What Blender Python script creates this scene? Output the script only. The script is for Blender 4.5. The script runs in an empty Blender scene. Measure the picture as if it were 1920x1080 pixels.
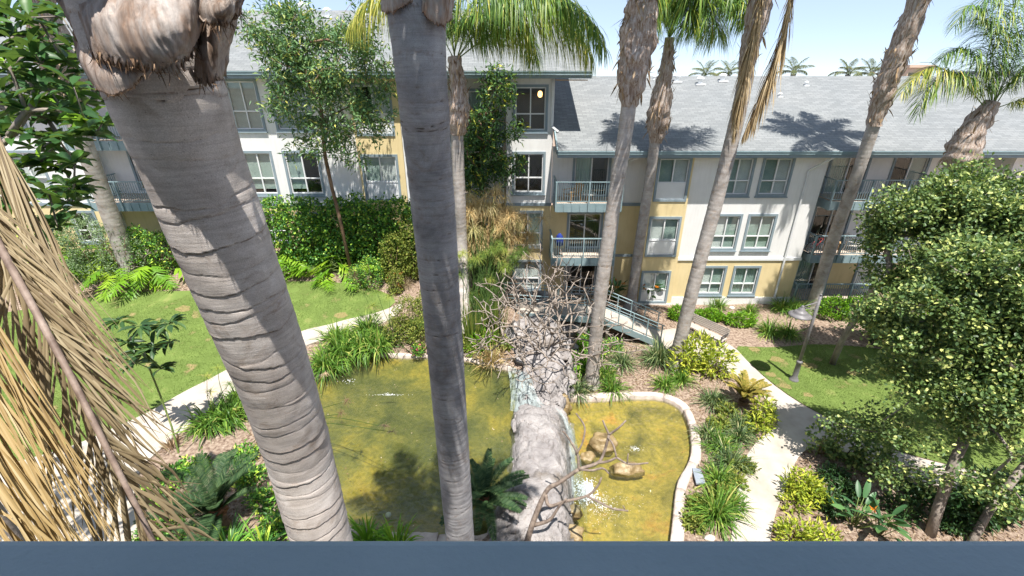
import bpy, math, random
import numpy as np
from mathutils import Vector, Matrix, noise
from mathutils.geometry import delaunay_2d_cdt

random.seed(7)
RNG = np.random.default_rng(7)
SC = bpy.context.scene
COL = SC.collection
rad = math.radians

# ------------------------------------------------------------------ camera
FOC = 853.0                      # focal length in pixels of a 1920 px wide frame
PITCH = math.atan(402.0 / 853.0)
CAMH = 12.0
cd = bpy.data.cameras.new('camera')
cam = bpy.data.objects.new('camera', cd)
COL.objects.link(cam)
cd.sensor_width = 36.0
cd.lens = 36.0 * FOC / 1920.0
cd.clip_start = 0.02
cd.clip_end = 3000.0
cam.location = (0, 0, CAMH)
cam.rotation_euler = (math.pi / 2 - PITCH, 0, 0)
SC.camera = cam

# ------------------------------------------------------------------ world, sun, exposure
SUN = Vector((0.10, -0.34, 1.0)).normalized()
w = bpy.data.worlds.new('World')
SC.world = w
w.use_nodes = True
nt = w.node_tree
for n in list(nt.nodes):
    nt.nodes.remove(n)
sky = nt.nodes.new('ShaderNodeTexSky')
sky.sky_type = 'NISHITA'
sky.sun_disc = False
sky.sun_elevation = math.asin(SUN.z)
sky.sun_rotation = math.atan2(SUN.x, SUN.y)
sky.air_density = 0.5
sky.dust_density = 0.0
sky.ozone_density = 1.0
bg = nt.nodes.new('ShaderNodeBackground')
bg.inputs['Strength'].default_value = 0.15
wo = nt.nodes.new('ShaderNodeOutputWorld')
hzm = nt.nodes.new('ShaderNodeMixRGB')        # thin even haze over the whole sky
hzm.inputs['Fac'].default_value = 0.76
hzm.inputs['Color2'].default_value = (1.8, 2.15, 2.75, 1)
nt.links.new(sky.outputs[0], hzm.inputs['Color1'])
nt.links.new(hzm.outputs[0], bg.inputs[0])
nt.links.new(bg.outputs[0], wo.inputs[0])

sl = bpy.data.lights.new('sun', 'SUN')
sl.energy = 4.2
sl.angle = rad(0.53)
sl.color = (1.0, 0.955, 0.89)
so = bpy.data.objects.new('sun', sl)
COL.objects.link(so)
so.rotation_euler = (-SUN).to_track_quat('-Z', 'Y').to_euler()
so.location = (20, -20, 40)

SC.view_settings.view_transform = 'Standard'
SC.view_settings.look = 'None'
SC.view_settings.exposure = 1.2
SC.view_settings.gamma = 1.0
SC.render.engine = 'CYCLES'
SC.cycles.max_bounces = 8
SC.cycles.transparent_max_bounces = 12
SC.cycles.diffuse_bounces = 3
SC.cycles.glossy_bounces = 3
SC.cycles.caustics_reflective = False
SC.cycles.caustics_refractive = False
SC.cycles.sample_clamp_indirect = 6.0
SC.cycles.use_denoising = True

# ------------------------------------------------------------------ geometry of the place: sight lines
CP, SP = math.cos(PITCH), math.sin(PITCH)
def ray(u, v):
    x = (u - 960) / FOC
    y = -(v - 540) / FOC
    return np.array((x, CP + y * SP, -SP + y * CP))
def at_y(u, v, Y):
    d = ray(u, v)
    return Vector((d[0] * Y / d[1], Y, CAMH + d[2] * Y / d[1]))
def at_z(u, v, z):
    d = ray(u, v)
    t = (z - CAMH) / d[2]
    return Vector((d[0] * t, d[1] * t, z))
def at_d(u, v, zc):
    d = ray(u, v)
    return Vector((d[0] * zc, d[1] * zc, CAMH + d[2] * zc))
def sstep(a, b, x):
    t = np.clip((np.asarray(x, float) - a) / (b - a), 0, 1)
    return t * t * (3 - 2 * t)

# ------------------------------------------------------------------ object helpers
def link(o, parent=None):
    COL.objects.link(o)
    if parent is not None:
        o.parent = parent
    return o
def tag(o, label=None, cat=None, group=None, kind=None):
    if label: o['label'] = label
    if cat: o['category'] = cat
    if group: o['group'] = group
    if kind: o['kind'] = kind
    return o
def empty(name, loc=(0, 0, 0), label=None, cat=None, group=None):
    o = bpy.data.objects.new(name, None)
    o.empty_display_size = 0.2
    o.location = loc
    link(o)
    return tag(o, label, cat, group)
def np_mesh(name, V, F, smooth=False, tint=None):
    """V (n,3) array; F list of (m,k) integer arrays."""
    me = bpy.data.meshes.new(name)
    V = np.ascontiguousarray(V, dtype=np.float32)
    if not isinstance(F, (list, tuple)):
        F = [F]
    F = [np.asarray(f, dtype=np.int32) for f in F if len(f)]
    tot = np.concatenate([np.full(len(f), f.shape[1], np.int32) for f in F])
    loops = np.concatenate([f.ravel() for f in F])
    me.vertices.add(len(V))
    me.vertices.foreach_set('co', V.ravel())
    me.loops.add(len(loops))
    me.loops.foreach_set('vertex_index', loops)
    me.polygons.add(len(tot))
    st = np.zeros(len(tot), np.int32)
    st[1:] = np.cumsum(tot)[:-1]
    me.polygons.foreach_set('loop_start', st)
    me.polygons.foreach_set('loop_total', tot)
    if smooth:
        me.polygons.foreach_set('use_smooth', np.ones(len(tot), bool))
    if tint is not None:
        a = me.attributes.new('tint', 'FLOAT', 'POINT')
        a.data.foreach_set('value', np.ascontiguousarray(tint, dtype=np.float32))
    me.update(calc_edges=True)
    return me
def obj(name, me, mat, parent=None, kind=None, loc=None):
    o = bpy.data.objects.new(name, me)
    if mat is not None and len(me.materials) == 0:
        me.materials.append(mat)
    if loc is not None:
        o.location = loc
    link(o, parent)
    if kind: o['kind'] = kind
    return o

class MB:
    def __init__(s):
        s.v = []; s.f = []
    def add(s, vs, fs):
        b = len(s.v)
        s.v.extend([tuple(v) for v in vs])
        s.f.extend([tuple(i + b for i in f) for f in fs])
        return s
    def box(s, x0, y0, z0, x1, y1, z1):
        return s.add([(x0, y0, z0), (x1, y0, z0), (x1, y1, z0), (x0, y1, z0), (x0, y0, z1), (x1, y0, z1), (x1, y1, z1), (x0, y1, z1)],
                     [(0, 3, 2, 1), (4, 5, 6, 7), (0, 1, 5, 4), (1, 2, 6, 5), (2, 3, 7, 6), (3, 0, 4, 7)])
    def bar(s, a, b, w, h, up=(0, 0, 1)):
        a = Vector(a); b = Vector(b)
        d = (b - a).normalized()
        sd = d.cross(Vector(up))
        if sd.length < 1e-4: sd = d.cross(Vector((0, 1, 0)))
        sd.normalize()
        u = sd.cross(d)
        vs = []
        for p in (a, b):
            for i, j in ((-1, -1), (1, -1), (1, 1), (-1, 1)):
                vs.append(p + sd * (i * w / 2) + u * (j * h / 2))
        return s.add(vs, [(0, 1, 2, 3), (7, 6, 5, 4), (0, 4, 5, 1), (1, 5, 6, 2), (2, 6, 7, 3), (3, 7, 4, 0)])
    def tube(s, pts, rs, n=8, cap=True):
        pts = [Vector(p) for p in pts]
        if not hasattr(rs, '__len__'): rs = [rs] * len(pts)
        ref = None
        rings = []
        for i, p in enumerate(pts):
            d = (pts[min(i + 1, len(pts) - 1)] - pts[max(i - 1, 0)])
            d = d.normalized() if d.length > 1e-9 else Vector((0, 0, 1))
            if ref is None:
                ref = d.orthogonal().normalized()
            ref = (ref - d * ref.dot(d))
            ref = ref.normalized() if ref.length > 1e-6 else d.orthogonal().normalized()
            b = d.cross(ref)
            rings.append([p + ref * (rs[i] * math.cos(2 * math.pi * k / n)) + b * (rs[i] * math.sin(2 * math.pi * k / n)) for k in range(n)])
        vs = [v for r in rings for v in r]
        fs = []
        for i in range(len(pts) - 1):
            for k in range(n):
                a = i * n + k; c = i * n + (k + 1) % n
                fs.append((a, c, c + n, a + n))
        if cap:
            fs.append(tuple(range(n))[::-1])
            fs.append(tuple(range((len(pts) - 1) * n, len(pts) * n)))
        return s.add(vs, fs)
    def lathe(s, prof, n=24, c=(0, 0, 0)):
        vs = []; fs = []
        for r, z in prof:
            for k in range(n):
                a = 2 * math.pi * k / n
                vs.append((c[0] + r * math.cos(a), c[1] + r * math.sin(a), c[2] + z))
        m = len(prof)
        for i in range(m - 1):
            for k in range(n):
                a = i * n + k; b = i * n + (k + 1) % n
                fs.append((a, b, b + n, a + n))
        fs.append(tuple(range(n))[::-1]); fs.append(tuple(range((m - 1) * n, m * n)))
        return s.add(vs, fs)
    def prism(s, poly, y0, y1):
        """poly of (x,z) extruded along y"""
        n = len(poly)
        vs = [(x, y0, z) for x, z in poly] + [(x, y1, z) for x, z in poly]
        fs = [tuple(range(n)), tuple(range(2 * n - 1, n - 1, -1))]
        for k in range(n):
            j = (k + 1) % n
            fs.append((k, k + n, j + n, j))
        return s.add(vs, fs)
    def mesh(s, name, smooth=False):
        me = bpy.data.meshes.new(name)
        me.from_pydata(s.v, [], s.f)
        if smooth:
            me.polygons.foreach_set('use_smooth', np.ones(len(me.polygons), bool))
        me.update()
        return me
    def build(s, name, mat, parent=None, smooth=False, kind=None):
        return obj(name, s.mesh(name, smooth), mat, parent, kind)

def bevel(o, w=0.01, seg=2):
    m = o.modifiers.new('bevel', 'BEVEL')
    m.width = w; m.segments = seg; m.limit_method = 'ANGLE'; m.angle_limit = rad(40)
    return o
def copy_tree(o, parent=None):
    c = o.copy()
    COL.objects.link(c)
    if parent is not None:
        c.parent = parent
    for ch in list(o.children):
        copy_tree(ch, c)
    return c

# ------------------------------------------------------------------ many-leaf helpers (numpy)
def unit(a):
    return a / np.maximum(np.linalg.norm(a, axis=-1, keepdims=True), 1e-9)
def rand_dirs(n, zmin=-1.0, zmax=1.0):
    z = RNG.uniform(zmin, zmax, n); a = RNG.uniform(0, 2 * np.pi, n)
    r = np.sqrt(np.maximum(0, 1 - z * z))
    return np.stack([r * np.cos(a), r * np.sin(a), z], 1)
def ribbons(P0, D0, L, W, grav, segs=4, taper=1.0, side=None, fold=0.0, basew=0.5):
    """curved strap blades: start P0 (n,3), direction D0 (n,3), length L, width W, gravity bend."""
    P0 = np.asarray(P0, float); n = len(P0)
    D0 = unit(np.asarray(D0, float))
    L = np.broadcast_to(np.asarray(L, float), (n,)); W = np.broadcast_to(np.asarray(W, float), (n,))
    grav = np.broadcast_to(np.asarray(grav, float), (n,))
    down = np.array((0, 0, -1.0))
    if side is None:
        s0 = np.cross(D0, np.array((0, 0, 1.0)) + RNG.normal(0, 0.25, (n, 3)))
        side = unit(s0)
    P = P0.copy()
    rows = []
    for i in range(segs + 1):
        t = i / segs
        wf = (basew + (1 - basew) * min(1, t / 0.3)) * (1 - taper * max(0, (t - 0.3) / 0.7) ** 1.6)
        wf = max(wf, 0.03)
        rows.append(np.stack([P - side * (W * wf / 2)[:, None], P + side * (W * wf / 2)[:, None]], 1))
        d = unit(D0 + down * (grav * (t + 0.5 / segs))[:, None])
        P = P + d * (L / segs)[:, None]
    V = np.stack(rows, 1)                     # n, segs+1, 2, 3
    k = (segs + 1) * 2
    base = (np.arange(n) * k)[:, None]
    quads = []
    for i in range(segs):
        q = np.array([2 * i, 2 * i + 1, 2 * i + 3, 2 * i + 2])
        quads.append(base + q)
    F = np.stack(quads, 1).reshape(-1, 4)
    return V.reshape(-1, 3), F, k
TPL = {
    'diamond': ([(0, 0, 0), (.45, -.5, .12), (1, 0, 0), (.45, .5, .12)], [[(0, 1, 2), (0, 2, 3)]]),
    'hex': ([(0, 0, 0), (.3, -.46, .10), (.7, -.36, .06), (1, 0, -.06), (.7, .36, .06), (.3, .46, .10)], [[(0, 3, 2, 1), (0, 5, 4, 3)]]),
    'oval': ([(0, 0, 0), (.22, -.36, .05), (.25, 0, .0), (.22, .36, .05), (.62, -.44, .06), (.64, 0, -.01), (.62, .44, .06), (1, 0, -.10)],
             [[(0, 2, 1), (0, 3, 2), (4, 5, 7), (5, 6, 7)], [(1, 2, 5, 4), (2, 3, 6, 5)]]),
}
def leaves(C, D, N, L, Wd, tpl='diamond'):
    """instances a leaf outline: base C, along D, normal N."""
    C = np.asarray(C, float); n = len(C)
    D = unit(np.asarray(D, float)); N = np.asarray(N, float)
    S = unit(np.cross(D, N)); N = np.cross(S, D)
    L = np.broadcast_to(np.asarray(L, float), (n,)); Wd = np.broadcast_to(np.asarray(Wd, float), (n,))
    tv, tf = TPL[tpl]
    tv = np.array(tv)
    V = (C[:, None, :] + tv[None, :, 0, None] * (L[:, None, None] * D[:, None, :])
         + tv[None, :, 1, None] * (Wd[:, None, None] * S[:, None, :])
         + tv[None, :, 2, None] * (L[:, None, None] * N[:, None, :]))
    k = len(tv)
    base = (np.arange(n) * k)[:, None, None]
    F = [(base + np.array(f)[None]).reshape(-1, len(f[0])) for f in tf]
    return V.reshape(-1, 3), F, k
class Soup:
    """collects numpy chunks into one mesh"""
    def __init__(s):
        s.V = []; s.F = {}; s.T = []; s.n = 0
    def add(s, V, F, tint=0.5):
        if not isinstance(F, list): F = [F]
        for f in F:
            f = np.asarray(f)
            s.F.setdefault(f.shape[1], []).append(f + s.n)
        s.V.append(V)
        s.T.append(np.broadcast_to(np.asarray(tint, float), (len(V),)))
        s.n += len(V)
        return s
    def addmb(s, mb, tint=0.5):
        V = np.array(mb.v)
        by = {}
        for f in mb.f: by.setdefault(len(f), []).append(f)
        return s.add(V, [np.array(x) for x in by.values()], tint)
    def mesh(s, name, smooth=False):
        return np_mesh(name, np.concatenate(s.V), [np.concatenate(f) for f in s.F.values()], smooth, np.concatenate(s.T))
    def build(s, name, mat, parent=None, kind=None, smooth=False):
        return obj(name, s.mesh(name, smooth), mat, parent, kind)
def rt(n, k, lo=0.0, hi=1.0):
    """one random tint for each leaf of k vertices"""
    return np.repeat(RNG.uniform(lo, hi, n), k)

# ------------------------------------------------------------------ materials
MATS = {}
def new_mat(name):
    m = bpy.data.materials.new(name)
    m.use_nodes = True
    n = m.node_tree.nodes
    for x in list(n): n.remove(x)
    MATS[name] = m
    return m, n, m.node_tree.links
def ramp(n, stops):
    r = n.new('ShaderNodeValToRGB')
    e = r.color_ramp.elements
    while len(e) < len(stops): e.new(0.5)
    for x, (p, c) in zip(e, stops):
        x.position = p
        x.color = (*c, 1) if len(c) == 3 else c
    return r
def noise_tex(n, l, scale, detail=4, rough=0.55, vec=None, dist=0.0):
    t = n.new('ShaderNodeTexNoise')
    t.inputs['Scale'].default_value = scale
    t.inputs['Detail'].default_value = detail
    t.inputs['Roughness'].default_value = rough
    t.inputs['Distortion'].default_value = dist
    if vec is not None: l.new(vec, t.inputs['Vector'])
    return t
def coords(n, l, scale=(1, 1, 1), obj_space=False):
    if obj_space:
        tc = n.new('ShaderNodeTexCoord'); src = tc.outputs['Object']
    else:
        g = n.new('ShaderNodeNewGeometry'); src = g.outputs['Position']
    mp = n.new('ShaderNodeMapping')
    mp.inputs['Scale'].default_value = scale
    l.new(src, mp.inputs['Vector'])
    return mp.outputs[0]
def mix_c(n, l, a, b, fac, mode='MIX'):
    m = n.new('ShaderNodeMixRGB'); m.blend_type = mode
    for sock, val in ((m.inputs['Color1'], a), (m.inputs['Color2'], b), (m.inputs['Fac'], fac)):
        if isinstance(val, (int, float)): sock.default_value = val
        elif isinstance(val, (tuple, list)): sock.default_value = (*val[:3], 1)
        else: l.new(val, sock)
    return m.outputs[0]
def finish(n, l, shader):
    o = n.new('ShaderNodeOutputMaterial')
    l.new(shader, o.inputs['Surface'])
def principled(n, l, color, rough=0.6, spec=0.4, metal=0.0, bump=None, bstr=0.3, bdist=0.02):
    p = n.new('ShaderNodeBsdfPrincipled')
    if isinstance(color, (tuple, list)): p.inputs['Base Color'].default_value = (*color[:3], 1)
    else: l.new(color, p.inputs['Base Color'])
    if isinstance(rough, (int, float)): p.inputs['Roughness'].default_value = rough
    else: l.new(rough, p.inputs['Roughness'])
    p.inputs['Specular IOR Level'].default_value = spec
    p.inputs['Metallic'].default_value = metal
    if bump is not None:
        b = n.new('ShaderNodeBump')
        b.inputs['Strength'].default_value = bstr
        b.inputs['Distance'].default_value = bdist
        l.new(bump, b.inputs['Height'])
        l.new(b.outputs[0], p.inputs['Normal'])
    return p
def schlick(n, l, f0, normal=None):
    """mirror share by viewing slant, the same from both sides"""
    lw = n.new('ShaderNodeLayerWeight'); lw.inputs['Blend'].default_value = .5
    if normal is not None: l.new(normal, lw.inputs['Normal'])
    pw = n.new('ShaderNodeMath'); pw.operation = 'POWER'; l.new(lw.outputs['Facing'], pw.inputs[0]); pw.inputs[1].default_value = 5
    ma = n.new('ShaderNodeMath'); ma.operation = 'MULTIPLY_ADD'; l.new(pw.outputs[0], ma.inputs[0]); ma.inputs[1].default_value = 1 - f0; ma.inputs[2].default_value = f0
    return ma.outputs[0]
def m_noise(name, stops, scale=3.0, detail=6, rough=0.7, spec=0.3, bscale=None, bstr=0.3, bdist=0.02, stretch=(1, 1, 1), metal=0.0, objs=False, streak=0.0):
    """mottled surface: colour ramp over noise plus fine relief"""
    m, n, l = new_mat(name)
    c = coords(n, l, stretch, objs)
    t = noise_tex(n, l, scale, detail, 0.6, c)
    r = ramp(n, stops)
    l.new(t.outputs['Fac'], r.inputs['Fac'])
    b = None
    colour = r.outputs[0]
    if streak:
        ts = noise_tex(n, l, 2.2, 7, .65, coords(n, l, (3.2, 3.2, .35)))
        rs = ramp(n, [(.36, (1 - streak, 1 - streak * 1.05, 1 - streak * 1.12)), (.56, (1, 1, 1))]); l.new(ts.outputs['Fac'], rs.inputs['Fac'])
        colour = mix_c(n, l, colour, rs.outputs[0], 1.0, 'MULTIPLY')
    if bscale:
        b = noise_tex(n, l, bscale, 4, 0.6, c).outputs['Fac']
    p = principled(n, l, colour, rough, spec, metal, b, bstr, bdist)
    finish(n, l, p.outputs[0])
    return m
LEAF_GAIN = {'leaf_ficus': 2.75, 'leaf_slender': 2.5, 'leaf_vine': 2.5, 'leaf_hedge': 2.3, 'leaf_big': 1.35, 'leaf_dark': 1.5, 'leaf_strap': 1.55, 'leaf_bluegrass': 1.5, 'leaf_palm': 1.7, 'leaf_palm_gold': 1.3,
             'leaf_sago': 1.25, 'leaf_olive': 1.35, 'leaf_bird': 1.4, 'papyrus_green': 1.4, 'leaf_yellow': 1.5, 'leaf_silver': 1.2, 'leaf_bright': 1.15, 'dead_straw': .58, 'dead_gold': .66, 'papyrus_gold': 1.7, 'leaf_philo': 1.35}
def m_leaf(name, stops, rough=0.45, spec=0.4, trans=0.3, tcol=None):
    """leaf: colour from each leaf's own tint, some light passing through"""
    m, n, l = new_mat(name)
    g_ = LEAF_GAIN.get(name, 1.0)
    stops = [(p_, tuple(min(.8, x * g_) for x in c_)) for p_, c_ in stops]
    rough = max(rough, .42); spec = spec * .6
    a = n.new('ShaderNodeAttribute'); a.attribute_name = 'tint'
    r = ramp(n, stops)
    l.new(a.outputs['Fac'], r.inputs['Fac'])
    p = principled(n, l, r.outputs[0], rough, spec)
    if trans > 0:
        t = n.new('ShaderNodeBsdfTranslucent')
        tc = mix_c(n, l, r.outputs[0], tcol or (0.35, 0.5, 0.06), 0.35)
        l.new(tc, t.inputs['Color'])
        mx = n.new('ShaderNodeMixShader'); mx.inputs[0].default_value = trans
        l.new(p.outputs[0], mx.inputs[1]); l.new(t.outputs[0], mx.inputs[2])
        finish(n, l, mx.outputs[0])
    else:
        finish(n, l, p.outputs[0])
    return m
# ------------------------------------------------------------------ material library
def build_mats():
    m_noise('mulch', [(.28, (.085, .055, .04)), (.44, (.23, .165, .125)), (.56, (.34, .26, .20)), (.75, (.46, .38, .31))], 9.0, 10, .95, .1, 55, .9, .04)
    m_noise('lawn_soil', [(.30, (.34, .25, .13)), (.41, (.12, .17, .045)), (.60, (.15, .21, .055)), (.74, (.24, .26, .09))], 1.1, 8, .95, .05, 60, .8, .03)
    m_noise('concrete', [(.3, (.32, .285, .24)), (.5, (.405, .36, .31)), (.7, (.46, .415, .36))], 1.3, 9, .9, .15, 90, .25, .006)
    m_noise('coping', [(.25, (.32, .25, .21)), (.45, (.50, .42, .37)), (.62, (.59, .51, .45)), (.8, (.66, .60, .55))], 4.5, 8, .85, .2, 30, .7, .03)
    m_noise('dry_turf', [(.3, (.20, .17, .07)), (.5, (.27, .22, .10)), (.7, (.22, .22, .07))], 14, 6, .95, .1, 60, .8, .03)
    m_noise('slate', [(.3, (.17, .20, .24)), (.6, (.26, .29, .33)), (.8, (.33, .35, .38))], 5, 6, .7, .3, 30, .4, .02)
    m_noise('wet_rock', [(.3, (.10, .07, .03)), (.5, (.24, .17, .08)), (.7, (.36, .29, .17))], 3, 8, .35, .5, 18, .7, .04)
    m_noise('white_stucco', [(.3, (.74, .735, .72)), (.7, (.80, .795, .78))], 1.2, 5, .9, .15, 70, .35, .01, streak=.05)
    m_noise('yellow_stucco', [(.3, (.70, .565, .31)), (.7, (.76, .625, .36))], 1.2, 5, .9, .15, 70, .35, .01, streak=.06)
    m_noise('trim_paint', [(.3, (.215, .275, .31)), (.7, (.27, .33, .365))], 2.0, 5, .6, .3, 40, .12, .005)
    m_noise('white_vinyl', [(.3, (.74, .75, .75)), (.7, (.80, .81, .81))], 2.0, 3, .45, .4)
    m_noise('rail_paint', [(.3, (.20, .285, .305)), (.7, (.265, .35, .37))], 3.0, 4, .5, .4, 40, .1, .004)
    m_noise('deck_board', [(.3, (.42, .34, .27)), (.7, (.56, .47, .39))], 6.0, 5, .8, .2, 40, .3, .01)
    m_noise('spout_paint', [(.3, (.62, .63, .63)), (.7, (.70, .71, .71))], 3, 4, .5, .4)
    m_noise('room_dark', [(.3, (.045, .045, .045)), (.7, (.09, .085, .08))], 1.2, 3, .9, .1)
    m_noise('blind_pale', [(.3, (.62, .66, .63)), (.7, (.74, .77, .74))], 2, 3, .6, .3)
    m_noise('blind_green', [(.3, (.30, .40, .36)), (.7, (.40, .50, .45))], 2, 3, .6, .3)
    m_noise('curtain', [(.3, (.30, .42, .38)), (.7, (.42, .54, .49))], 4, 3, .8, .2, 0, 0, 0, (6, 6, .2))
    m_noise('dark_metal', [(.3, (.035, .032, .032)), (.7, (.06, .055, .055))], 8, 4, .45, .5)
    m_noise('lamp_paint', [(.3, (.12, .115, .12)), (.7, (.19, .18, .185))], 6, 5, .5, .5, 60, .2, .005)
    m_noise('bench_wood', [(.3, (.33, .285, .25)), (.5, (.43, .38, .34)), (.7, (.52, .47, .42))], 5, 8, .8, .2, 60, .4, .006, (3, 3, 12))
    m_noise('teak', [(.3, (.42, .25, .11)), (.7, (.58, .38, .20))], 8, 5, .6, .3)
    m_noise('cushion_white', [(.3, (.66, .64, .58)), (.7, (.76, .74, .69))], 8, 3, .9, .1)
    m_noise('blue_fabric', [(.3, (.015, .03, .16)), (.7, (.03, .05, .24))], 8, 3, .9, .1)
    m_noise('red_paint', [(.3, (.45, .03, .02)), (.7, (.55, .05, .03))], 8, 3, .5, .4)
    m_noise('parapet_paint', [(.3, (.20, .275, .33)), (.55, (.245, .32, .375)), (.75, (.29, .365, .415))], 2.2, 8, .55, .45, 130, .25, .004)
    m_noise('stone_white', [(.3, (.5, .46, .4)), (.7, (.66, .62, .56))], 5, 5, .9, .1, 30, .4, .02)
    m_noise('far_wall', [(.3, (.52, .40, .31)), (.7, (.60, .47, .37))], .5, 3, .9, .1)
    m_noise('bark_brown', [(.3, (.11, .07, .045)), (.5, (.20, .13, .085)), (.7, (.29, .20, .14))], 6, 8, .9, .1, 30, .7, .02, (1, 1, .3))
    m_noise('bark_grey', [(.3, (.13, .11, .095)), (.5, (.25, .215, .185)), (.7, (.36, .315, .27))], 5, 8, .9, .1, 28, .7, .02, (1, 1, .4))
    m_noise('bark_twig', [(.3, (.17, .135, .11)), (.5, (.28, .235, .20)), (.75, (.42, .365, .315))], 7, 6, .85, .15, 40, .5, .01)
    m_noise('bark_plumeria_near', [(.3, (.11, .085, .07)), (.5, (.21, .165, .135)), (.75, (.33, .27, .22))], 9, 6, .8, .2, 40, .5, .01)
    m_noise('sago_cone', [(.3, (.13, .055, .03)), (.5, (.27, .12, .065)), (.7, (.42, .22, .12))], 9, 6, .95, .1, 40, .9, .03)
    m_noise('dead_rachis', [(.3, (.11, .075, .06)), (.5, (.21, .155, .125)), (.75, (.33, .265, .225))], 12, 8, .6, .3, 60, .4, .006, (1, 1, 1))
    m_noise('foam', [(.3, (.80, .82, .82)), (.7, (.88, .9, .9))], 9, 6, .6, .3, 20, .8, .03)
    # leaves
    m_leaf('lawn_blade', [(0, (.075, .125, .025)), (.45, (.135, .20, .042)), (.8, (.21, .26, .075)), (1, (.36, .33, .16))], .55, .25, .35)
    m_leaf('leaf_ficus', [(0, (.022, .040, .016)), (.45, (.042, .070, .022)), (.75, (.085, .115, .034)), (1, (.23, .24, .08))], .28, .55, .25)
    m_leaf('leaf_slender', [(0, (.022, .052, .022)), (.5, (.045, .088, .034)), (.85, (.085, .135, .045)), (1, (.24, .22, .05))], .36, .5, .22)
    m_leaf('leaf_vine', [(0, (.016, .040, .016)), (.55, (.030, .065, .022)), (.85, (.065, .115, .03)), (1, (.33, .30, .03))], .4, .4, .25)
    m_leaf('leaf_hedge', [(0, (.018, .055, .014)), (.5, (.04, .105, .02)), (.8, (.10, .20, .025)), (1, (.30, .36, .05))], .32, .5, .28)
    m_leaf('leaf_big', [(0, (.022, .062, .020)), (.6, (.034, .092, .024)), (.82, (.07, .16, .022)), (1, (.25, .42, .02))], .30, .55, .30)
    m_leaf('leaf_dark', [(0, (.014, .036, .014)), (.6, (.022, .055, .018)), (1, (.05, .095, .025))], .35, .5, .2)
    m_leaf('leaf_philo', [(0, (.07, .17, .012)), (.5, (.13, .26, .016)), (1, (.26, .38, .03))], .33, .5, .35)
    m_leaf('leaf_yellow', [(0, (.11, .16, .018)), (.5, (.24, .29, .03)), (1, (.42, .42, .06))], .45, .35, .35)
    m_leaf('leaf_strap', [(0, (.035, .085, .015)), (.5, (.075, .155, .022)), (.85, (.14, .22, .035)), (1, (.34, .32, .10))], .42, .4, .3)
    m_leaf('leaf_bluegrass', [(0, (.035, .062, .028)), (.5, (.075, .118, .048)), (.85, (.14, .185, .075)), (1, (.36, .33, .17))], .5, .3, .25)
    m_leaf('leaf_bird', [(0, (.025, .07, .03)), (.6, (.05, .12, .045)), (1, (.10, .19, .06))], .35, .5, .2)
    m_leaf('leaf_bright', [(0, (.06, .17, .012)), (.5, (.12, .28, .018)), (1, (.24, .40, .03))], .42, .4, .35)
    m_leaf('leaf_silver', [(0, (.08, .13, .06)), (.5, (.15, .22, .11)), (1, (.25, .32, .17))], .5, .3, .25)
    m_leaf('leaf_olive', [(0, (.07, .10, .02)), (.5, (.13, .17, .03)), (1, (.26, .26, .06))], .5, .3, .3)
    m_leaf('leaf_sago', [(0, (.012, .032, .014)), (.6, (.026, .058, .022)), (1, (.07, .105, .04))], .55, .3, .12)
    m_leaf('leaf_sago_gold', [(0, (.13, .155, .025)), (.5, (.28, .23, .045)), (1, (.46, .32, .09))], .45, .3, .25)
    m_leaf('leaf_palm', [(0, (.030, .075, .018)), (.5, (.065, .13, .022)), (.85, (.15, .20, .03)), (1, (.33, .31, .06))], .38, .45, .3)
    m_leaf('leaf_palm_gold', [(0, (.07, .12, .02)), (.4, (.16, .20, .03)), (.8, (.34, .32, .06)), (1, (.50, .42, .11))], .42, .4, .35)
    m_leaf('leaf_palm_far', [(0, (.06, .085, .04)), (.6, (.12, .145, .06)), (1, (.26, .24, .12))], .5, .3, .2)
    m_leaf('papyrus_gold', [(0, (.22, .155, .07)), (.5, (.40, .29, .14)), (.8, (.54, .42, .23)), (1, (.28, .28, .09))], .7, .15, .3, (.5, .35, .1))
    m_leaf('papyrus_green', [(0, (.045, .085, .02)), (.5, (.10, .155, .03)), (.85, (.22, .25, .05)), (1, (.40, .34, .12))], .55, .3, .25)
    m_leaf('dead_straw', [(0, (.25, .185, .105)), (.4, (.42, .325, .19)), (.75, (.58, .465, .28)), (1, (.68, .57, .37))], .55, .3, .22, (.55, .38, .14))
    m_leaf('dead_tan', [(0, (.25, .17, .09)), (.5, (.46, .34, .18)), (1, (.62, .49, .30))], .65, .2, .2, (.55, .38, .14))
    m_leaf('dead_gold', [(0, (.36, .24, .10)), (.4, (.54, .385, .165)), (.75, (.68, .51, .25)), (1, (.76, .62, .36))], .5, .35, .25, (.6, .4, .12))
    m_leaf('dead_brown', [(0, (.13, .085, .05)), (.5, (.28, .19, .11)), (1, (.46, .34, .22))], .8, .15, .1, (.4, .25, .1))
    m_leaf('husk_dark', [(0, (.05, .032, .022)), (.6, (.15, .095, .06)), (1, (.32, .22, .14))], .85, .15, .05, (.4, .25, .1))
    m_leaf('litter', [(0, (.10, .06, .035)), (.45, (.22, .145, .085)), (.8, (.36, .27, .18)), (1, (.50, .42, .30))], .9, .1, .1, (.4, .25, .1))
    m_leaf('flower_orange', [(0, (.70, .18, .02)), (1, (.85, .35, .03))], .5, .3, .3, (.8, .3, .02))
    m_leaf('flower_yellow', [(0, (.72, .50, .08)), (1, (.85, .70, .25))], .5, .3, .3, (.8, .6, .1))
    m_leaf('flower_pink', [(0, (.62, .05, .18)), (1, (.75, .12, .28))], .5, .3, .3, (.7, .1, .2))
    m_leaf('flower_red', [(0, (.35, .06, .03)), (1, (.5, .14, .05))], .5, .3, .3, (.5, .1, .05))
    # roof shingles: rows of tabs, each with its own grey
    m, n, l = new_mat('shingle')
    c = coords(n, l)
    sx = n.new('ShaderNodeSeparateXYZ'); l.new(c, sx.inputs[0])
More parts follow.
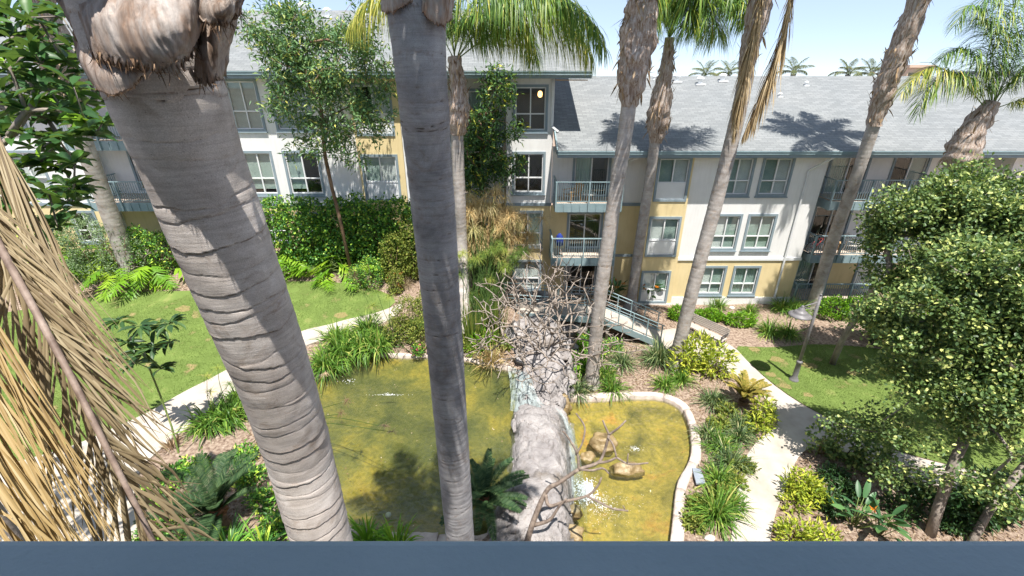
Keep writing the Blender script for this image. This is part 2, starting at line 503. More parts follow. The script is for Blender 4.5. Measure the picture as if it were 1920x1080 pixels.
    cx = n.new('ShaderNodeCombineXYZ'); l.new(sx.outputs['X'], cx.inputs[0]); l.new(sx.outputs['Y'], cx.inputs[1])
    br = n.new('ShaderNodeTexBrick')
    br.inputs['Scale'].default_value = 1.0
    br.inputs['Brick Width'].default_value = .42
    br.inputs['Row Height'].default_value = .17
    br.inputs['Mortar Size'].default_value = .014
    br.inputs['Bias'].default_value = -.1
    br.inputs['Color1'].default_value = (.185, .195, .198, 1)
    br.inputs['Color2'].default_value = (.24, .25, .252, 1)
    br.inputs['Mortar'].default_value = (.15, .16, .165, 1)
    l.new(cx.outputs[0], br.inputs['Vector'])
    t1 = noise_tex(n, l, .45, 6, .6, c)
    r1 = ramp(n, [(.3, (.94, .95, .96)), (.7, (1.05, 1.04, 1.03))]); l.new(t1.outputs['Fac'], r1.inputs['Fac'])
    col = mix_c(n, l, br.outputs['Color'], r1.outputs[0], 1.0, 'MULTIPLY')
    t2 = noise_tex(n, l, 45, 3, .6, c)
    r2 = ramp(n, [(.3, (.82, .82, .82)), (.7, (1.15, 1.15, 1.15))]); l.new(t2.outputs['Fac'], r2.inputs['Fac'])
    col = mix_c(n, l, col, r2.outputs[0], 1.0, 'MULTIPLY')
    p = principled(n, l, col, .95, .1, 0, br.outputs['Fac'], -.6, .03)
    finish(n, l, p.outputs[0])
    # window glass: mirror-like at a slant, otherwise see-through
    m, n, l = new_mat('glass')
    g = n.new('ShaderNodeBsdfGlossy'); g.inputs['Roughness'].default_value = .02; g.inputs['Color'].default_value = (.95, 1, .98, 1)
    tr = n.new('ShaderNodeBsdfTransparent'); tr.inputs['Color'].default_value = (.93, .96, .95, 1)
    mx = n.new('ShaderNodeMixShader')
    l.new(schlick(n, l, .10), mx.inputs[0]); l.new(tr.outputs[0], mx.inputs[1]); l.new(g.outputs[0], mx.inputs[2])
    finish(n, l, mx.outputs[0])
    # pond water: rippled, tinted, see-through
    for nm, tint, rs, bs, mf, murk in (('water_upper', (.80, .83, .66), 3.2, .22, .18, [(.35, (.075, .10, .06)), (.65, (.15, .155, .07))]), ('water_lower', (.86, .87, .70), 5.0, .75, .12, [(.35, (.15, .15, .06)), (.65, (.24, .22, .08))])):
        m, n, l = new_mat(nm)
        c = coords(n, l)
        t = noise_tex(n, l, rs, 4, .6, c, .6)
        b = n.new('ShaderNodeBump'); b.inputs['Strength'].default_value = bs; b.inputs['Distance'].default_value = .12
        l.new(t.outputs['Fac'], b.inputs['Height'])
        g = n.new('ShaderNodeBsdfGlossy'); g.inputs['Roughness'].default_value = .05
        l.new(b.outputs[0], g.inputs['Normal'])
        tr = n.new('ShaderNodeBsdfTransparent'); tr.inputs['Color'].default_value = (*tint, 1)
        df = n.new('ShaderNodeBsdfDiffuse'); tm = noise_tex(n, l, .5, 5, .6, c, .4)
        rm = ramp(n, murk); l.new(tm.outputs['Fac'], rm.inputs['Fac']); l.new(rm.outputs[0], df.inputs['Color'])
        m0 = n.new('ShaderNodeMixShader'); m0.inputs[0].default_value = mf
        l.new(tr.outputs[0], m0.inputs[1]); l.new(df.outputs[0], m0.inputs[2])
        mx = n.new('ShaderNodeMixShader')
        l.new(schlick(n, l, .065, b.outputs[0]), mx.inputs[0]); l.new(m0.outputs[0], mx.inputs[1]); l.new(g.outputs[0], mx.inputs[2])
        finish(n, l, mx.outputs[0])
    # pond beds: algae, silt and rust
    for nm, stops, sc in (('bed_upper', [(.30, (.05, .065, .035)), (.43, (.14, .145, .065)), (.51, (.23, .21, .08)), (.60, (.40, .31, .085)), (.85, (.38, .24, .07))], .36),
                          ('bed_lower', [(.28, (.11, .105, .045)), (.42, (.27, .225, .075)), (.54, (.42, .33, .10)), (.66, (.50, .27, .09)), (.85, (.36, .30, .12))], .8)):
        m, n, l = new_mat(nm)
        c = coords(n, l)
        t = noise_tex(n, l, sc, 8, .62, c, .35)
        r = ramp(n, stops); l.new(t.outputs['Fac'], r.inputs['Fac'])
        t2 = noise_tex(n, l, 7, 6, .65, c, .5)
        r2 = ramp(n, [(.32, (.62, .66, .6)), (.62, (1.15, 1.12, 1.0))]); l.new(t2.outputs['Fac'], r2.inputs['Fac'])
        col = mix_c(n, l, r.outputs[0], r2.outputs[0], 1.0, 'MULTIPLY')
        p = principled(n, l, col, .95, .1, 0, t2.outputs['Fac'], .5, .05)
        finish(n, l, p.outputs[0])
    # waterfall rock: pale pinkish grey with dark fissures, lichen and damp streaks
    m, n, l = new_mat('rock')
    c = coords(n, l)
    t = noise_tex(n, l, 1.7, 10, .62, c, .4)
    r = ramp(n, [(.28, (.16, .145, .135)), (.42, (.26, .24, .235)), (.56, (.345, .322, .313)), (.75, (.48, .44, .42))])
    l.new(t.outputs['Fac'], r.inputs['Fac'])
    vo = n.new('ShaderNodeTexVoronoi'); vo.feature = 'DISTANCE_TO_EDGE'; vo.inputs['Scale'].default_value = 1.5
    tn = noise_tex(n, l, 2.5, 5, .6, c)
    mxv = mix_c(n, l, c, tn.outputs['Color'], .35, 'ADD'); l.new(mxv, vo.inputs['Vector'])
    r2 = ramp(n, [(0.0, (.80, .76, .73)), (.02, (1, 1, 1))]); l.new(vo.outputs['Distance'], r2.inputs['Fac'])
    col = mix_c(n, l, r.outputs[0], r2.outputs[0], 1.0, 'MULTIPLY')
    tb = noise_tex(n, l, 14, 8, .65, c)
    ms = noise_tex(n, l, .9, 7, .65, c, .3)
    rm = ramp(n, [(.56, (0, 0, 0)), (.70, (.65, .65, .65))]); l.new(ms.outputs['Fac'], rm.inputs['Fac'])
    col = mix_c(n, l, col, (.13, .10, .065), rm.outputs[0])
    p = principled(n, l, col, .85, .2, 0, tb.outputs['Fac'], 1.0, .07)
    finish(n, l, p.outputs[0])
    # falling water: streaky white sheet
    m, n, l = new_mat('cascade')
    c = coords(n, l, (9, 2.2, .8))
    t = noise_tex(n, l, 1.3, 5, .55, c, .4)
    r = ramp(n, [(.32, (.04, .04, .04)), (.78, (.50, .50, .50))]); l.new(t.outputs['Fac'], r.inputs['Fac'])
    p = principled(n, l, (.60, .70, .70), .2, .5)
    tr = n.new('ShaderNodeBsdfTransparent'); tr.inputs['Color'].default_value = (.86, .92, .92, 1)
    mx = n.new('ShaderNodeMixShader')
    l.new(r.outputs[0], mx.inputs[0]); l.new(tr.outputs[0], mx.inputs[1]); l.new(p.outputs[0], mx.inputs[2])
    finish(n, l, mx.outputs[0])
    # palm bark: ash grey with brown leaf-scar rings (attribute 'scar') and blotches
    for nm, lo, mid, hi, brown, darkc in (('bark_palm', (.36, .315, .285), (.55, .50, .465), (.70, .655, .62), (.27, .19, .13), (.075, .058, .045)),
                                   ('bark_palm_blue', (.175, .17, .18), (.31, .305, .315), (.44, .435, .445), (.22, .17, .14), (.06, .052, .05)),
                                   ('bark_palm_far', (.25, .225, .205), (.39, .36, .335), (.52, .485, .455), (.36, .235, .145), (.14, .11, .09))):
        m, n, l = new_mat(nm)
        c = coords(n, l)
        t = noise_tex(n, l, 2.6, 9, .66, c, .5)
        r = ramp(n, [(.3, lo), (.5, mid), (.7, hi)]); l.new(t.outputs['Fac'], r.inputs['Fac'])
        # fine girdling lines
        cb = coords(n, l, (2.2, 2.2, 34))
        tl = noise_tex(n, l, 1.6, 6, .65, cb, .6)
        rl = ramp(n, [(.34, (.80, .785, .77)), (.52, (1.0, 1.0, 1.0)), (.72, (1.12, 1.12, 1.13))]); l.new(tl.outputs['Fac'], rl.inputs['Fac'])
        c0 = mix_c(n, l, r.outputs[0], rl.outputs[0], .8, 'MULTIPLY')
        # brown weather stains with ragged edges
        tst = noise_tex(n, l, 5.5, 8, .72, c, .8)
        rst = ramp(n, [(.55, (0, 0, 0)), (.70, (.6, .6, .6))]); l.new(tst.outputs['Fac'], rst.inputs['Fac'])
        c00 = mix_c(n, l, c0, brown, rst.outputs[0])
        a = n.new('ShaderNodeAttribute'); a.attribute_name = 'tint'
        ra = ramp(n, [(0.0, (0, 0, 0)), (.5, (.35, .35, .35)), (1.0, (1, 1, 1))]); l.new(a.outputs['Fac'], ra.inputs['Fac'])
        tn = noise_tex(n, l, 22, 7, .75, c)
        rn = ramp(n, [(.40, (0, 0, 0)), (.58, (1, 1, 1))]); l.new(tn.outputs['Fac'], rn.inputs['Fac'])
        fac = mix_c(n, l, ra.outputs[0], rn.outputs[0], .75, 'MULTIPLY')
        c1 = mix_c(n, l, c00, brown, fac)
        rc = ramp(n, [(.72, (0, 0, 0)), (1.0, (.9, .9, .9))]); l.new(a.outputs['Fac'], rc.inputs['Fac'])
        c2 = mix_c(n, l, c1, darkc, rc.outputs[0])
        # small dark pocks
        vp = n.new('ShaderNodeTexVoronoi'); vp.inputs['Scale'].default_value = 34; l.new(c, vp.inputs['Vector'])
        rp = ramp(n, [(.05, (.45, .42, .40)), (.12, (1, 1, 1))]); l.new(vp.outputs['Distance'], rp.inputs['Fac'])
        c2 = mix_c(n, l, c2, rp.outputs[0], .7, 'MULTIPLY')
        ts = noise_tex(n, l, 210, 3, .7, c)
        rs_ = ramp(n, [(.35, (.80, .79, .78)), (.62, (1.08, 1.08, 1.08))]); l.new(ts.outputs['Fac'], rs_.inputs['Fac'])
        c3 = mix_c(n, l, c2, rs_.outputs[0], 1.0, 'MULTIPLY')
        hb = mix_c(n, l, tl.outputs['Fac'], ts.outputs['Fac'], .45)
        p = principled(n, l, c3, .88, .15, 0, hb, .6, .006)
        finish(n, l, p.outputs[0])
    m, n, l = new_mat('sheath_pale')
    c = coords(n, l, (6, 6, 1.8))
    t = noise_tex(n, l, 1.6, 10, .62, c, .8)
    r = ramp(n, [(.32, (.15, .10, .075)), (.42, (.31, .255, .22)), (.53, (.42, .375, .345)), (.68, (.57, .53, .50))])
    l.new(t.outputs['Fac'], r.inputs['Fac'])
    a = n.new('ShaderNodeAttribute'); a.attribute_name = 'tint'
    tn = noise_tex(n, l, 9, 6, .7, coords(n, l, (2, 2, 1)))
    rn = ramp(n, [(.40, (0, 0, 0)), (.62, (1, 1, 1))]); l.new(tn.outputs['Fac'], rn.inputs['Fac'])
    ml = n.new('ShaderNodeMath'); ml.operation = 'MULTIPLY_ADD'; l.new(a.outputs['Fac'], ml.inputs[0]); ml.inputs[1].default_value = .6; 
    mm = n.new('ShaderNodeMath'); mm.operation = 'MULTIPLY'; l.new(rn.outputs[0], mm.inputs[0]); mm.inputs[1].default_value = .35
    l.new(mm.outputs[0], ml.inputs[2])
    col = mix_c(n, l, r.outputs[0], (.36, .20, .11), ml.outputs[0])
    tb = noise_tex(n, l, 3.0, 7, .7, coords(n, l, (30, 30, 6)))
    p = principled(n, l, col, .8, .2, 0, tb.outputs['Fac'], .7, .012)
    finish(n, l, p.outputs[0])
    # old leaf bases / sheath: fibrous, streaked along the stem
    m, n, l = new_mat('sheath')
    c = coords(n, l, (9, 9, 1.6))
    t = noise_tex(n, l, 2.0, 9, .66, c, .6)
    r = ramp(n, [(.28, (.10, .065, .045)), (.42, (.27, .19, .14)), (.55, (.43, .36, .31)), (.72, (.60, .55, .51))])
    l.new(t.outputs['Fac'], r.inputs['Fac'])
    c2 = coords(n, l, (30, 30, 5))
    tb = noise_tex(n, l, 3.0, 7, .7, c2)
    p = principled(n, l, r.outputs[0], .85, .2, 0, tb.outputs['Fac'], .8, .02)
    finish(n, l, p.outputs[0])
build_mats()
M = MATS
# ------------------------------------------------------------------ lie of the land
ZUP, ZLO = 0.88, -0.13          # water levels of the upper and the lower pond
def zleft(Y):
    return np.interp(Y, [-5, 14.5, 16, 21.5, 24.5, 60, 140], [1.0, 1.0, 1.1, 2.25, 2.95, 2.95, 0.0])
def hz(X, Y):
    X = np.asarray(X, float); Y = np.asarray(Y, float)
    a = np.interp(Y, [8, 16, 19, 24], [0.2, 0.4, -0.6, -2.0])
    b = np.interp(Y, [8, 16, 19, 24], [1.7, 2.4, 2.8, 1.6])
    w = sstep(0, 1, (X - a) / (b - a))
    far = 1 - sstep(60, 160, np.abs(X))
    z = zleft(Y) * (1 - w) * far
    return z + 0.035 * np.sin(X * .9 + 1.3) * np.cos(Y * .8) + 0.02 * np.sin(X * 2.3 + Y * 1.7)
def gz(x, y):
    return float(hz(x, y))
def G(u, v, dz=0.0):
    z = 0.5
    for _ in range(40):
        p = at_z(u, v, z + dz)
        z = 0.5 * z + 0.5 * gz(p.x, p.y)
    p = at_z(u, v, z + dz)
    return Vector((p.x, p.y, gz(p.x, p.y)))
def poly_px(pts, z=None):
    return [((lambda q: (q.x, q.y))(G(u, v) if z is None else at_z(u, v, z))) for u, v in pts]
def densify(poly, step, closed=True):
    out = []
    n = len(poly)
    for i in range(n if closed else n - 1):
        a = np.array(poly[i]); b = np.array(poly[(i + 1) % n])
        k = max(1, int(np.ceil(np.linalg.norm(b - a) / step)))
        for j in range(k):
            out.append(tuple(a + (b - a) * j / k))
    if not closed: out.append(tuple(poly[-1]))
    return out
def smooth_poly(poly, it=2, closed=True):
    P = [np.array(p) for p in poly]
    for _ in range(it):
        Q = []
        n = len(P)
        for i in range(n if closed else n - 1):
            a, b = P[i], P[(i + 1) % n]
            Q += [a * .75 + b * .25, a * .25 + b * .75]
        if not closed:
            Q = [P[0]] + Q + [P[-1]]
        P = Q
    return [tuple(p) for p in P]
def inside(X, Y, poly):
    X = np.asarray(X, float); Y = np.asarray(Y, float)
    r = np.zeros(X.shape, bool)
    n = len(poly)
    for i in range(n):
        x1, y1 = poly[i]; x2, y2 = poly[(i + 1) % n]
        if y1 == y2: continue
        c = ((y1 > Y) != (y2 > Y)) & (X < (x2 - x1) * (Y - y1) / (y2 - y1) + x1)
        r ^= c
    return r
def pdist(X, Y, poly):
    X = np.asarray(X, float); Y = np.asarray(Y, float)
    d = np.full(X.shape, 1e9)
    n = len(poly)
    for i in range(n):
        a = np.array(poly[i]); b = np.array(poly[(i + 1) % n])
        ab = b - a; L2 = max(ab @ ab, 1e-12)
        t = np.clip(((X - a[0]) * ab[0] + (Y - a[1]) * ab[1]) / L2, 0, 1)
        d = np.minimum(d, np.hypot(X - a[0] - t * ab[0], Y - a[1] - t * ab[1]))
    return d
def sheet(name, poly, zf, mat, step=.4, skirt=0.0, kind='structure'):
    """flat-laid sheet over the ground, with an optional edge going down"""
    bd = densify(poly, step)
    P = np.array(bd)
    xs = np.arange(P[:, 0].min(), P[:, 0].max(), step); ys = np.arange(P[:, 1].min(), P[:, 1].max(), step)
    gx, gy = np.meshgrid(xs, ys)
    gx = gx.ravel() + RNG.uniform(-.05, .05, gx.size) * step; gy = gy.ravel() + RNG.uniform(-.05, .05, gy.size) * step
    ok = inside(gx, gy, poly) & (pdist(gx, gy, poly) > step * .35)
    pts = [Vector(p) for p in bd] + [Vector((a, b)) for a, b in zip(gx[ok], gy[ok])]
    nb = len(bd)
    vs, es, fs, *_ = delaunay_2d_cdt(pts, [], [list(range(nb))], 1, 1e-5)
    V = np.array([(v.x, v.y) for v in vs])
    Z = zf(V[:, 0], V[:, 1])
    V3 = np.column_stack([V, Z])
    F = []
    for f in fs:
        a, b, c = [V[i] for i in f[:3]]
        F.append(tuple(f) if (b[0] - a[0]) * (c[1] - a[1]) - (b[1] - a[1]) * (c[0] - a[0]) > 0 else tuple(f)[::-1])
    mb = MB(); mb.add(V3, F)
    if skirt:
        low = V3[:nb].copy(); low[:, 2] -= skirt
        b0 = len(mb.v)
        mb.v += [tuple(p) for p in low]
        area = sum(P[i, 0] * P[(i + 1) % nb, 1] - P[(i + 1) % nb, 0] * P[i, 1] for i in range(nb))
        for i in range(nb):
            j = (i + 1) % nb
            q = (i, j, b0 + j, b0 + i)
            mb.f.append(q[::-1] if area > 0 else q)
    o = mb.build(name, mat)
    o['kind'] = kind
    return o

UP_PX = [(597, 703), (632, 684), (680, 662), (745, 671), (800, 669), (870, 675), (930, 687), (975, 700), (1000, 760), (1005, 850), (985, 930), (950, 985), (915, 1010), (860, 1012), (760, 1010), (690, 1003), (620, 985), (560, 950), (535, 880), (540, 800), (565, 745)]
LO_PX = [(1040, 752), (1120, 752), (1200, 746), (1245, 749), (1278, 765), (1294, 795), (1299, 838), (1297, 872), (1270, 913), (1266, 965), (1260, 1020), (1250, 1090), (1180, 1140), (1040, 1140)]
POND_UP = smooth_poly(poly_px(UP_PX, ZUP), 2)
POND_LO = smooth_poly(poly_px(LO_PX, ZLO), 2)
UPA = np.array(POND_UP); LOA = np.array(POND_LO)

# the ground: one sheet out to the horizon, fine where the garden is, sunk under the ponds
def axis(segs):
    out = []
    for a, b, s in segs:
        out += list(np.arange(a, b - 1e-6, s))
    return np.array(out + [segs[-1][1]])
gx = axis([(-2400, -400, 250), (-400, -60, 34), (-60, -24, 3), (-24, -9, .4), (-9, 9, .14), (9, 24, .4), (24, 60, 3), (60, 400, 34), (400, 2400, 250)])
gy = axis([(-400, -20, 38), (-20, 2, 2), (2, 6, .5), (6, 19, .14), (19, 26, .35), (26, 60, 3), (60, 400, 34), (400, 2400, 250)])
XX, YY = np.meshgrid(gx, gy)
ZZ = hz(XX, YY)
for poly, wl, dep in ((POND_UP, ZUP, 1.0), (POND_LO, ZLO, .9)):
    ins = inside(XX, YY, poly)
    dd = pdist(XX, YY, poly)
    ZZ = np.where(ins, np.minimum(ZZ, wl - dep * sstep(0, .3, dd) - .05), ZZ)
ny, nx = XX.shape
idx = np.arange(nx * ny).reshape(ny, nx)
F = np.stack([idx[:-1, :-1], idx[:-1, 1:], idx[1:, 1:], idx[1:, :-1]], -1).reshape(-1, 4)
me = np_mesh('ground', np.column_stack([XX.ravel(), YY.ravel(), ZZ.ravel()]), F, True)
tag(obj('ground', me, M['mulch']), kind='structure')

# lawns
LAWN_L = smooth_poly(poly_px([(748, 562), (722, 585), (640, 606), (565, 623), (500, 655), (430, 694), (350, 736), (262, 786), (150, 836), (60, 863), (0, 881), (-170, 935), (-170, 610), (0, 590), (120, 565), (175, 557), (260, 548), (350, 548), (450, 535), (530, 527), (640, 530), (705, 543)]), 1)
LAWN_R = smooth_poly(poly_px([(1372, 650), (1420, 652), (1480, 650), (1540, 645), (1620, 652), (1750, 665), (1950, 690), (2150, 700), (2150, 950), (1930, 903), (1740, 863), (1640, 833), (1550, 783), (1490, 750), (1440, 713), (1405, 680)]), 1)
PATH_L = smooth_poly(poly_px([(760, 568), (722, 583), (640, 604), (565, 621), (500, 653), (430, 692), (350, 734), (262, 784), (150, 834), (60, 861), (0, 879), (-170, 933), (-170, 1090), (240, 1090), (262, 1000), (250, 930), (262, 880), (305, 840), (392, 776), (445, 735), (520, 682), (578, 646), (650, 626), (740, 600)]), 1)
PATH_R = smooth_poly(poly_px([(1205, 640), (1250, 615), (1300, 622), (1340, 636), (1376, 651), (1405, 683), (1440, 716), (1490, 753), (1550, 786), (1640, 836), (1740, 866), (1930, 906), (2150, 955), (2150, 1000), (1930, 952), (1760, 916), (1640, 872), (1560, 840), (1525, 838), (1500, 852), (1485, 880), (1472, 920), (1450, 970), (1436, 1060), (1362, 1060), (1372, 1000), (1392, 865), (1425, 822), (1460, 800), (1452, 772), (1430, 742), (1390, 712), (1340, 690), (1290, 674), (1240, 665)]), 1)
sheet('lawn', LAWN_L, lambda x, y: hz(x, y) + .03, M['lawn_soil'], .35)
sheet('lawn', LAWN_R, lambda x, y: hz(x, y) + .03, M['lawn_soil'], .35)
sheet('footpath', PATH_L, lambda x, y: hz(x, y) + .055, M['concrete'], .35, .14)
sheet('footpath', PATH_R, lambda x, y: hz(x, y) + .055, M['concrete'], .35, .14)
TPL['tri'] = ([(0, -.5, 0), (0, .5, 0), (1, 0, 0)], [[(0, 1, 2)]])
def scatter(poly, n):
    P = np.array(poly)
    out = np.zeros((0, 2))
    while len(out) < n:
        q = RNG.uniform(P.min(0), P.max(0), (n * 2, 2))
        out = np.concatenate([out, q[inside(q[:, 0], q[:, 1], poly)]])
    return out[:n]
def pnoise(x, y, s, seed=0):
    return np.array([noise.noise(Vector((a * s + seed, b * s, seed * .37))) for a, b in zip(x, y)])
for poly, nb, lab in ((LAWN_L, 120000, 'short mown grass on the sloping left lawn'), (LAWN_R, 90000, 'short mown grass on the right lawn round the lamp')):
    q = scatter(poly, nb)
    q = q + unit(RNG.normal(size=q.shape)) * (RNG.uniform(0, 1, len(q)) ** 3 * .10)[:, None]
    gn = pnoise(q[::40, 0], q[::40, 1], .6, 3)
    patch = np.repeat(gn, 40)[:len(q)]
    pn = pnoise(q[:, 0], q[:, 1], .55, 9)
    keep = pn > -.42
    q = q[keep]; pn = pn[keep]
    D = rand_dirs(len(q), .45, 1.0)
    C = np.column_stack([q, hz(q[:, 0], q[:, 1]) + .025])
    V, Fc, k = leaves(C, D, rand_dirs(len(q)), RNG.uniform(.035, .075, len(q)), RNG.uniform(.008, .015, len(q)), 'tri')
    s = Soup().add(V, Fc, np.repeat(np.clip(.45 - pn * .8 + .35 * patch[keep] + RNG.normal(0, .2, len(q)), 0, 1), k))
    o = s.build('grass', M['lawn_blade'], None, 'stuff')
    tag(o, lab, 'grass')

# worn dry spots in the turf
for u, v, r_ in ((1516, 686, .34), (1445, 703, .22), (1457, 675, .28), (1473, 725, .22), (1533, 675, .18), (1414, 656, .24), (1515, 742, .18), (345, 580, .3), (640, 592, .25), (1600, 700, .25), (235, 690, .2)):
    c_ = G(u, v)
    pg = [(c_.x + r_ * (1 + .45 * noise.noise(Vector((math.cos(a_) * 1.5 + u, math.sin(a_) * 1.5, v)))) * 1.1 * math.cos(a_), c_.y + r_ * (1 + .45 * noise.noise(Vector((math.cos(a_) * 1.5 + u, math.sin(a_) * 1.5, v)))) * .8 * math.sin(a_)) for a_ in np.arange(0, 6.28, .35)]
    sheet('bare_turf', pg, lambda x, y: hz(x, y) + .036, M['dry_turf'], .12)
# pond beds and water
def bowl(poly, wl, d0):
    def zf(x, y):
        d = pdist(x, y, poly)
        z = wl - .06 - d0 * sstep(0, 1.2, d) + .05 * np.sin(x * 2.1) * np.sin(y * 1.7)
        return z
    return zf
sheet('pond_bed', POND_UP, bowl(POND_UP, ZUP, .42), M['bed_upper'], .22)
sheet('pond_bed', POND_LO, bowl(POND_LO, ZLO, .32), M['bed_lower'], .22)
def inset(poly, d):
    P = np.array(poly); c = P.mean(0)
    return [tuple(p + (p - c) / np.linalg.norm(p - c) * d) for p in P]
sheet('pond_water', inset(POND_UP, .04), lambda x, y: np.full(len(x), ZUP), M['water_upper'], .5)
sheet('pond_water', inset(POND_LO, .04), lambda x, y: np.full(len(x), ZLO), M['water_lower'], .5)
# ------------------------------------------------------------------ apartment buildings
def wall(parent, mat, x0, x1, z0, z1, Y, holes=(), depth=.15, name='wall'):
    xs = sorted({x0, x1, *[h[0] for h in holes], *[h[2] for h in holes]})
    zs = sorted({z0, z1, *[h[1] for h in holes], *[h[3] for h in holes]})
    xs = [x for x in xs if x0 <= x <= x1]; zs = [z for z in zs if z0 <= z <= z1]
    mb = MB()
    for i in range(len(xs) - 1):
        for j in range(len(zs) - 1):
            cx, cz = (xs[i] + xs[i + 1]) / 2, (zs[j] + zs[j + 1]) / 2
            if any(h[0] < cx < h[2] and h[1] < cz < h[3] for h in holes): continue
            mb.add([(xs[i], Y, zs[j]), (xs[i + 1], Y, zs[j]), (xs[i + 1], Y, zs[j + 1]), (xs[i], Y, zs[j + 1])], [(0, 1, 2, 3)])
    for a, b, c, d in holes:
        y2 = Y + depth
        for p, q in (((a, b), (c, b)), ((c, b), (c, d)), ((c, d), (a, d)), ((a, d), (a, b))):
            mb.add([(p[0], Y, p[1]), (q[0], Y, q[1]), (q[0], y2, q[1]), (p[0], y2, p[1])], [(3, 2, 1, 0)])
    return mb.build(name, mat, parent)
def side_wall(parent, mat, x, y0, y1, z0, z1, name='wall'):
    return MB().add([(x, y0, z0), (x, y1, z0), (x, y1, z1), (x, y0, z1)], [(0, 1, 2, 3)]).build(name, mat, parent)
def band(parent, x0, x1, z0, z1, Y, proud=.05, mat='trim_paint', name='trim_band'):
    return MB().box(x0, Y - proud, z0, x1, Y + .02, z1).build(name, M[mat], parent)
def slat_blind(x0, x1, z0, z1, y, pitch=.055):
    mb = MB()
    z = z0
    while z < z1 - .01:
        mb.add([(x0, y - .012, z), (x1, y - .012, z), (x1, y + .012, z + pitch * .82), (x0, y + .012, z + pitch * .82)], [(0, 1, 2, 3)])
        z += pitch
    return mb
def window(parent, x0, x1, z0, z1, Y, style='cross', cover='BB', drop=1.0, name='window'):
    """outer trim rectangle; returns the hole rectangle the wall needs"""
    tw = .12
    a, c, b, d = x0 + tw, x1 - tw, z0 + tw * (1.0 if style != 'door' else .3), z1 - tw
    t = MB()
    pr = .045
    t.box(x0, Y - pr, z0, a, Y + .03, z1); t.box(c, Y - pr, z0, x1, Y + .03, z1)
    t.box(a, Y - pr, d, c, Y + .03, z1); t.box(a, Y - pr, z0, c, Y + .03, b)
    if style in ('cross', 'wide'):
        t.box(x0 - .04, Y - pr - .045, z0 - .055, x1 + .04, Y + .03, z0 - .002)
    w = t.build(name, M['trim_paint'], parent)
    fw = .055
    fm = 'white_vinyl'
    fr = MB()
    y0, y1 = Y + .02, Y + .085
    def rect_frame(p, q, r, s, f=fw):
        fr.box(p, y0, q, p + f, y1, s); fr.box(r - f, y0, q, r, y1, s)
        fr.box(p + f, y0, q, r - f, y1, q + f); fr.box(p + f, y0, s - f, r - f, y1, s)
    panes = []
    zm = b
    if style == 'panel':
        zm = b + (d - b) * .41
        pn = MB().box(a + .002, Y + .015, b + .002, c - .002, Y + .07, zm - .03)
        pn.box(a + .16, Y + .005, b + .12, c - .16, Y + .013, zm - .13)
        pn.build('panel', M['white_vinyl'], w)
        fr.box(a, y0 - .03, zm - .03, c, y1, zm)
    xm = (a + c) / 2
    rect_frame(a, zm, c, d)
    fr.box(xm - .03, y0 - .006, zm + fw, xm + .03, y1, d - fw)
    if style == 'cross':
        zh = b + (d - b) * .385
        fr.box(a + fw, y0 - .004, zh - .03, xm - .03, y1, zh + .03)
        fr.box(xm + .03, y0 - .004, zh - .03, c - fw, y1, zh + .03)
        panes = [(a + fw, b + fw, xm - .03, zh - .03), (xm + .03, b + fw, c - fw, zh - .03), (a + fw, zh + .03, xm - .03, d - fw), (xm + .03, zh + .03, c - fw, d - fw)]
    else:
        panes = [(a + fw, zm + fw, xm - .03, d - fw), (xm + .03, zm + fw, c - fw, d - fw)]
    fr.build('frame', M[fm], w)
    for p, q, r, s in panes:
        MB().add([(p - .01, Y + .055, q - .01), (r + .01, Y + .055, q - .01), (r + .01, Y + .055, s + .01), (p - .01, Y + .055, s + .01)], [(0, 1, 2, 3)]).build('pane', M['glass'], w)
    for k, ch in enumerate(cover):
        p, r = (a + .03, xm - .01) if k == 0 else (xm + .01, c - .03)
        if ch in 'BG':
            o = slat_blind(p, r, zm + .04 + (d - zm) * (1 - drop), d - .03, Y + .125).build('blind', M['blind_pale' if ch == 'B' else 'blind_green'], w, kind='stuff')
        elif ch == 'C':
            mb = MB()
            n = 22
            vs = []
            for i in range(n + 1):
                x = p + (r - p) * i / n
                vs += [(x, Y + .13 + .025 * math.sin(i * 1.9), zm + .03), (x, Y + .13 + .025 * math.sin(i * 1.9), d - .02)]
            mb.add(vs, [(2 * i, 2 * i + 2, 2 * i + 3, 2 * i + 1) for i in range(n)])
            mb.build('curtain', M['curtain'], w)
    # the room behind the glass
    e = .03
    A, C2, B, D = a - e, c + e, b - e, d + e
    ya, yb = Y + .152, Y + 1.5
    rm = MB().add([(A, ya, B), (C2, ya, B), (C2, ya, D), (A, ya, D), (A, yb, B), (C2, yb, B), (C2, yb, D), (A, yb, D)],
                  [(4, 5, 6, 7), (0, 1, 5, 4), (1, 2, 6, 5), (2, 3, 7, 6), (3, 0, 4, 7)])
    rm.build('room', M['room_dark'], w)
    return (a, b, c, d)
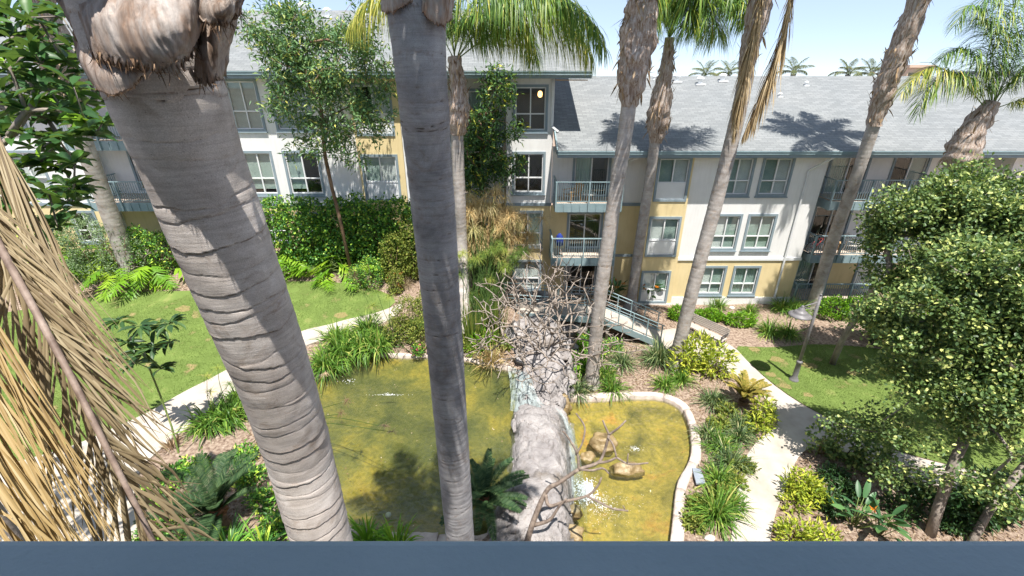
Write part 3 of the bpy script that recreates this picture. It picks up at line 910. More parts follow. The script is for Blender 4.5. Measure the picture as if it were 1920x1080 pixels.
def balcony(parent, x0, x1, yb, yf, zt, rail=1.13, left=True, right=True, slab=True, name='balcony'):
    s = MB()
    if slab:
        s.box(x0 + .03, yf + .03, zt - .12, x1 - .03, yb, zt)
    else:
        s.box(x0, yf, zt - .12, x1, yb, zt - .02)
    b = s.build(name, M['deck_board'], parent)
    if slab:
        f = MB()
        f.box(x0, yf, zt - .44, x1, yf + .028, zt + .02)
        f.box(x0, yf + .03, zt - .44, x0 + .028, yb, zt + .02); f.box(x1 - .028, yf + .03, zt - .44, x1, yb, zt + .02)
        f.build('fascia', M['rail_paint'], b)
        n = max(3, int((x1 - x0) / .42))
        bm_ = MB().box(-.02, -.03, -.2, .02, 0, .2).mesh('batten')
        for i in range(n + 1):
            obj('batten', bm_, M['rail_paint'], b, loc=(x0 + .03 + (x1 - x0 - .06) * i / n, yf - .003, zt - .21))
        under = MB().box(x0 + .035, yf + .035, zt - .2, x1 - .035, yb, zt - .125)
        under.build('soffit', M['trim_paint'], b)
    r = MB()
    zr = zt + rail
    r.box(x0 - .03, yf - .03, zr - .045, x1 + .03, yf + .055, zr)
    r.box(x0 + .03, yf + .004, zt + .1, x1 - .03, yf + .034, zt + .14)
    if left:
        r.box(x0 - .028, yf + .057, zr - .043, x0 + .05, yb, zr - .002); r.box(x0 + .004, yf + .05, zt + .1, x0 + .032, yb, zt + .14)
    if right:
        r.box(x1 - .05, yf + .057, zr - .043, x1 + .028, yb, zr - .002); r.box(x1 - .032, yf + .05, zt + .1, x1 - .004, yb, zt + .14)
    r.build('rail', M['rail_paint'], b)
    pm = MB().box(-.035, -.035, 0, .035, .035, rail + .38 if slab else rail).mesh('post')
    zp = zt - .4 if slab else zt
    np_ = max(2, int(round((x1 - x0) / 1.65)) + 1)
    for i in range(np_):
        obj('post', pm, M['rail_paint'], b, loc=(x0 + .02 + (x1 - x0 - .04) * i / (np_ - 1), yf - .012 + (0 if i in (0, np_ - 1) else -.03), zp))
    bl = MB().box(-.011, -.011, 0, .011, .011, rail - .19).mesh('baluster')
    n = int((x1 - x0) / .118)
    for i in range(1, n):
        obj('baluster', bl, M['rail_paint'], b, loc=(x0 + (x1 - x0) * i / n, yf + .019, zt + .142))
    n = int((yb - yf) / .118)
    for sx, on in ((x0 + .018, left), (x1 - .018, right)):
        if on:
            for i in range(1, n):
                obj('baluster', bl, M['rail_paint'], b, loc=(sx, yf + (yb - yf) * i / n, zt + .142))
    return b
def roof_slab(parent, x0, x1, ye, ze, yr, zr, name='roof'):
    mb = MB()
    th = .16
    yb, zb = 2 * yr - ye, ze
    top = [(ye, ze), (yr, zr), (yb, zb)]
    vs = [(x, y, z) for x in (x0, x1) for y, z in top] + [(x, y, z - th) for x in (x0, x1) for y, z in top]
    mb.add(vs, [(0, 3, 4, 1), (1, 4, 5, 2), (6, 7, 10, 9), (7, 8, 11, 10), (0, 6, 9, 3), (2, 5, 11, 8), (0, 1, 7, 6), (1, 2, 8, 7), (3, 9, 10, 4), (4, 10, 11, 5)])
    return mb.build(name, M['shingle'], parent)
def eave_trim(roof, x0, x1, ye, ze):
    g = MB()
    g.box(x0, ye - .10, ze - .17, x1, ye - .012, ze - .02)
    g.box(x0, ye - .125, ze - .055, x1, ye - .102, ze - .015)
    g.build('gutter', M['rail_paint'], roof)
    MB().box(x0, ye - .008, ze - .33, x1, ye + .05, ze - .175).build('fascia', M['trim_paint'], roof)
def downspout(parent, pts, name='downspout'):
    mb = MB()
    for a, b in zip(pts[:-1], pts[1:]):
        mb.bar(a, b, .095, .075, (0, 1, 0))
    return mb.build(name, M['spout_paint'], parent)
def roof_vent(roof, x, y, z, s=1.0):
    mb = MB()
    mb.box(x - .26 * s, y - .22 * s, z - .06, x + .26 * s, y + .2 * s, z + .035 * s)
    mb.lathe([(.12 * s, 0), (.12 * s, .2 * s), (.20 * s, .2 * s), (.21 * s, .26 * s), (.08 * s, .36 * s)], 12, (x, y, z + .03 * s))
    return mb.build('roof_vent', M['white_vinyl'], roof)

# ---- four-storey block on the left
BA = empty('apartment_building', (-12, 24.4, 3), 'four-storey white and yellow apartment block at left with the higher grey roof', 'building')
BA.location = (0, 0, 0)
YA = 24.4
WS, YS = M['white_stucco'], M['yellow_stucco']
# centre wall (X -0.3 .. 2.1)
hs_w, hs_y = [], []
hs_w.append(window(BA, .05, 1.80, 9.28, 11.52, YA, 'cross', 'NN'))
hs_w.append(window(BA, .0, 1.76, 6.10, 8.34, YA, 'cross', 'NN'))
hs_y.append(window(BA, .03, 1.72, 3.05, 5.20, YA, 'cross', 'NC'))
hs_y.append(window(BA, .03, 1.72, .35, 2.3, YA, 'cross', 'BB'))
wall(BA, WS, -.3, 2.1, 5.62, 12.0, YA, hs_w)
wall(BA, YS, -.3, 2.1, -.2, 5.5, YA, hs_y)
band(BA, -.34, 2.14, 5.47, 5.63, YA)
side_wall(BA, WS, 2.1, YA, 38, 5.62, 12.0); side_wall(BA, YS, 2.1, YA, 38, -.2, 5.62)
MB().add([(-.3, YA, 0), (-.3, 25.8, 0), (-.3, 25.8, 12), (-.3, YA, 12)], [(3, 2, 1, 0)]).build('wall', WS, BA)
# recess behind the climbing plant (X -5.5 .. -0.3)
YR = 25.8
hw = []; hy = []
hw.append(window(BA, -3.2, -1.4, 9.02, 11.3, YR, 'door', 'CC'))
hw.append(window(BA, -3.2, -1.4, 6.02, 8.25, YR, 'door', 'CN'))
hy.append(window(BA, -3.2, -1.4, 3.02, 5.2, YR, 'door', 'NN'))
wall(BA, WS, -5.5, -.3, 5.62, 12, YR, hw)
wall(BA, YS, -5.5, -.3, 2.2, 5.62, YR, hy)
balcony(BA, -3.7, -.45, YR, 24.55, 9.0)
balcony(BA, -3.7, -.45, YR, 24.55, 6.0)
# yellow bay
YB = 24.2
hb = [window(BA, -7.86, -5.92, 9.13, 11.6, YB, 'panel', 'NB'), window(BA, -7.86, -5.92, 5.78, 8.23, YB, 'panel', 'GB')]
wall(BA, YS, -7.98, -5.62, 2.3, 12, YB, hb)
MB().add([(-5.62, YB, 2.3), (-5.62, YR, 2.3), (-5.62, YR, 12), (-5.62, YB, 12)], [(0, 1, 2, 3)]).build('wall', YS, BA)
MB().add([(-7.98, YA, 2.3), (-7.98, YB, 2.3), (-7.98, YB, 12), (-7.98, YA, 12)], [(0, 1, 2, 3)]).build('wall', YS, BA)
MB().box(-5.60, YB + .02, 2.3, -5.45, YB + .2, 11.9).build('corner_board', M['white_vinyl'], BA)
# long white wall
hs = []
for i, (a, b) in enumerate(((-14.15, -12.5), (-11.97, -10.05), (-17.4, -15.6))):
    hs.append(window(BA, a, b, 9.32, 11.78, YA, 'cross', ('GG', 'GG', 'BB')[i]))
    hs.append(window(BA, a, b, 6.02, 8.38, YA, 'cross', ('GG', 'GN', 'BB')[i], .9))
wall(BA, WS, -18.3, -7.98, 5.62, 12, YA, hs)
hy = [window(BA, -14.1, -12.5, 3.3, 5.1, YA, 'cross', 'NN'), window(BA, -11.9, -10.2, 3.3, 5.1, YA, 'cross', 'NN')]
wall(BA, YS, -18.3, -7.98, 2.2, 5.5, YA, hy)
band(BA, -18.34, -8.02, 5.47, 5.63, YA)
# balcony recess at the far left
YL = 25.7
hw = [window(BA, -21.1, -19.9, 9.02, 11.4, YL, 'door', 'NN'), window(BA, -21.1, -19.9, 6.02, 8.4, YL, 'door', 'NN')]
hy = [window(BA, -20.6, -19.2, 2.9, 5.0, YL, 'door', 'NN')]
wall(BA, WS, -22.6, -18.3, 5.62, 12, YL, hw)
wall(BA, YS, -22.6, -18.3, 2.2, 5.62, YL, hy)
MB().add([(-18.3, YA, 2.2), (-18.3, YL, 2.2), (-18.3, YL, 12), (-18.3, YA, 12)], [(3, 2, 1, 0)]).build('wall', WS, BA)
MB().add([(-22.6, YA, 2.2), (-22.6, YL, 2.2), (-22.6, YL, 12), (-22.6, YA, 12)], [(0, 1, 2, 3)]).build('wall', WS, BA)
balcony(BA, -22.2, -18.75, YL, 23.5, 8.95)
balcony(BA, -22.2, -18.75, YL, 23.5, 5.85)
hw = [window(BA, -26.4, -24.6, 6.1, 8.4, YA, 'cross', 'BB'), window(BA, -26.4, -24.6, 9.3, 11.6, YA, 'cross', 'BB')]
wall(BA, WS, -44, -22.6, 5.62, 12, YA, hw)
hy = [window(BA, -24.4, -22.95, 3.3, 5.2, YA, 'cross', 'NB')]
wall(BA, YS, -44, -22.6, 2.2, 5.5, YA, hy)
band(BA, -44, -22.56, 5.47, 5.63, YA)
side_wall(BA, WS, -44, YA, 38, 2.2, 12)
RA = roof_slab(BA, -44.6, 3.75, 23.55, 12.12, 31, 15.35)
eave_trim(RA, -44.6, 3.75, 23.55, 12.12)
MB().box(-44, 23.62, 11.80, 2.1, YA - .01, 11.84).build('soffit', M['white_stucco'], RA)
MB().box(2.11, 23.7, 11.70, 3.6, 24.6, 11.74).build('soffit', M['teak'], RA)
MB().add([(2.1, YA, 12), (2.1, 38, 12), (2.1, 31, 15.15)], [(0, 1, 2)]).build('gable', WS, BA)
downspout(BA, [(2.0, YA - .06, 11.7), (2.0, YA - .06, 9.6), (2.35, YA - .25, 9.35)])
for u, v, s in ((571, 27, 1.6), (615, 32, 1.2), (690, 40, 1.0)):
    d = ray(u, v)
    sl_ = (15.35 - 12.12) / (31 - 23.55)
    t = (12.12 - 23.55 * sl_ - CAMH) / (d[2] - sl_ * d[1])
    roof_vent(RA, d[0] * t, d[1] * t, CAMH + d[2] * t, s)

# ---- three-storey block on the right
BB = empty('apartment_building', (0, 0, 0), 'three-storey white and yellow apartment block at right with the long grey roof', 'building')
YF = 23.3
# recess with two balconies (X 2.1 .. 7.15)
YC = 24.4
hw = [window(BB, 3.20, 5.22, 5.98, 8.26, YC, 'door', 'CN')]
hy = [window(BB, 3.05, 5.05, 3.0, 5.15, YC, 'door', 'NN'), window(BB, 3.05, 5.0, .05, 2.2, YC, 'door', 'NN')]
wall(BB, WS, 2.11, 7.15, 5.62, 8.6, YC, hw)
wall(BB, YS, 2.11, 7.15, -.2, 5.5, YC, hy)
band(BB, 5.55, 7.13, 5.47, 5.63, YC); band(BB, 5.55, 7.13, 2.5, 2.65, YC)
balcony(BB, 2.22, 5.6, YC, 22.85, 5.98)
balcony(BB, 2.12, 5.5, YC, 22.85, 3.0)
downspout(BB, [(6.25, 22.7, 8.38), (5.85, YC - .06, 7.7), (5.85, YC - .06, .2)])
# yellow bay (X 7.15 .. 9.05)
YY_ = 23.18
hb = [window(BB, 7.26, 8.98, 6.02, 8.29, YY_, 'panel', 'GB'), window(BB, 7.22, 8.92, 2.96, 5.22, YY_, 'panel', 'BG'), window(BB, 7.18, 8.82, .12, 2.13, YY_, 'panel', 'BG')]
wall(BB, YS, 7.15, 9.08, -.2, 8.6, YY_, hb)
MB().add([(7.15, YY_, -.2), (7.15, YC, -.2), (7.15, YC, 8.6), (7.15, YY_, 8.6)], [(3, 2, 1, 0)]).build('wall', YS, BB)
MB().add([(9.08, YY_, -.2), (9.08, YF, -.2), (9.08, YF, 8.6), (9.08, YY_, 8.6)], [(0, 1, 2, 3)]).build('wall', YS, BB)
# white section with pairs of windows (X 9.08 .. 15.85)
hw = [window(BB, 10.62, 12.22, 6.25, 8.29, YF, 'cross', 'GB'), window(BB, 12.56, 14.17, 6.25, 8.29, YF, 'cross', 'GB'),
      window(BB, 10.62, 12.16, 3.28, 5.33, YF, 'cross', 'BG'), window(BB, 12.45, 14.0, 3.28, 5.33, YF, 'cross', 'GG')]
hy = [window(BB, 10.42, 11.94, .56, 2.38, YF, 'cross', 'BG'), window(BB, 12.3, 13.82, .56, 2.38, YF, 'cross', 'CC')]
wall(BB, WS, 9.08, 15.85, 2.86, 8.6, YF, hw)
wall(BB, YS, 9.08, 15.85, .46, 2.72, YF, hy)
band(BB, 9.1, 15.89, 2.71, 2.87, YF, .06, 'white_vinyl')
MB().box(9.1, YF - .05, -.3, 15.9, YF + .05, .46).build('plinth', M['white_stucco'], BB)
MB().box(7.1, YY_ - .05, -.3, 9.07, YY_ + .05, .11).build('plinth', M['white_stucco'], BB)
downspout(BB, [(15.6, 22.55, 8.38), (14.95, YF - .06, 7.6), (14.95, YF - .06, .3)])
# second recess with balconies (X 15.85 .. 25)
YD = 24.9
hw = [window(BB, 17.0, 19.2, 6.0, 8.4, YD, 'door', 'CN'), window(BB, 20.4, 22.4, 6.0, 8.4, YD, 'door', 'NG'), window(BB, 23.2, 24.8, 6.3, 8.4, YD, 'wide', 'NN'),
      window(BB, 16.9, 19.1, 3.02, 5.4, YD, 'door', 'NN'), window(BB, 20.4, 22.4, 3.02, 5.4, YD, 'door', 'NN')]
hy = [window(BB, 16.8, 18.9, .05, 2.4, YD, 'door', 'CN'), window(BB, 20.4, 22.4, .3, 2.4, YD, 'wide', 'BB')]
wall(BB, WS, 15.85, 25.2, 2.9, 8.7, YD, hw)
wall(BB, YS, 15.85, 25.2, -.2, 2.9, YD, hy)
MB().add([(15.85, YF, 2.86), (15.85, YD, 2.86), (15.85, YD, 8.6), (15.85, YF, 8.6)], [(0, 1, 2, 3)]).build('wall', WS, BB)
MB().add([(15.85, YF, -.2), (15.85, YD, -.2), (15.85, YD, 2.86), (15.85, YF, 2.86)], [(0, 1, 2, 3)]).build('wall', YS, BB)
balcony(BB, 16.35, 22.0, YD, 23.05, 6.03)
balcony(BB, 16.2, 22.0, YD, 23.05, 3.08)
balcony(BB, 15.95, 20.6, YD, 23.1, .25, 1.12, True, True, False, 'patio')
hw = [window(BB, 26.6, 28.3, 6.3, 8.35, YF, 'cross', 'NN'), window(BB, 29.4, 31.2, 6.3, 8.35, YF, 'cross', 'BB')]
wall(BB, WS, 25.2, 44, -.2, 8.6, YF, hw)
MB().add([(25.2, YF, -.2), (25.2, YD, -.2), (25.2, YD, 8.6), (25.2, YF, 8.6)], [(3, 2, 1, 0)]).build('wall', WS, BB)
RB = roof_slab(BB, 2.13, 46, 22.5, 8.66, 31, 11.86)
eave_trim(RB, 2.2, 46, 22.5, 8.66)
MB().box(2.2, 22.56, 8.33, 44, 24.38, 8.36).build('soffit', M['white_stucco'], RB)
MB().bar((2.17, 22.46, 8.60), (2.17, 24.38, 9.32), .06, .26).build('rake_board', M['rail_paint'], RB)
for u, v, s in ((1268, 153, 1.1), (1312, 158, 1.1), (1354, 152, 1.1), (1462, 181, .55), (1511, 160, .6), (1227, 148, .5)):
    d = ray(u, v)
    sl_ = (11.86 - 8.66) / (31 - 22.5)
    t = (8.66 - 22.5 * sl_ - CAMH) / (d[2] - sl_ * d[1])
    roof_vent(RB, d[0] * t, d[1] * t, CAMH + d[2] * t, s)
# wing that turns towards us at the far right
# ---- far things over the ridge
far = empty('distant_building', (0, 0, 0), 'tan flat-topped building far behind the long grey roof', 'building')
MB().box(66.0, 84, 0, 70, 88, 12.9).build('wall', M['far_wall'], far)
MB().box(65.8, 83.7, 12.9, 70.2, 88.3, 13.3).build('roof', M['far_wall'], far)
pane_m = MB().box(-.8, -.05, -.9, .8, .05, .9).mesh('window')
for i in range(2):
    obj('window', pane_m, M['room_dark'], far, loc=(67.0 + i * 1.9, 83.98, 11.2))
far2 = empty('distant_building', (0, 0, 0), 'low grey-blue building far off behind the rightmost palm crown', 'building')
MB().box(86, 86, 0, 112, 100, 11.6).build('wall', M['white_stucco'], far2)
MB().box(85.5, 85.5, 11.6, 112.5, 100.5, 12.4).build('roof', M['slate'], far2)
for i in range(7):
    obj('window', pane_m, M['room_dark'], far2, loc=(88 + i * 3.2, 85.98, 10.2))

# ---- our own balcony: parapet cap in front, ceiling overhead
bal = empty('balcony', (0, 0, 0), 'blue-grey painted balcony parapet cap along the bottom edge', 'balcony')
zc_ = CAMH - .46
yfar = .46 / math.tan(PITCH + math.atan((1018 - 540) / FOC)) + .007
cap = MB().box(-3.2, .05, zc_ - .045, 3.2, yfar, zc_).build('parapet_cap', M['parapet_paint'], bal)
bevel(cap, .010, 3)
MB().box(-3.2, .085, zc_ - 1.2, 3.2, yfar - .04, zc_ - .05).build('parapet', M['parapet_paint'], bal)
MB().box(-3.4, -2.4, zc_ - 1.35, 3.4, yfar - .03, zc_ - 1.205).build('floor', M['concrete'], bal)
own = empty('apartment_building', (0, 0, 0), 'white apartment block behind the viewer, out of the picture', 'building')
wall(own, WS, -24, 24, -.2, 10.2, -.4, [], name='wall')
wall(own, WS, -24, 24, 10.2, 13.2, -2.42, [], name='wall')
MB().box(-24.5, -12, 13.2, 24.5, -.12, 13.42).build('roof', M['trim_paint'], own)
# ------------------------------------------------------------------ palms
def crom(pts, n):
    P = [np.array(p, float) for p in pts]
    P = [2 * P[0] - P[1]] + P + [2 * P[-1] - P[-2]]
    out = []
    m = len(P) - 3
    for i in range(m):
        p0, p1, p2, p3 = P[i:i + 4]
        k = n if i < m - 1 else n + 1
        for j in range(k):
            t = j / n
            out.append(.5 * ((2 * p1) + (-p0 + p2) * t + (2 * p0 - 5 * p1 + 4 * p2 - p3) * t * t + (-p0 + 3 * p1 - 3 * p2 + p3) * t ** 3))
    return np.array(out)
def resample(C, ds):
    seg = np.linalg.norm(np.diff(C, axis=0), axis=1)
    s = np.concatenate([[0], np.cumsum(seg)])
    q = ds if hasattr(ds, '__len__') else np.arange(0, s[-1], ds)
    q = np.clip(q, 0, s[-1])
    return np.stack([np.interp(q, s, C[:, i]) for i in range(3)], 1), q, s[-1]
def trunk_mesh(pts, rfun, nth, hs, spacing, lip, groove, wob, seed, tilt=.04, bulge=.004):
    """ringed palm trunk along pts (bottom to top); hs: sample positions along its length"""
    rng = np.random.default_rng(seed)
    C, q, tot = resample(crom(pts, 14), np.asarray(hs))
    T = unit(np.gradient(C, axis=0))
    ref = np.array((0, -1.0, 0))
    A = unit(np.cross(T, np.array((1.0, 0, 0)))); A = -A          # towards the viewer
    B = np.cross(T, A)
    th = np.arange(nth) * 2 * np.pi / nth
    rings = [-.3]
    while rings[-1] < tot + .5:
        sp = spacing(rings[-1]) if callable(spacing) else spacing
        rings.append(rings[-1] + sp * rng.uniform(.5, 1.5))
    rings = np.array(rings)
    ta = rng.normal(0, tilt, (len(rings), 2)) * .5
    ph = rng.uniform(0, 100, len(rings))
    str_ = .12 + .88 * rng.uniform(0, 1.0, len(rings)) ** 1.4
    R = np.zeros((len(q), nth)); TI = np.zeros((len(q), nth))
    for j, t in enumerate(th):
        w = np.array([noise.noise(Vector((math.cos(t) * 1.6, math.sin(t) * 1.6, p))) for p in ph])
        w2 = np.array([noise.noise(Vector((math.cos(t) * 6, math.sin(t) * 6, p + 50))) for p in ph])
        H = rings + ta[:, 0] * math.cos(t) + ta[:, 1] * math.sin(t) + w * wob + w2 * wob * .22
        H = np.maximum.accumulate(H + np.arange(len(H)) * 1e-5)
        k = np.clip(np.searchsorted(H, q, side='right') - 1, 0, len(H) - 2)
        gap = np.maximum(H[k + 1] - H[k], 1e-4)
        s = (q - H[k]) / gap
        d0 = q - H[k]; d1 = H[k + 1] - q
        fade = np.clip(gap / .03, 0, 1)
        R[:, j] = (lip * str_[k] * np.exp(-d0 / .035) - groove * str_[k + 1] * (.35 + 1.3 * np.clip(w2[k + 1] + .4, 0, 1)) * np.exp(-(d1 / .0045) ** 2) + bulge * np.sin(np.pi * np.clip(s, 0, 1))) * fade
        TI[:, j] = np.clip(np.maximum((.55 + .8 * np.clip(w2[k + 1] + .25, -.3, .6)) * str_[k + 1] ** .5 * np.exp(-(d1 / .0045) ** 2), .42 * str_[k] * np.exp(-d0 / .02)) + .5 * str_[k + 1] * np.exp(-d1 / .03), 0, 1)
    rad_ = np.array([rfun(x) for x in q])
    V = np.zeros((len(q), nth, 3))
    for i in range(len(q)):
        for j in range(nth):
            c, s = math.cos(th[j]), math.sin(th[j])
            p = C[i] + (A[i] * c + B[i] * s) * rad_[i]
            n1 = noise.noise(Vector((p[0] * 3 + seed, p[1] * 3, p[2] * 2.2)))
            n2 = noise.noise(Vector((p[0] * 14, p[1] * 14 + seed, p[2] * 11)))
            r = rad_[i] * (1 + .025 * n1) + R[i, j] * (1 + .5 * n2) + .0016 * n2
            V[i, j] = C[i] + (A[i] * c + B[i] * s) * r
            TI[i, j] = min(1, max(0, TI[i, j] * (1 + .9 * n2) + .16 * n1))
    m = len(q)
    idx = np.arange(m * nth).reshape(m, nth)
    nxt = np.roll(idx, -1, axis=1)
    F = np.stack([idx[:-1], nxt[:-1], nxt[1:], idx[1:]], -1).reshape(-1, 4)[:, ::-1]
    F = F[:, ::-1]
    return np_mesh('trunk', V.reshape(-1, 3), F, True, TI.ravel()), C, q
def frond_parts(pts, leafL, n, grav, width=.035, fwd=.55, seed=1, spread=.85, r0=.022, bare=.16, lift=.15, tint=(0, 1), jit=.12):
    """rachis tube and hanging leaflets along a curve; returns (rachis MB, leaflet Soup)"""
    C, q, tot = resample(crom(pts, 8), np.linspace(0, 1e9, 2))
    C = crom(pts, 8)
    seg = np.concatenate([[0], np.cumsum(np.linalg.norm(np.diff(C, axis=0), axis=1))]); tot = seg[-1]
    q = np.linspace(0, tot, 16)
    Cc = np.stack([np.interp(q, seg, C[:, i]) for i in range(3)], 1)
    mb = MB().tube([tuple(p) for p in Cc], [r0 * (1 - .85 * i / 15) for i in range(16)], 6)
    sp = Soup()
    t = np.linspace(bare, .995, n)
    P = np.stack([np.interp(t * tot, seg, C[:, i]) for i in range(3)], 1)
    P2 = np.stack([np.interp(np.minimum(t * tot + .03, tot), seg, C[:, i]) for i in range(3)], 1)
    P1 = np.stack([np.interp(np.maximum(t * tot - .03, 0), seg, C[:, i]) for i in range(3)], 1)
    T = unit(P2 - P1)
    up = np.array((0, 0, 1.0))
    S = unit(np.cross(T, up) + 1e-6)
    env = np.minimum(1, .45 + 1.9 * (t - bare)) * np.minimum(1, .35 + 2.2 * (1 - t))
    for sd in (-1, 1):
        D = S * (sd * spread) + T * (fwd + .5 * t[:, None] ** 2) + up * lift + RNG.normal(0, jit, (n, 3))
        V, F, k = ribbons(P, D, leafL * env * RNG.uniform(.85, 1.12, n), width * (.7 + .5 * env), grav * RNG.uniform(.75, 1.25, n), 4)
        sp.add(V, F, rt(n, k, *tint))
    return mb, sp
def add_frond(palm, pts, leafL, n, grav, mleaf, mrach, **kw):
    mb, sp = frond_parts(pts, leafL, n, grav, **kw)
    r = mb.build('frond', mrach, palm, True)
    sp.build('leaflets', mleaf, r, 'stuff')
    return r
M['petiole'] = m_noise('petiole', [(.3, (.075, .13, .03)), (.55, (.16, .22, .055)), (.75, (.27, .28, .09))], 4, 4, .5, .4)
# shared crown fronds, by how steeply they rise
FR = []
for e0, arch, g in ((75, 50, 1.0), (55, 75, 1.3), (35, 85, 1.6), (12, 70, 1.9)):
    for v in range(2):
        pts = [Vector((0, 0, 0))]
        p = Vector((0, 0, 0)); L = 2.7
        for i in range(8):
            t = (i + .5) / 8
            e = rad(e0 - arch * t ** 1.3)
            p = p + Vector((math.cos(e), .05 * math.sin(3 * t + v), math.sin(e))) * (L / 8)
            pts.append(p)
        mb, sp = frond_parts([tuple(x) for x in pts], .75, 70, g * 1.3, .036, seed=v)
        FR.append((mb.mesh('frond', True), sp.mesh('leaflets')))
def crown(palm, hub, nf, scale=1.0, emin=0, emax=8, mleaf='leaf_palm', rot=0.0, skip=None):
    for i in range(nf):
        az = rot + i * 2.399963
        k = int(emin + (emax - emin) * (i / max(1, nf - 1)) * .999)
        if skip and skip(az % (2 * math.pi), k): continue
        a, b = FR[k]
        r = obj('frond', a, M['petiole'], palm)
        r.location = hub
        r.rotation_euler = (random.uniform(-.1, .1), 0, az)
        r.scale = (scale,) * 3
        lf = bpy.data.objects.new('leaflets', b)
        if len(b.materials) == 0: b.materials.append(M[mleaf])
        link(lf, r); lf['kind'] = 'stuff'
        if b.materials[0] != M[mleaf]:
            lf.material_slots[0].link = 'OBJECT'; lf.material_slots[0].material = M[mleaf]
def boot_mesh(C, rad_, seed, amp=.35, nth=20):
    """lumpy mass of old leaf bases along a short curve with radii"""
    V = []
    n = len(C)
    T = unit(np.gradient(np.array(C), axis=0))
    for i in range(n):
        A = np.cross(T[i], (1, 0, 0)); A /= np.linalg.norm(A); B = np.cross(T[i], A)
        for j in range(nth):
            t = 2 * math.pi * j / nth
            d = A * math.cos(t) + B * math.sin(t)
            p = np.array(C[i]) + d * rad_[i]
            nz = noise.noise(Vector((p[0] * 5 + seed, p[1] * 5, p[2] * 3)))
            nz2 = abs(noise.noise(Vector((math.cos(t) * 3 + seed, math.sin(t) * 3, p[2] * 2.0))))
            V.append(np.array(C[i]) + d * rad_[i] * (1 + amp * nz + amp * .8 * (nz2 - .25)))
    idx = np.arange(n * nth).reshape(n, nth); nx_ = np.roll(idx, -1, 1)
    F = np.stack([idx[:-1], nx_[:-1], nx_[1:], idx[1:]], -1).reshape(-1, 4)
    return np.array(V), F
def boots(palm, pts, radii, seed, frays=60, name='leaf_bases'):
    C, q, tot = resample(crom(pts, 10), np.linspace(0, 1e9, 2))
    Cc = crom(pts, 10)
    seg = np.concatenate([[0], np.cumsum(np.linalg.norm(np.diff(Cc, axis=0), axis=1))])
    q = np.linspace(0, seg[-1], 34)
    C = np.stack([np.interp(q, seg, Cc[:, i]) for i in range(3)], 1)
    R = np.interp(np.linspace(0, 1, 34), np.linspace(0, 1, len(radii)), radii)
    V, F = boot_mesh(C, R, seed)
    o = obj(name, np_mesh(name, V, F, True), M['sheath'], palm)
    # torn husk flaps and fibres
    n = frays
    i = RNG.integers(2, 32, n); t = RNG.uniform(0, 2 * np.pi, n)
    d = np.stack([np.cos(t), np.sin(t), np.zeros(n)], 1)
    P = C[i] + d * (R[i] * .98)[:, None]
    D = d * .55 + np.array((0, 0, 1.0)) * RNG.choice([-1, 1], n, p=[.6, .4])[:, None] + RNG.normal(0, .25, (n, 3))
    V, F, k = ribbons(P, D, RNG.uniform(.12, .4, n) * np.clip(R.max() / .3, .6, 1.3), RNG.uniform(.02, .09, n), RNG.uniform(-.2, .9, n), 3)
    Soup().add(V, F, rt(n, k)).build('husk_fibres', M['dead_brown'], palm, 'stuff')
    return o
def midpalm(label, group, base, pts, r, boot_pts, boot_r, seed, mat='bark_palm_far', spacing=.16, frays=60):
    o = empty('palm_tree', base, label, 'palm tree', group)
    o.location = (0, 0, 0)
    P = [tuple(base)] + [tuple(p) for p in pts]
    Cc = crom(P, 14)
    L = np.linalg.norm(np.diff(Cc, axis=0), axis=1).sum()
    hs = np.arange(0, L, .045)
    rf = lambda x: r * (1 + .55 * math.exp(-x / .35)) * (1.04 - .10 * x / L)
    me, C, q = trunk_mesh(P, rf, 22, hs, spacing, .014, .016, .05, seed, .05, .006)
    obj('trunk', me, M[mat], o)
    if boot_pts:
        boots(o, [tuple(p) for p in boot_pts], boot_r, seed, frays)
    return o
GP = 'tall palms round the pond'
# palm right of the waterfall, shaggy head
b = G(1108, 722)
P3 = midpalm('palm with a shaggy bulging head standing just right of the bare shrub', GP, b,
             [at_y(1125, 560, 15.8), at_y(1148, 400, 15.9), at_y(1168, 280, 15.9), at_y(1180, 190, 15.9)], .25,
             [at_y(1178, 200, 15.9), at_y(1186, 150, 15.9), at_y(1192, 95, 15.9), at_y(1200, 40, 15.9), at_y(1208, -40, 15.9)], [.24, .44, .50, .52, .46, .36], 31, frays=150)
crown(P3, at_y(1212, -110, 15.9), 17, 1.15, 0, 7, rot=.4)
# palm by the yellow bay
b = G(1182, 578)
P4 = midpalm('slim palm with a swollen brown boot in front of the yellow bay', GP, b,
             [at_y(1200, 450, 22.4), at_y(1216, 350, 22.3), at_y(1228, 265, 22.3)], .25,
             [at_y(1229, 268, 22.3), at_y(1236, 215, 22.3), at_y(1243, 165, 22.3), at_y(1250, 120, 22.3), at_y(1256, 70, 22.3)], [.27, .52, .50, .34, .25, .2], 37, frays=120)
hub = at_y(1256, 70, 22.3)
for pts in ([(1256, 70), (1285, 5), (1335, -35), (1385, -10), (1402, 45)], [(1256, 70), (1270, 0), (1300, -50), (1345, -40), (1372, 20)], [(1256, 70), (1248, 10), (1232, -30), (1212, -10), (1203, 45)],
            [(1256, 75), (1262, 0), (1282, -60), (1310, -20), (1322, 50)], [(1254, 70), (1240, 0), (1225, -10), (1222, 50)], [(1256, 70), (1268, 30), (1300, 10), (1335, 30), (1350, 70)],
            [(1256, 70), (1290, 20), (1350, -20), (1400, 0), (1420, 30)], [(1256, 70), (1262, 10), (1275, -10), (1295, 20), (1300, 60)], [(1256, 70), (1280, -10), (1330, -60), (1380, -50), (1400, -10)]):
    add_frond(P4, [tuple(at_y(u, v, 22.3 - .35 * i * (1 if k_ % 2 else -.5))) for k_, (i, (u, v)) in enumerate(enumerate(pts))], 1.7, 150, 3.4, M['leaf_palm'], M['petiole'], width=.03, fwd=.5, jit=.3)
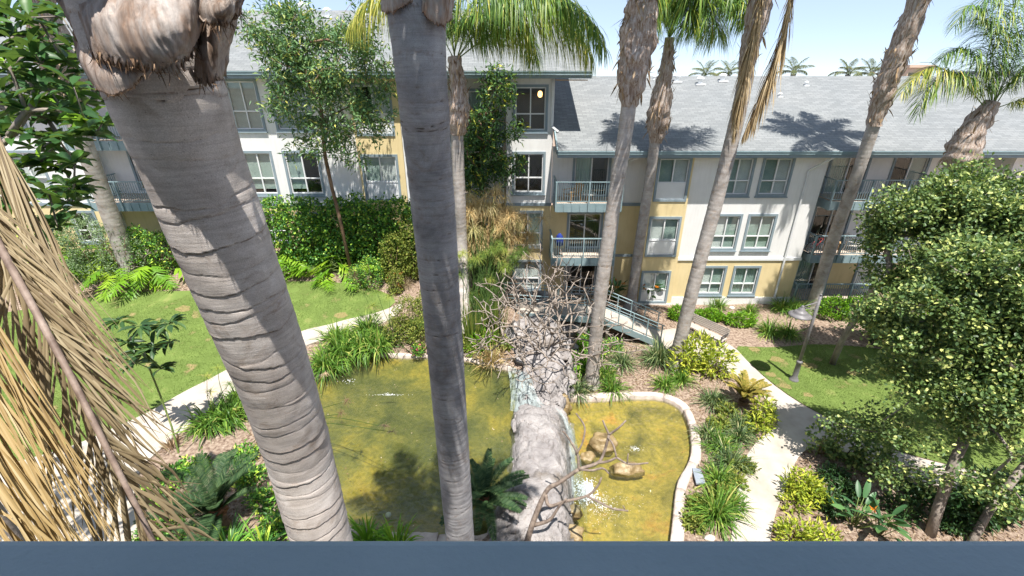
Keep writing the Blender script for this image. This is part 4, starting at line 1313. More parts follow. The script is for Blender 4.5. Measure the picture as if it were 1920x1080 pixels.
crown(P4, tuple(hub), 7, 1.1, 0, 3)
# leaning palm with dead fronds
b = G(1264, 686)
P5 = midpalm('leaning palm with two dead fronds hanging down its trunk', GP, b,
             [at_y(1302, 530, 17.2), at_y(1345, 370, 17.3), at_y(1378, 240, 17.3), at_y(1400, 140, 17.3)], .26,
             [at_y(1398, 150, 17.3), at_y(1404, 100, 17.3), at_y(1418, 40, 17.3), at_y(1432, -30, 17.3), at_y(1440, -90, 17.3)], [.25, .31, .35, .36, .33], 41, frays=40)
for pts, n, w_ in (([(1436, -60), (1422, 30), (1404, 110), (1388, 190), (1378, 250)], 190, .035), ([(1492, -50), (1474, 50), (1448, 130), (1420, 200), (1396, 250)], 190, .035)):
    yy = 16.75
    mb, sp = frond_parts([tuple(at_y(u, v, yy)) for u, v in pts], 1.3, n, 6.0, w_, .9, spread=.45, r0=.03, bare=.03, lift=0, jit=.4)
    rr = mb.build('dead_frond', M['dead_rachis'], P5, True)
    sp.build('leaflets', M['dead_tan'], rr, 'stuff')
crown(P5, at_y(1446, -140, 17.3), 15, 1.1, 0, 6, rot=1.0)
# leaning palm in front of the right-hand balconies
b = G(1515, 566); b.y = 22.6; b.z = gz(b.x, b.y)
b = Vector((16.75, 22.5, gz(16.75, 22.5)))
P6 = midpalm('strongly leaning palm crossing the stacked balconies', GP, b,
             [at_y(1562, 450, 22.3), at_y(1606, 330, 22.0), at_y(1640, 230, 21.8)], .27,
             [at_y(1638, 236, 21.8), at_y(1652, 190, 21.8), at_y(1676, 120, 21.7), at_y(1700, 60, 21.6), at_y(1722, 0, 21.5), at_y(1745, -70, 21.4)], [.28, .42, .43, .40, .36, .33], 43, frays=160)
crown(P6, at_y(1760, -120, 21.4), 15, 1.15, 0, 6, rot=.2)
# palm at the right edge
b = G(1775, 560); b.y = 19.6; b.x = 19.0; b.z = gz(19.0, 19.6)
P7 = midpalm('stout palm with curled boot and green crown at the right edge', GP, b,
             [at_y(1770, 450, 19.6), at_y(1785, 380, 19.6), at_y(1797, 320, 19.6)], .27,
             [at_y(1797, 325, 19.6), at_y(1806, 285, 19.6), at_y(1822, 250, 19.6), at_y(1842, 220, 19.6), at_y(1862, 190, 19.6)], [.30, .60, .58, .42, .38, .26], 47, frays=90)
for pts, ml in (([(1850, 205), (1800, 150), (1750, 125), (1710, 150), (1690, 175)], 'leaf_palm_gold'), ([(1852, 205), (1825, 150), (1780, 140), (1735, 170), (1720, 215)], 'leaf_palm'), ([(1860, 195), (1850, 120), (1858, 60), (1835, 25)], 'leaf_palm'),
                ([(1862, 195), (1880, 110), (1885, 40), (1855, -10), (1830, 40)], 'leaf_palm'), ([(1864, 195), (1900, 120), (1930, 60), (1960, 60)], 'leaf_palm'), ([(1866, 198), (1900, 150), (1950, 110), (1990, 140)], 'leaf_palm'),
                ([(1864, 195), (1890, 90), (1900, 20), (1890, -60)], 'leaf_palm'), ([(1862, 205), (1905, 190), (1960, 175), (2020, 200)], 'leaf_palm_gold'),
                ([(1860, 195), (1862, 110), (1850, 40), (1815, 10), (1790, 50)], 'leaf_palm'), ([(1864, 195), (1910, 80), (1930, 0), (1915, -60)], 'leaf_palm'), ([(1858, 200), (1840, 130), (1800, 90), (1765, 110)], 'leaf_palm')):
    add_frond(P7, [tuple(at_y(u, v, 19.6 - .25 * i)) for i, (u, v) in enumerate(pts)], 1.25, 120, 2.2, M[ml], M['petiole'], width=.032, jit=.25)
# palm behind the middle trunk
b = G(872, 628)
P8 = midpalm('palm behind the middle trunk with golden drooping fronds', GP, b,
             [at_y(866, 480, 19.8), at_y(862, 380, 19.9), at_y(858, 280, 19.9), at_y(857, 248, 19.9)], .27,
             [at_y(857, 252, 19.9), at_y(859, 220, 19.9), at_y(860, 175, 19.9), at_y(856, 140, 19.9), at_y(852, 105, 19.9)], [.3, .46, .44, .32, .3, .24], 53, frays=110)
for pts, ml, dy in (([(856, 112), (905, 72), (960, 15), (1035, -15), (1100, 30), (1138, 95)], 'leaf_palm', -.35), ([(856, 112), (925, 62), (1000, 30), (1075, 55), (1112, 110)], 'leaf_palm_gold', -.2),
                    ([(856, 112), (880, 40), (930, -30), (1000, -40), (1060, 10)], 'leaf_palm', -.4), ([(850, 108), (800, 20), (735, -15), (685, 5), (655, 55)], 'leaf_palm_gold', -.1),
                    ([(852, 108), (858, 30), (880, -40), (920, -40), (950, 15)], 'leaf_palm', -.5), ([(852, 108), (840, 20), (800, -60), (760, -30), (745, 40)], 'leaf_palm', .2),
                    ([(856, 112), (890, 30), (960, -30), (1040, -5), (1090, 60)], 'leaf_palm', .4), ([(856, 110), (900, 50), (945, 30), (985, 55), (1005, 110)], 'leaf_palm', .3),
                    ([(856, 112), (920, 30), (1000, -20), (1080, 10), (1125, 60)], 'leaf_palm', -.6)):
    add_frond(P8, [tuple(at_y(u, v, 19.9 + dy * i)) for i, (u, v) in enumerate(pts)], 2.1, 150, 3.4, M[ml], M['petiole'], width=.03, fwd=.45, jit=.3)
crown(P8, tuple(at_y(852, 100, 19.9)), 6, 1.1, 0, 3, rot=2)
# palm at the far left behind the leaves
b = at_y(222, 452, 21.6); b.z = gz(b.x, b.y)
P9 = midpalm('leaning palm behind the leafy branch at far left', GP, b,
             [at_y(200, 385, 21.4), at_y(165, 290, 21.2), at_y(135, 205, 21.0)], .36,
             [at_y(138, 215, 21.0), at_y(118, 160, 21.0), at_y(100, 100, 20.9), at_y(85, 40, 20.8), at_y(72, -20, 20.8)], [.38, .58, .66, .55, .45], 59, frays=110)
crown(P9, tuple(at_y(66, -60, 20.8)), 13, 1.2, 0, 6)

# feather tops of palms growing beyond the long roof
for i, (u, v, Y) in enumerate(((1322, 138, 47), (1366, 136, 50), (1488, 134, 44), (1590, 136, 46), (1632, 138, 42))):
    o = empty('palm_tree', (0, 0, 0), ['small palm top peeping over the ridge, leftmost of five', 'palm top over the ridge just left of the dead fronds', 'palm top over the ridge right of the dead fronds', 'palm top over the ridge beside the tan distant building',
               'palm top over the ridge touching the strongly leaning trunk'][i], 'palm tree', 'palm tops beyond the roof')
    h = at_y(u, v + 4, Y)
    MB().tube([(h.x, h.y, 0), (h.x, h.y, h.z)], [.3, .22], 8).build('trunk', M['bark_palm_far'], o, True)
    crown(o, tuple(h), 12, .62, 0, 6, 'leaf_palm_far', i * .7)
# ------------------------------------------------------------------ the two near palm trunks
def extend_down(pts, z):
    a, b = pts[0], pts[1]
    d = (a - b)
    k = (z - a.z) / d.z
    return [a + d * k, a + d * (k * .5)] + pts
def lattice(rows, nu, nv):
    """dense grid through a lattice of control points (rows of equal length)"""
    R = [crom([tuple(p) for p in r], nu) for r in rows]
    cols = np.stack(R)                       # nrows, m, 3
    out = np.stack([crom(cols[:, j], nv) for j in range(cols.shape[1])], 1)
    return out
def patch(parent, rows, axis_pt, seed, name, mat, amp=.02, ragged=.02, lip=.05, nu=20, nv=14):
    """torn leaf-base shell: first row is its loose lower edge"""
    Gd = lattice([[at_d(*p) for p in r] for r in rows], nu, nv)
    n, m, _ = Gd.shape
    ax = np.array(axis_pt)
    for i in range(n):
        for j in range(m):
            p = Gd[i, j]
            o = p - ax; o[2] = 0
            o = o / (np.linalg.norm(o) + 1e-9)
            a1 = noise.noise(Vector((p[0] * 4 + seed, p[1] * 4, p[2] * 2.5)))
            a2 = noise.noise(Vector((p[0] * 26 + p[2] * 6 + seed, p[1] * 26, p[2] * 4)))
            a3 = noise.noise(Vector((p[0] * 75 + p[2] * 14, p[1] * 75 + seed, p[2] * 5)))
            Gd[i, j] = p + o * (amp * a1 + amp * .38 * a2 + amp * .30 * a3)
            if i < 5:
                Gd[i, j, 2] += (1 - i / 5) * ragged * (noise.noise(Vector((j * .35, seed, 2))) + .7 * noise.noise(Vector((j * 1.3, seed, 5))))
    inner = Gd[0].copy()
    o = ax[None] - inner; o[:, 2] = 0; o = unit(o)
    l1 = Gd[0] + o * lip * .35 - np.array((0, 0, .002)); l2 = Gd[0] + o * lip + np.array((0, 0, .03))
    Gd = np.concatenate([l2[None], l1[None], Gd])
    n += 2
    idx = np.arange(n * m).reshape(n, m)
    F = np.stack([idx[:-1, :-1], idx[:-1, 1:], idx[1:, 1:], idx[1:, :-1]], -1).reshape(-1, 4)
    tint = np.zeros((n, m)); tint[:6] = np.linspace(.9, .2, 6)[:, None]
    o = obj(name, np_mesh(name, Gd.reshape(-1, 3), F, True, tint.ravel()), M[mat], parent)
    return o, Gd
def fringe(parent, edge, n, L, seed, name='husk_fibres', mat='husk_dark', out=None, down=1.0):
    rng = np.random.default_rng(seed)
    i = rng.uniform(0, len(edge) - 1.01, n)
    k = i.astype(int); f = (i - k)[:, None]
    P = edge[k] * (1 - f) + edge[k + 1] * f
    D = np.array((0, 0, -1.0)) * down + rng.normal(0, .45, (n, 3))
    if out is not None: D = D + np.array(out)
    V, F, kk = ribbons(P, D, rng.uniform(.15, 1.0, n) ** 2 * 1.6 * L, rng.uniform(.0012, .0045, n), rng.uniform(-.8, .6, n), 4)
    return Soup().add(V, F, rt(n, kk)).build(name, M[mat], parent, 'stuff')

H1 = empty('palm_tree', (0, 0, 0), 'huge pale grey ringed palm trunk close by at left', 'palm tree', 'near palm trunks')
pts = [at_d(601, 1000, 3.53), at_d(561, 850, 3.20), at_d(513, 700, 2.77), at_d(436, 500, 2.33), at_d(361, 300, 2.02), at_d(313, 166, 1.83), at_d(282, 60, 1.74), at_d(262, -60, 1.70)]
pts = extend_down(pts, gz(-1.4, 3.2) - .05)
L_ = np.linalg.norm(np.diff(crom([tuple(p) for p in pts], 14), axis=0), axis=1).sum()
vis = L_ - 4.6
hs = np.concatenate([np.arange(0, vis, .12), np.arange(vis, L_, .0055)])
def rf1(x):
    t = L_ - x           # distance below the top
    return .2085 + .04 * math.exp(-x / .6) + .02 * math.exp(-(t / .27) ** 2) - .006 * math.exp(-((t - .75) / .2) ** 2)
me, C1, q1 = trunk_mesh([tuple(p) for p in pts], rf1, 150, hs, lambda x: .098 if x < L_ - 1.45 else .13, .0065, .010, .022, 5, .035, .0022)
obj('trunk', me, M['bark_palm'], H1)
ax1 = at_d(290, 60, 1.78)
# sheaths of shed leaves round its head
pA, gA = patch(H1, [[(130, 68, 1.66), (172, 106, 1.58), (225, 118, 1.53), (285, 131, 1.49), (335, 126, 1.50), (366, 92, 1.54), (380, 52, 1.60)],
                    [(114, 30, 1.62), (167, 62, 1.53), (228, 78, 1.46), (288, 86, 1.42), (340, 84, 1.44), (374, 60, 1.50), (388, 22, 1.58)],
                    [(97, 0, 1.60), (158, 16, 1.50), (228, 24, 1.43), (292, 28, 1.39), (348, 24, 1.42), (380, 10, 1.50), (396, -8, 1.58)],
                    [(60, -80, 1.64), (124, -80, 1.56), (215, -80, 1.47), (292, -80, 1.43), (350, -80, 1.46), (388, -80, 1.53), (402, -80, 1.60)]], ax1, 3, 'leaf_sheath', 'sheath_pale', .028, .04, .07, 26, 16)
pB, gB = patch(H1, [[(172, 150, 1.70), (189, 172, 1.63), (214, 178, 1.58), (246, 162, 1.57), (268, 140, 1.58)],
                    [(146, 104, 1.70), (170, 128, 1.61), (206, 140, 1.555), (244, 140, 1.555), (276, 136, 1.565)],
                    [(132, 70, 1.70), (162, 86, 1.62), (205, 103, 1.58), (248, 118, 1.58), (282, 128, 1.58)]], ax1, 9, 'leaf_sheath', 'sheath_pale', .014, .012, .05, 14, 12)
pC, gC = patch(H1, [[(366, 142, 1.60), (386, 154, 1.57), (406, 152, 1.60), (424, 140, 1.70)],
                    [(368, 90, 1.58), (392, 96, 1.54), (414, 92, 1.58), (432, 84, 1.70)],
                    [(380, 30, 1.56), (404, 30, 1.52), (428, 26, 1.56), (446, 20, 1.70)],
                    [(396, -70, 1.58), (424, -70, 1.54), (450, -70, 1.58), (466, -70, 1.72)]], ax1, 17, 'leaf_sheath', 'sheath', .03, .03, .06, 12, 14)
pD, gD = patch(H1, [[(370, 28, 1.50), (396, 44, 1.46), (424, 40, 1.48), (448, 18, 1.58)],
                    [(376, 4, 1.46), (402, 12, 1.42), (430, 8, 1.45), (454, -8, 1.58)],
                    [(372, -70, 1.48), (404, -70, 1.44), (436, -70, 1.47), (462, -70, 1.6)]], ax1, 23, 'leaf_sheath', 'sheath', .05, .03, .08, 14, 14)
fringe(H1, gA[2], 240, .035, 1, out=(.5, -.1, 0), down=.6); fringe(H1, gC[2], 70, .04, 2); fringe(H1, gD[2], 130, .045, 3); fringe(H1, gB[2], 60, .02, 4)
fringe(H1, gA[8], 90, .04, 5, out=(.3, -.5, 0))
crown(H1, tuple(at_d(232, -60, 1.66) + Vector((-.1, 0, 1.9))), 15, 1.0, 0, 5, rot=.9, skip=lambda az, k: math.sin(az - .25) < .15)
tb = [tuple(at_d(250, -60, 1.70)), tuple(at_d(240, -60, 1.68) + Vector((-.06, 0, .9))), tuple(at_d(232, -60, 1.66) + Vector((-.1, 0, 1.95)))]
boots(H1, tb, [.34, .3, .2, .14], 77, 10, 'crownshaft')

H2 = empty('palm_tree', (0, 0, 0), 'tall blue-grey palm trunk in shade at the middle', 'palm tree', 'near palm trunks')
pts = [at_d(862, 1000, 6.75), at_d(838, 700, 5.5), at_d(820, 480, 4.72), at_d(804, 300, 4.22), at_d(791, 150, 3.80), at_d(783, 40, 3.66), at_d(778, -60, 3.6)]
pts = extend_down(pts, gz(-.7, 4.9) - .05)
L_ = np.linalg.norm(np.diff(crom([tuple(p) for p in pts], 14), axis=0), axis=1).sum()
vis = L_ - 7.6
hs = np.concatenate([np.arange(0, vis, .12), np.arange(vis, L_, .013)])
def rf2(x):
    t = L_ - x
    return .207 + .05 * math.exp(-x / .6) + .06 * math.exp(-(t / .40) ** 2)
me, C2, q2 = trunk_mesh([tuple(p) for p in pts], rf2, 110, hs, .10, .004, .008, .018, 11, .03, .003)
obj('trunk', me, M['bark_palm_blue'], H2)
ax2 = at_d(783, 20, 3.66)
pE, gE = patch(H2, [[(790, 20, 3.44), (812, 40, 3.40), (832, 46, 3.44), (846, 34, 3.6)], [(792, -10, 3.40), (816, -6, 3.35), (838, -4, 3.4), (852, -10, 3.58)], [(790, -80, 3.40), (816, -80, 3.35), (842, -80, 3.4), (858, -80, 3.58)]], ax2, 41, 'leaf_sheath', 'sheath_pale', .02, .03, .05)
pF, gF = patch(H2, [[(716, 22, 3.6), (738, 20, 3.42), (765, 6, 3.40), (785, -6, 3.42)], [(712, -10, 3.58), (736, -14, 3.38), (766, -22, 3.36), (790, -30, 3.38)], [(706, -80, 3.58), (734, -80, 3.38), (766, -80, 3.36), (794, -80, 3.38)]], ax2, 43, 'leaf_sheath', 'sheath_pale', .02, .03, .05)
fringe(H2, gE[2], 50, .06, 61); fringe(H2, gF[2], 60, .06, 62)
crown(H2, tuple(at_d(778, -60, 3.6) + Vector((0, 0, 1.7))), 19, 1.12, 0, 7, rot=.3)
boots(H2, [tuple(at_d(778, -60, 3.6)), tuple(at_d(778, -60, 3.6) + Vector((0, 0, .9))), tuple(at_d(778, -60, 3.6) + Vector((0, 0, 1.75)))], [.28, .26, .2, .14], 78, 10, 'crownshaft')

# ------------------------------------------------------------------ dead frond hanging in front at left
def dead_frond(label, rachis, mleaf, sides, r0, seed, showr=True):
    rng = np.random.default_rng(seed)
    o = empty('dead_palm_frond', (0, 0, 0), label, 'palm frond', 'dead palm fronds hanging at the left')
    C = crom([tuple(at_d(*p)) for p in rachis], 10)
    seg = np.concatenate([[0], np.cumsum(np.linalg.norm(np.diff(C, axis=0), axis=1))]); tot = seg[-1]
    q = np.linspace(0, tot, 40)
    Cc = np.stack([np.interp(q, seg, C[:, i]) for i in range(3)], 1)
    MB().tube([tuple(p) for p in Cc], [r0 * (1 - .5 * i / 39) for i in range(40)], 10).build('rachis', M['dead_rachis'], o, True)
    for (t0, t1, n, ends, w_, sag) in sides:
        # ends: px/depth of the tips for the first and the last leaflet
        e0, e1 = np.array(at_d(*ends[0])), np.array(at_d(*ends[1]))
        ms = []
        for k in range(n):
            f = k / (n - 1)
            t = t0 + (t1 - t0) * f + rng.normal(0, .004)
            a = np.array([np.interp(t * tot, seg, C[:, i]) for i in range(3)])
            b = e0 * (1 - f) + e1 * f + rng.normal(0, (.028, .035, .03))
            a = a + rng.normal(0, .004, 3)
            mid = (a + b) / 2 + np.array((rng.normal(0, .02), rng.normal(0, .02), sag + rng.normal(0, .015)))
            P = crom([tuple(a), tuple(mid), tuple(b)], 5)
            T = unit(np.gradient(P, axis=0))
            view = unit(P - np.array((0, 0, CAMH)))
            S = unit(np.cross(T, view) + rng.normal(0, .35, 3))
            N = np.cross(S, T)
            m_ = len(P)
            tt = np.linspace(0, 1, m_)
            ww = w_ * rng.uniform(.75, 1.25) * np.minimum(1, .45 + 3 * tt) * (1 - .85 * np.clip((tt - .5) / .5, 0, 1) ** 1.5)
            # folded strap: two halves meeting in a keel
            V = np.stack([P - S * (ww / 2)[:, None], P - N * (ww * .28)[:, None], P + S * (ww / 2)[:, None]], 1)
            idx = np.arange(m_ * 3).reshape(m_, 3)
            F = np.concatenate([np.stack([idx[:-1, j], idx[:-1, j + 1], idx[1:, j + 1], idx[1:, j]], -1) for j in (0, 1)])
            me = np_mesh('leaflet', V.reshape(-1, 3), F, True, np.full(m_ * 3, np.clip(rng.normal(.5, .28), 0, 1)))
            obj('leaflet', me, M[mleaf], o)
    return o
dead_frond('dead straw-coloured palm frond with thick purplish midrib hanging at left',
           [(-70, 320, 1.50), (0, 462, 1.42), (70, 590, 1.36), (140, 720, 1.31), (210, 860, 1.29), (262, 962, 1.30), (300, 1045, 1.33), (330, 1120, 1.36)], 'dead_straw',
           [(.0, .97, 92, ((185, 610, 1.50), (428, 1130, 1.44)), .0075, .012),
            (.0, .95, 60, ((150, 640, 1.56), (390, 1120, 1.50)), .0068, .02),
            (.05, .95, 58, ((-42, 640, 1.36), (328, 1330, 1.34)), .0095, -.0)], .0120, 3)
dead_frond('dead golden palm frond sweeping down from the left edge in front',
           [(-190, 330, 1.22), (-140, 500, 1.18), (-95, 680, 1.15), (-60, 850, 1.14), (-35, 1010, 1.14), (-20, 1120, 1.15)], 'dead_gold',
           [(.0, .95, 58, ((178, 940, 1.14), (170, 1260, 1.16)), .0068, .03), (.0, .9, 34, ((215, 985, 1.10), (120, 1240, 1.2)), .006, .045)], .010, 8)
dead_frond('bundle of dry brown leaflets of a dead frond against the leafy branch',
           [(-120, 60, 1.95), (-60, 150, 1.92), (-10, 240, 1.90), (25, 330, 1.90), (45, 400, 1.92)], 'dead_straw',
           [(.0, 1.0, 40, ((70, 560, 1.85), (200, 690, 1.85)), .0085, .03)], .010, 13)
# ------------------------------------------------------------------ trees and shrubs
def grow(trunk_pts, centers, r_tip, r_max, seed=0, pipe=2.3):
    """joins every leaf cluster to the nearest limb; returns branch MB"""
    rng = np.random.default_rng(seed)
    nodes = [np.array(p, float) for p in trunk_pts]
    par = [-1] + list(range(len(nodes) - 1))
    nt_ = len(nodes)
    top = nodes[-1]
    order = np.argsort([np.linalg.norm(c - top) for c in centers])
    tips = []
    for i in order:
        c = np.array(centers[i], float)
        N = np.array(nodes)
        d = np.linalg.norm(N - c, axis=1) + np.where(np.arange(len(N)) < nt_ * .5, 1.0, 0) + .35 * np.maximum(0, N[:, 2] - c[2])
        j = int(np.argmin(d))
        dist = np.linalg.norm(nodes[j] - c)
        k = max(1, int(dist / .45))
        p0 = nodes[j]
        last = j
        sag = rng.normal(0, .06 * dist, 3)
        for s in range(1, k + 1):
            t = s / k
            q = p0 + (c - p0) * t + sag * math.sin(math.pi * t) + np.array((0, 0, .08 * dist * math.sin(math.pi * t)))
            nodes.append(q); par.append(last); last = len(nodes) - 1
        tips.append(last)
    w_ = np.zeros(len(nodes))
    for t in tips: w_[t] += r_tip ** pipe
    for i in range(len(nodes) - 1, 0, -1):
        w_[par[i]] += w_[i] if w_[i] > 0 else r_tip ** pipe
    r = np.minimum(np.maximum(w_, r_tip ** pipe) ** (1 / pipe), r_max)
    mb = MB()
    child = {}
    for i in range(1, len(nodes)): child.setdefault(par[i], []).append(i)
    done = set()
    starts = [0]
    while starts:
        s = starts.pop()
        ch = child.get(s, [])
        for c0 in ch:
            path = [s, c0]
            cur = c0
            while child.get(cur):
                nx_ = max(child[cur], key=lambda z: r[z])
                for o_ in child[cur]:
                    if o_ != nx_: starts.append(('b', cur, o_))
                path.append(nx_); cur = nx_
            rr = [min(r[path[1]], r[path[0]])] + [r[z] for z in path[1:]]
            mb.tube([tuple(nodes[z]) for z in path], rr, 7 if rr[0] > .03 else 5)
        starts2 = [x for x in starts if isinstance(x, tuple)]
        starts = [x for x in starts if not isinstance(x, tuple)]
        while starts2:
            _, a, c0 = starts2.pop()
            path = [a, c0]; cur = c0
            while child.get(cur):
                nx_ = max(child[cur], key=lambda z: r[z])
                for o_ in child[cur]:
                    if o_ != nx_: starts2.append(('b', cur, o_))
                path.append(nx_); cur = nx_
            rr = [r[path[1]]] + [r[z] for z in path[1:]]
            mb.tube([tuple(nodes[z]) for z in path], rr, 7 if rr[0] > .03 else 5)
    return mb
def lobes_points(lobes, n, rng, shell=.55):
    vol = np.array([l[3] * l[4] * l[5] for l in lobes]); vol = vol / vol.sum()
    which = rng.choice(len(lobes), n, p=vol)
    L = np.array(lobes)[which]
    d = rng.normal(size=(n, 3)); d = unit(d)
    r = rng.uniform(shell ** 3, 1, n) ** (1 / 3)
    return L[:, :3] + d * r[:, None] * L[:, 3:6], d
def rosette(cent, dirs, per, L, W, rng, tpl, out=.6, spread=.12, up=.25, zdown=.0):
    """bunches of leaves round each twig end"""
    n = len(cent) * per
    C = np.repeat(cent, per, 0) + rng.normal(0, spread, (n, 3))
    D = unit(rng.normal(size=(n, 3)) + np.repeat(dirs, per, 0) * out + np.array((0, 0, up - zdown)))
    N = unit(rng.normal(size=(n, 3)) * .7 + np.array((0, 0, 1.0)) + np.repeat(dirs, per, 0) * .4)
    return leaves(C, D, N, L * rng.uniform(.7, 1.25, n), W * rng.uniform(.8, 1.2, n), tpl), n
def tree(name, label, cat, trunk_pts, lobes, ncl, per, leafL, leafW, mleaf, mbark, r_max, seed, tpl='diamond', r_tip=.008, spread=.14, group=None, shell=.45, tpow=1.0, zdown=0, out=.6, gaps=None):
    rng = np.random.default_rng(seed)
    o = empty(name, (0, 0, 0), label, cat, group)
    cent, dirs = lobes_points(lobes, ncl, rng, shell)
    keep = cent[:, 2] > hz(cent[:, 0], cent[:, 1]) + .05
    cent, dirs = cent[keep], dirs[keep]
    if gaps:
        gn = np.array([noise.noise(Vector(p) * gaps[0] + Vector((seed, 0, 0))) for p in cent])
        cent, dirs = cent[gn > gaps[1]], dirs[gn > gaps[1]]
        cent = cent + dirs * (np.array([noise.noise(Vector(p) * 1.9) for p in cent]) * .45)[:, None]
    sub = rng.permutation(len(cent))[:min(len(cent), 170)]
    grow(trunk_pts, cent[sub], r_tip, r_max, seed).build('trunk', M[mbark], o, True)
    (V, F, k), n = rosette(cent, dirs, per, leafL, leafW, rng, tpl, out, spread, .25, zdown)
    Soup().add(V, F, np.repeat(rng.uniform(0, 1, n) ** tpow, k)).build('crown', M[mleaf], o, 'stuff')
    return o
def lobe(u, v, Y, rx, ry, rz):
    p = at_y(u, v, Y)
    return (p.x, p.y, p.z, rx, ry, rz)

# the slender tree in front of the white wall
b = at_y(652, 462, 21.6); b.z = gz(b.x, b.y)
tree('tree', 'slender tree with dark glossy crown in front of the white wall', 'tree',
     [tuple(b), tuple(at_y(636, 405, 21.5)), tuple(at_y(622, 350, 21.5)), tuple(at_y(610, 295, 21.4)), tuple(at_y(604, 230, 21.4)), tuple(at_y(600, 160, 21.3))],
     [lobe(560, 70, 21.2, 1.9, 1.5, 1.3), lobe(625, 110, 21.0, 2.0, 1.6, 1.5), lobe(590, 190, 21.2, 2.0, 1.5, 1.3), lobe(650, 225, 21.0, 1.7, 1.4, 1.1), lobe(495, 40, 21.3, 1.0, 1.0, 1.1), lobe(600, 270, 21.2, 1.3, 1.0, .7),
      lobe(705, 205, 21.0, .8, .8, .8), lobe(670, 300, 21.0, .75, .7, .6), lobe(690, 60, 21.2, 1.1, 1.0, 1.2), lobe(545, 130, 21.0, 1.2, 1.1, 1.1), lobe(700, 130, 21.0, 1.1, 1.0, 1.1)],
     2300, 9, .25, .07, 'leaf_slender', 'bark_brown', .13, 71, 'diamond', .009, .15, tpow=1.0, zdown=.35, gaps=(.85, -.08))
# climbing plant up the recess
b = at_y(905, 420, 23.2); b.z = gz(b.x, b.y)
tree('climbing_shrub', 'dark climbing shrub with a yellowish top up the balcony recess', 'shrub',
     [tuple(b), tuple(at_y(903, 330, 23.4)), tuple(at_y(900, 260, 23.5)), tuple(at_y(915, 200, 23.5))],
     [lobe(935, 165, 23.4, .85, .6, 1.0), lobe(905, 240, 23.4, 1.0, .7, 1.0), lobe(900, 300, 23.4, 1.1, .8, 1.2), lobe(955, 310, 23.2, .8, .6, .5), lobe(960, 245, 23.2, .5, .4, .5), lobe(885, 345, 23.3, .8, .6, .6), lobe(960, 335, 23.1, .4, .4, .4)],
     520, 9, .30, .075, 'leaf_vine', 'bark_brown', .09, 72, 'diamond', .008, .15, tpow=1.5, zdown=.45)
# round tree standing farther back at the right, before the balconies
b = Vector((14.6, 17.3, gz(14.6, 17.3)))
tree('tree', 'round olive-green tree in front of the right-hand balconies, behind the nearer tree', 'tree',
     [tuple(b + Vector((0, 0, -.1))), tuple(b + Vector((-.1, -.2, 1.4))), tuple(b + Vector((.1, -.3, 2.8))), tuple(b + Vector((.3, -.4, 4.2)))],
     [lobe(1735, 400, 16.6, 1.8, 1.5, 1.2), lobe(1840, 385, 16.2, 2.2, 1.7, 1.4), lobe(1700, 480, 16.2, 1.5, 1.4, 1.2), lobe(1800, 470, 15.6, 2.1, 1.6, 1.5), lobe(1935, 415, 15.8, 2.2, 1.7, 1.6), lobe(1658, 450, 16.8, .8, .9, .8), lobe(1900, 500, 15.2, 2.0, 1.6, 1.5), lobe(1690, 545, 15.6, .9, .9, .7)],
     8200, 11, .15, .095, 'leaf_ficus', 'bark_grey', .2, 75, 'hex', .014, .17, tpow=1.15, shell=.4, gaps=(.95, .0))
# broad tree close by at right
b = G(1745, 1004)
tree('tree', 'broad leafy near tree with forked pale trunks at the lower right', 'tree',
     [tuple(b + Vector((0, 0, -.1))), tuple(b + Vector((.12, .3, 1.0))), tuple(b + Vector((.4, .7, 2.2))), tuple(b + Vector((.8, 1.1, 3.4))), tuple(b + Vector((1.1, 1.4, 4.4)))],
     [lobe(1720, 600, 11.2, 1.1, 1.1, .9), lobe(1810, 590, 10.6, 1.5, 1.2, 1.1), lobe(1910, 560, 10.4, 1.7, 1.3, 1.3), lobe(1645, 590, 12.0, .6, .6, .4), lobe(1755, 730, 10.2, 1.0, .8, .7), lobe(1850, 730, 9.6, 1.1, .9, .8), lobe(1668, 705, 11.2, .6, .6, .5), lobe(1850, 500, 10.9, 1.2, 1.0, .8),
      lobe(1700, 815, 10.0, .6, .5, .35), lobe(1790, 825, 9.4, .7, .5, .45), lobe(1905, 800, 9.2, .9, .8, .8), lobe(1605, 602, 12.4, .35, .35, .2), lobe(1880, 900, 8.8, .6, .5, .35), lobe(1960, 640, 9.8, 1.3, 1.2, 1.6), lobe(1640, 800, 10.8, .7, .5, .3), lobe(1570, 790, 11.4, .5, .5, .25), lobe(1740, 880, 9.4, .5, .4, .3), lobe(1680, 890, 9.7, .5, .4, .3), lobe(1900, 950, 8.4, .6, .5, .4), lobe(1820, 890, 9.0, .6, .5, .35)],
     9000, 11, .115, .078, 'leaf_ficus', 'bark_grey', .24, 73, 'hex', .014, .14, tpow=1.1, shell=.35, gaps=(1.05, .03))
b2 = G(1838, 1008)
tree('tree', 'slanting second trunk leaning right beneath the near leafy tree', 'tree',
     [tuple(b2 + Vector((-.6, -.3, -.1))), tuple(b2 + Vector((.2, .3, .8))), tuple(b2 + Vector((1.1, .8, 1.7))), tuple(b2 + Vector((2.0, 1.2, 2.8))), tuple(b2 + Vector((2.8, 1.6, 4.0)))],
     [(16.2, 10.8, 5.4, 1.5, 1.3, 1.3), (15.0, 9.3, 3.6, 1.0, .8, .8), (17.2, 11.2, 7.0, 1.6, 1.4, 1.4)], 700, 11, .115, .078, 'leaf_ficus', 'bark_grey', .19, 74, 'hex', .011, .15, tpow=1.1, shell=.5, gaps=(.8, -.1))

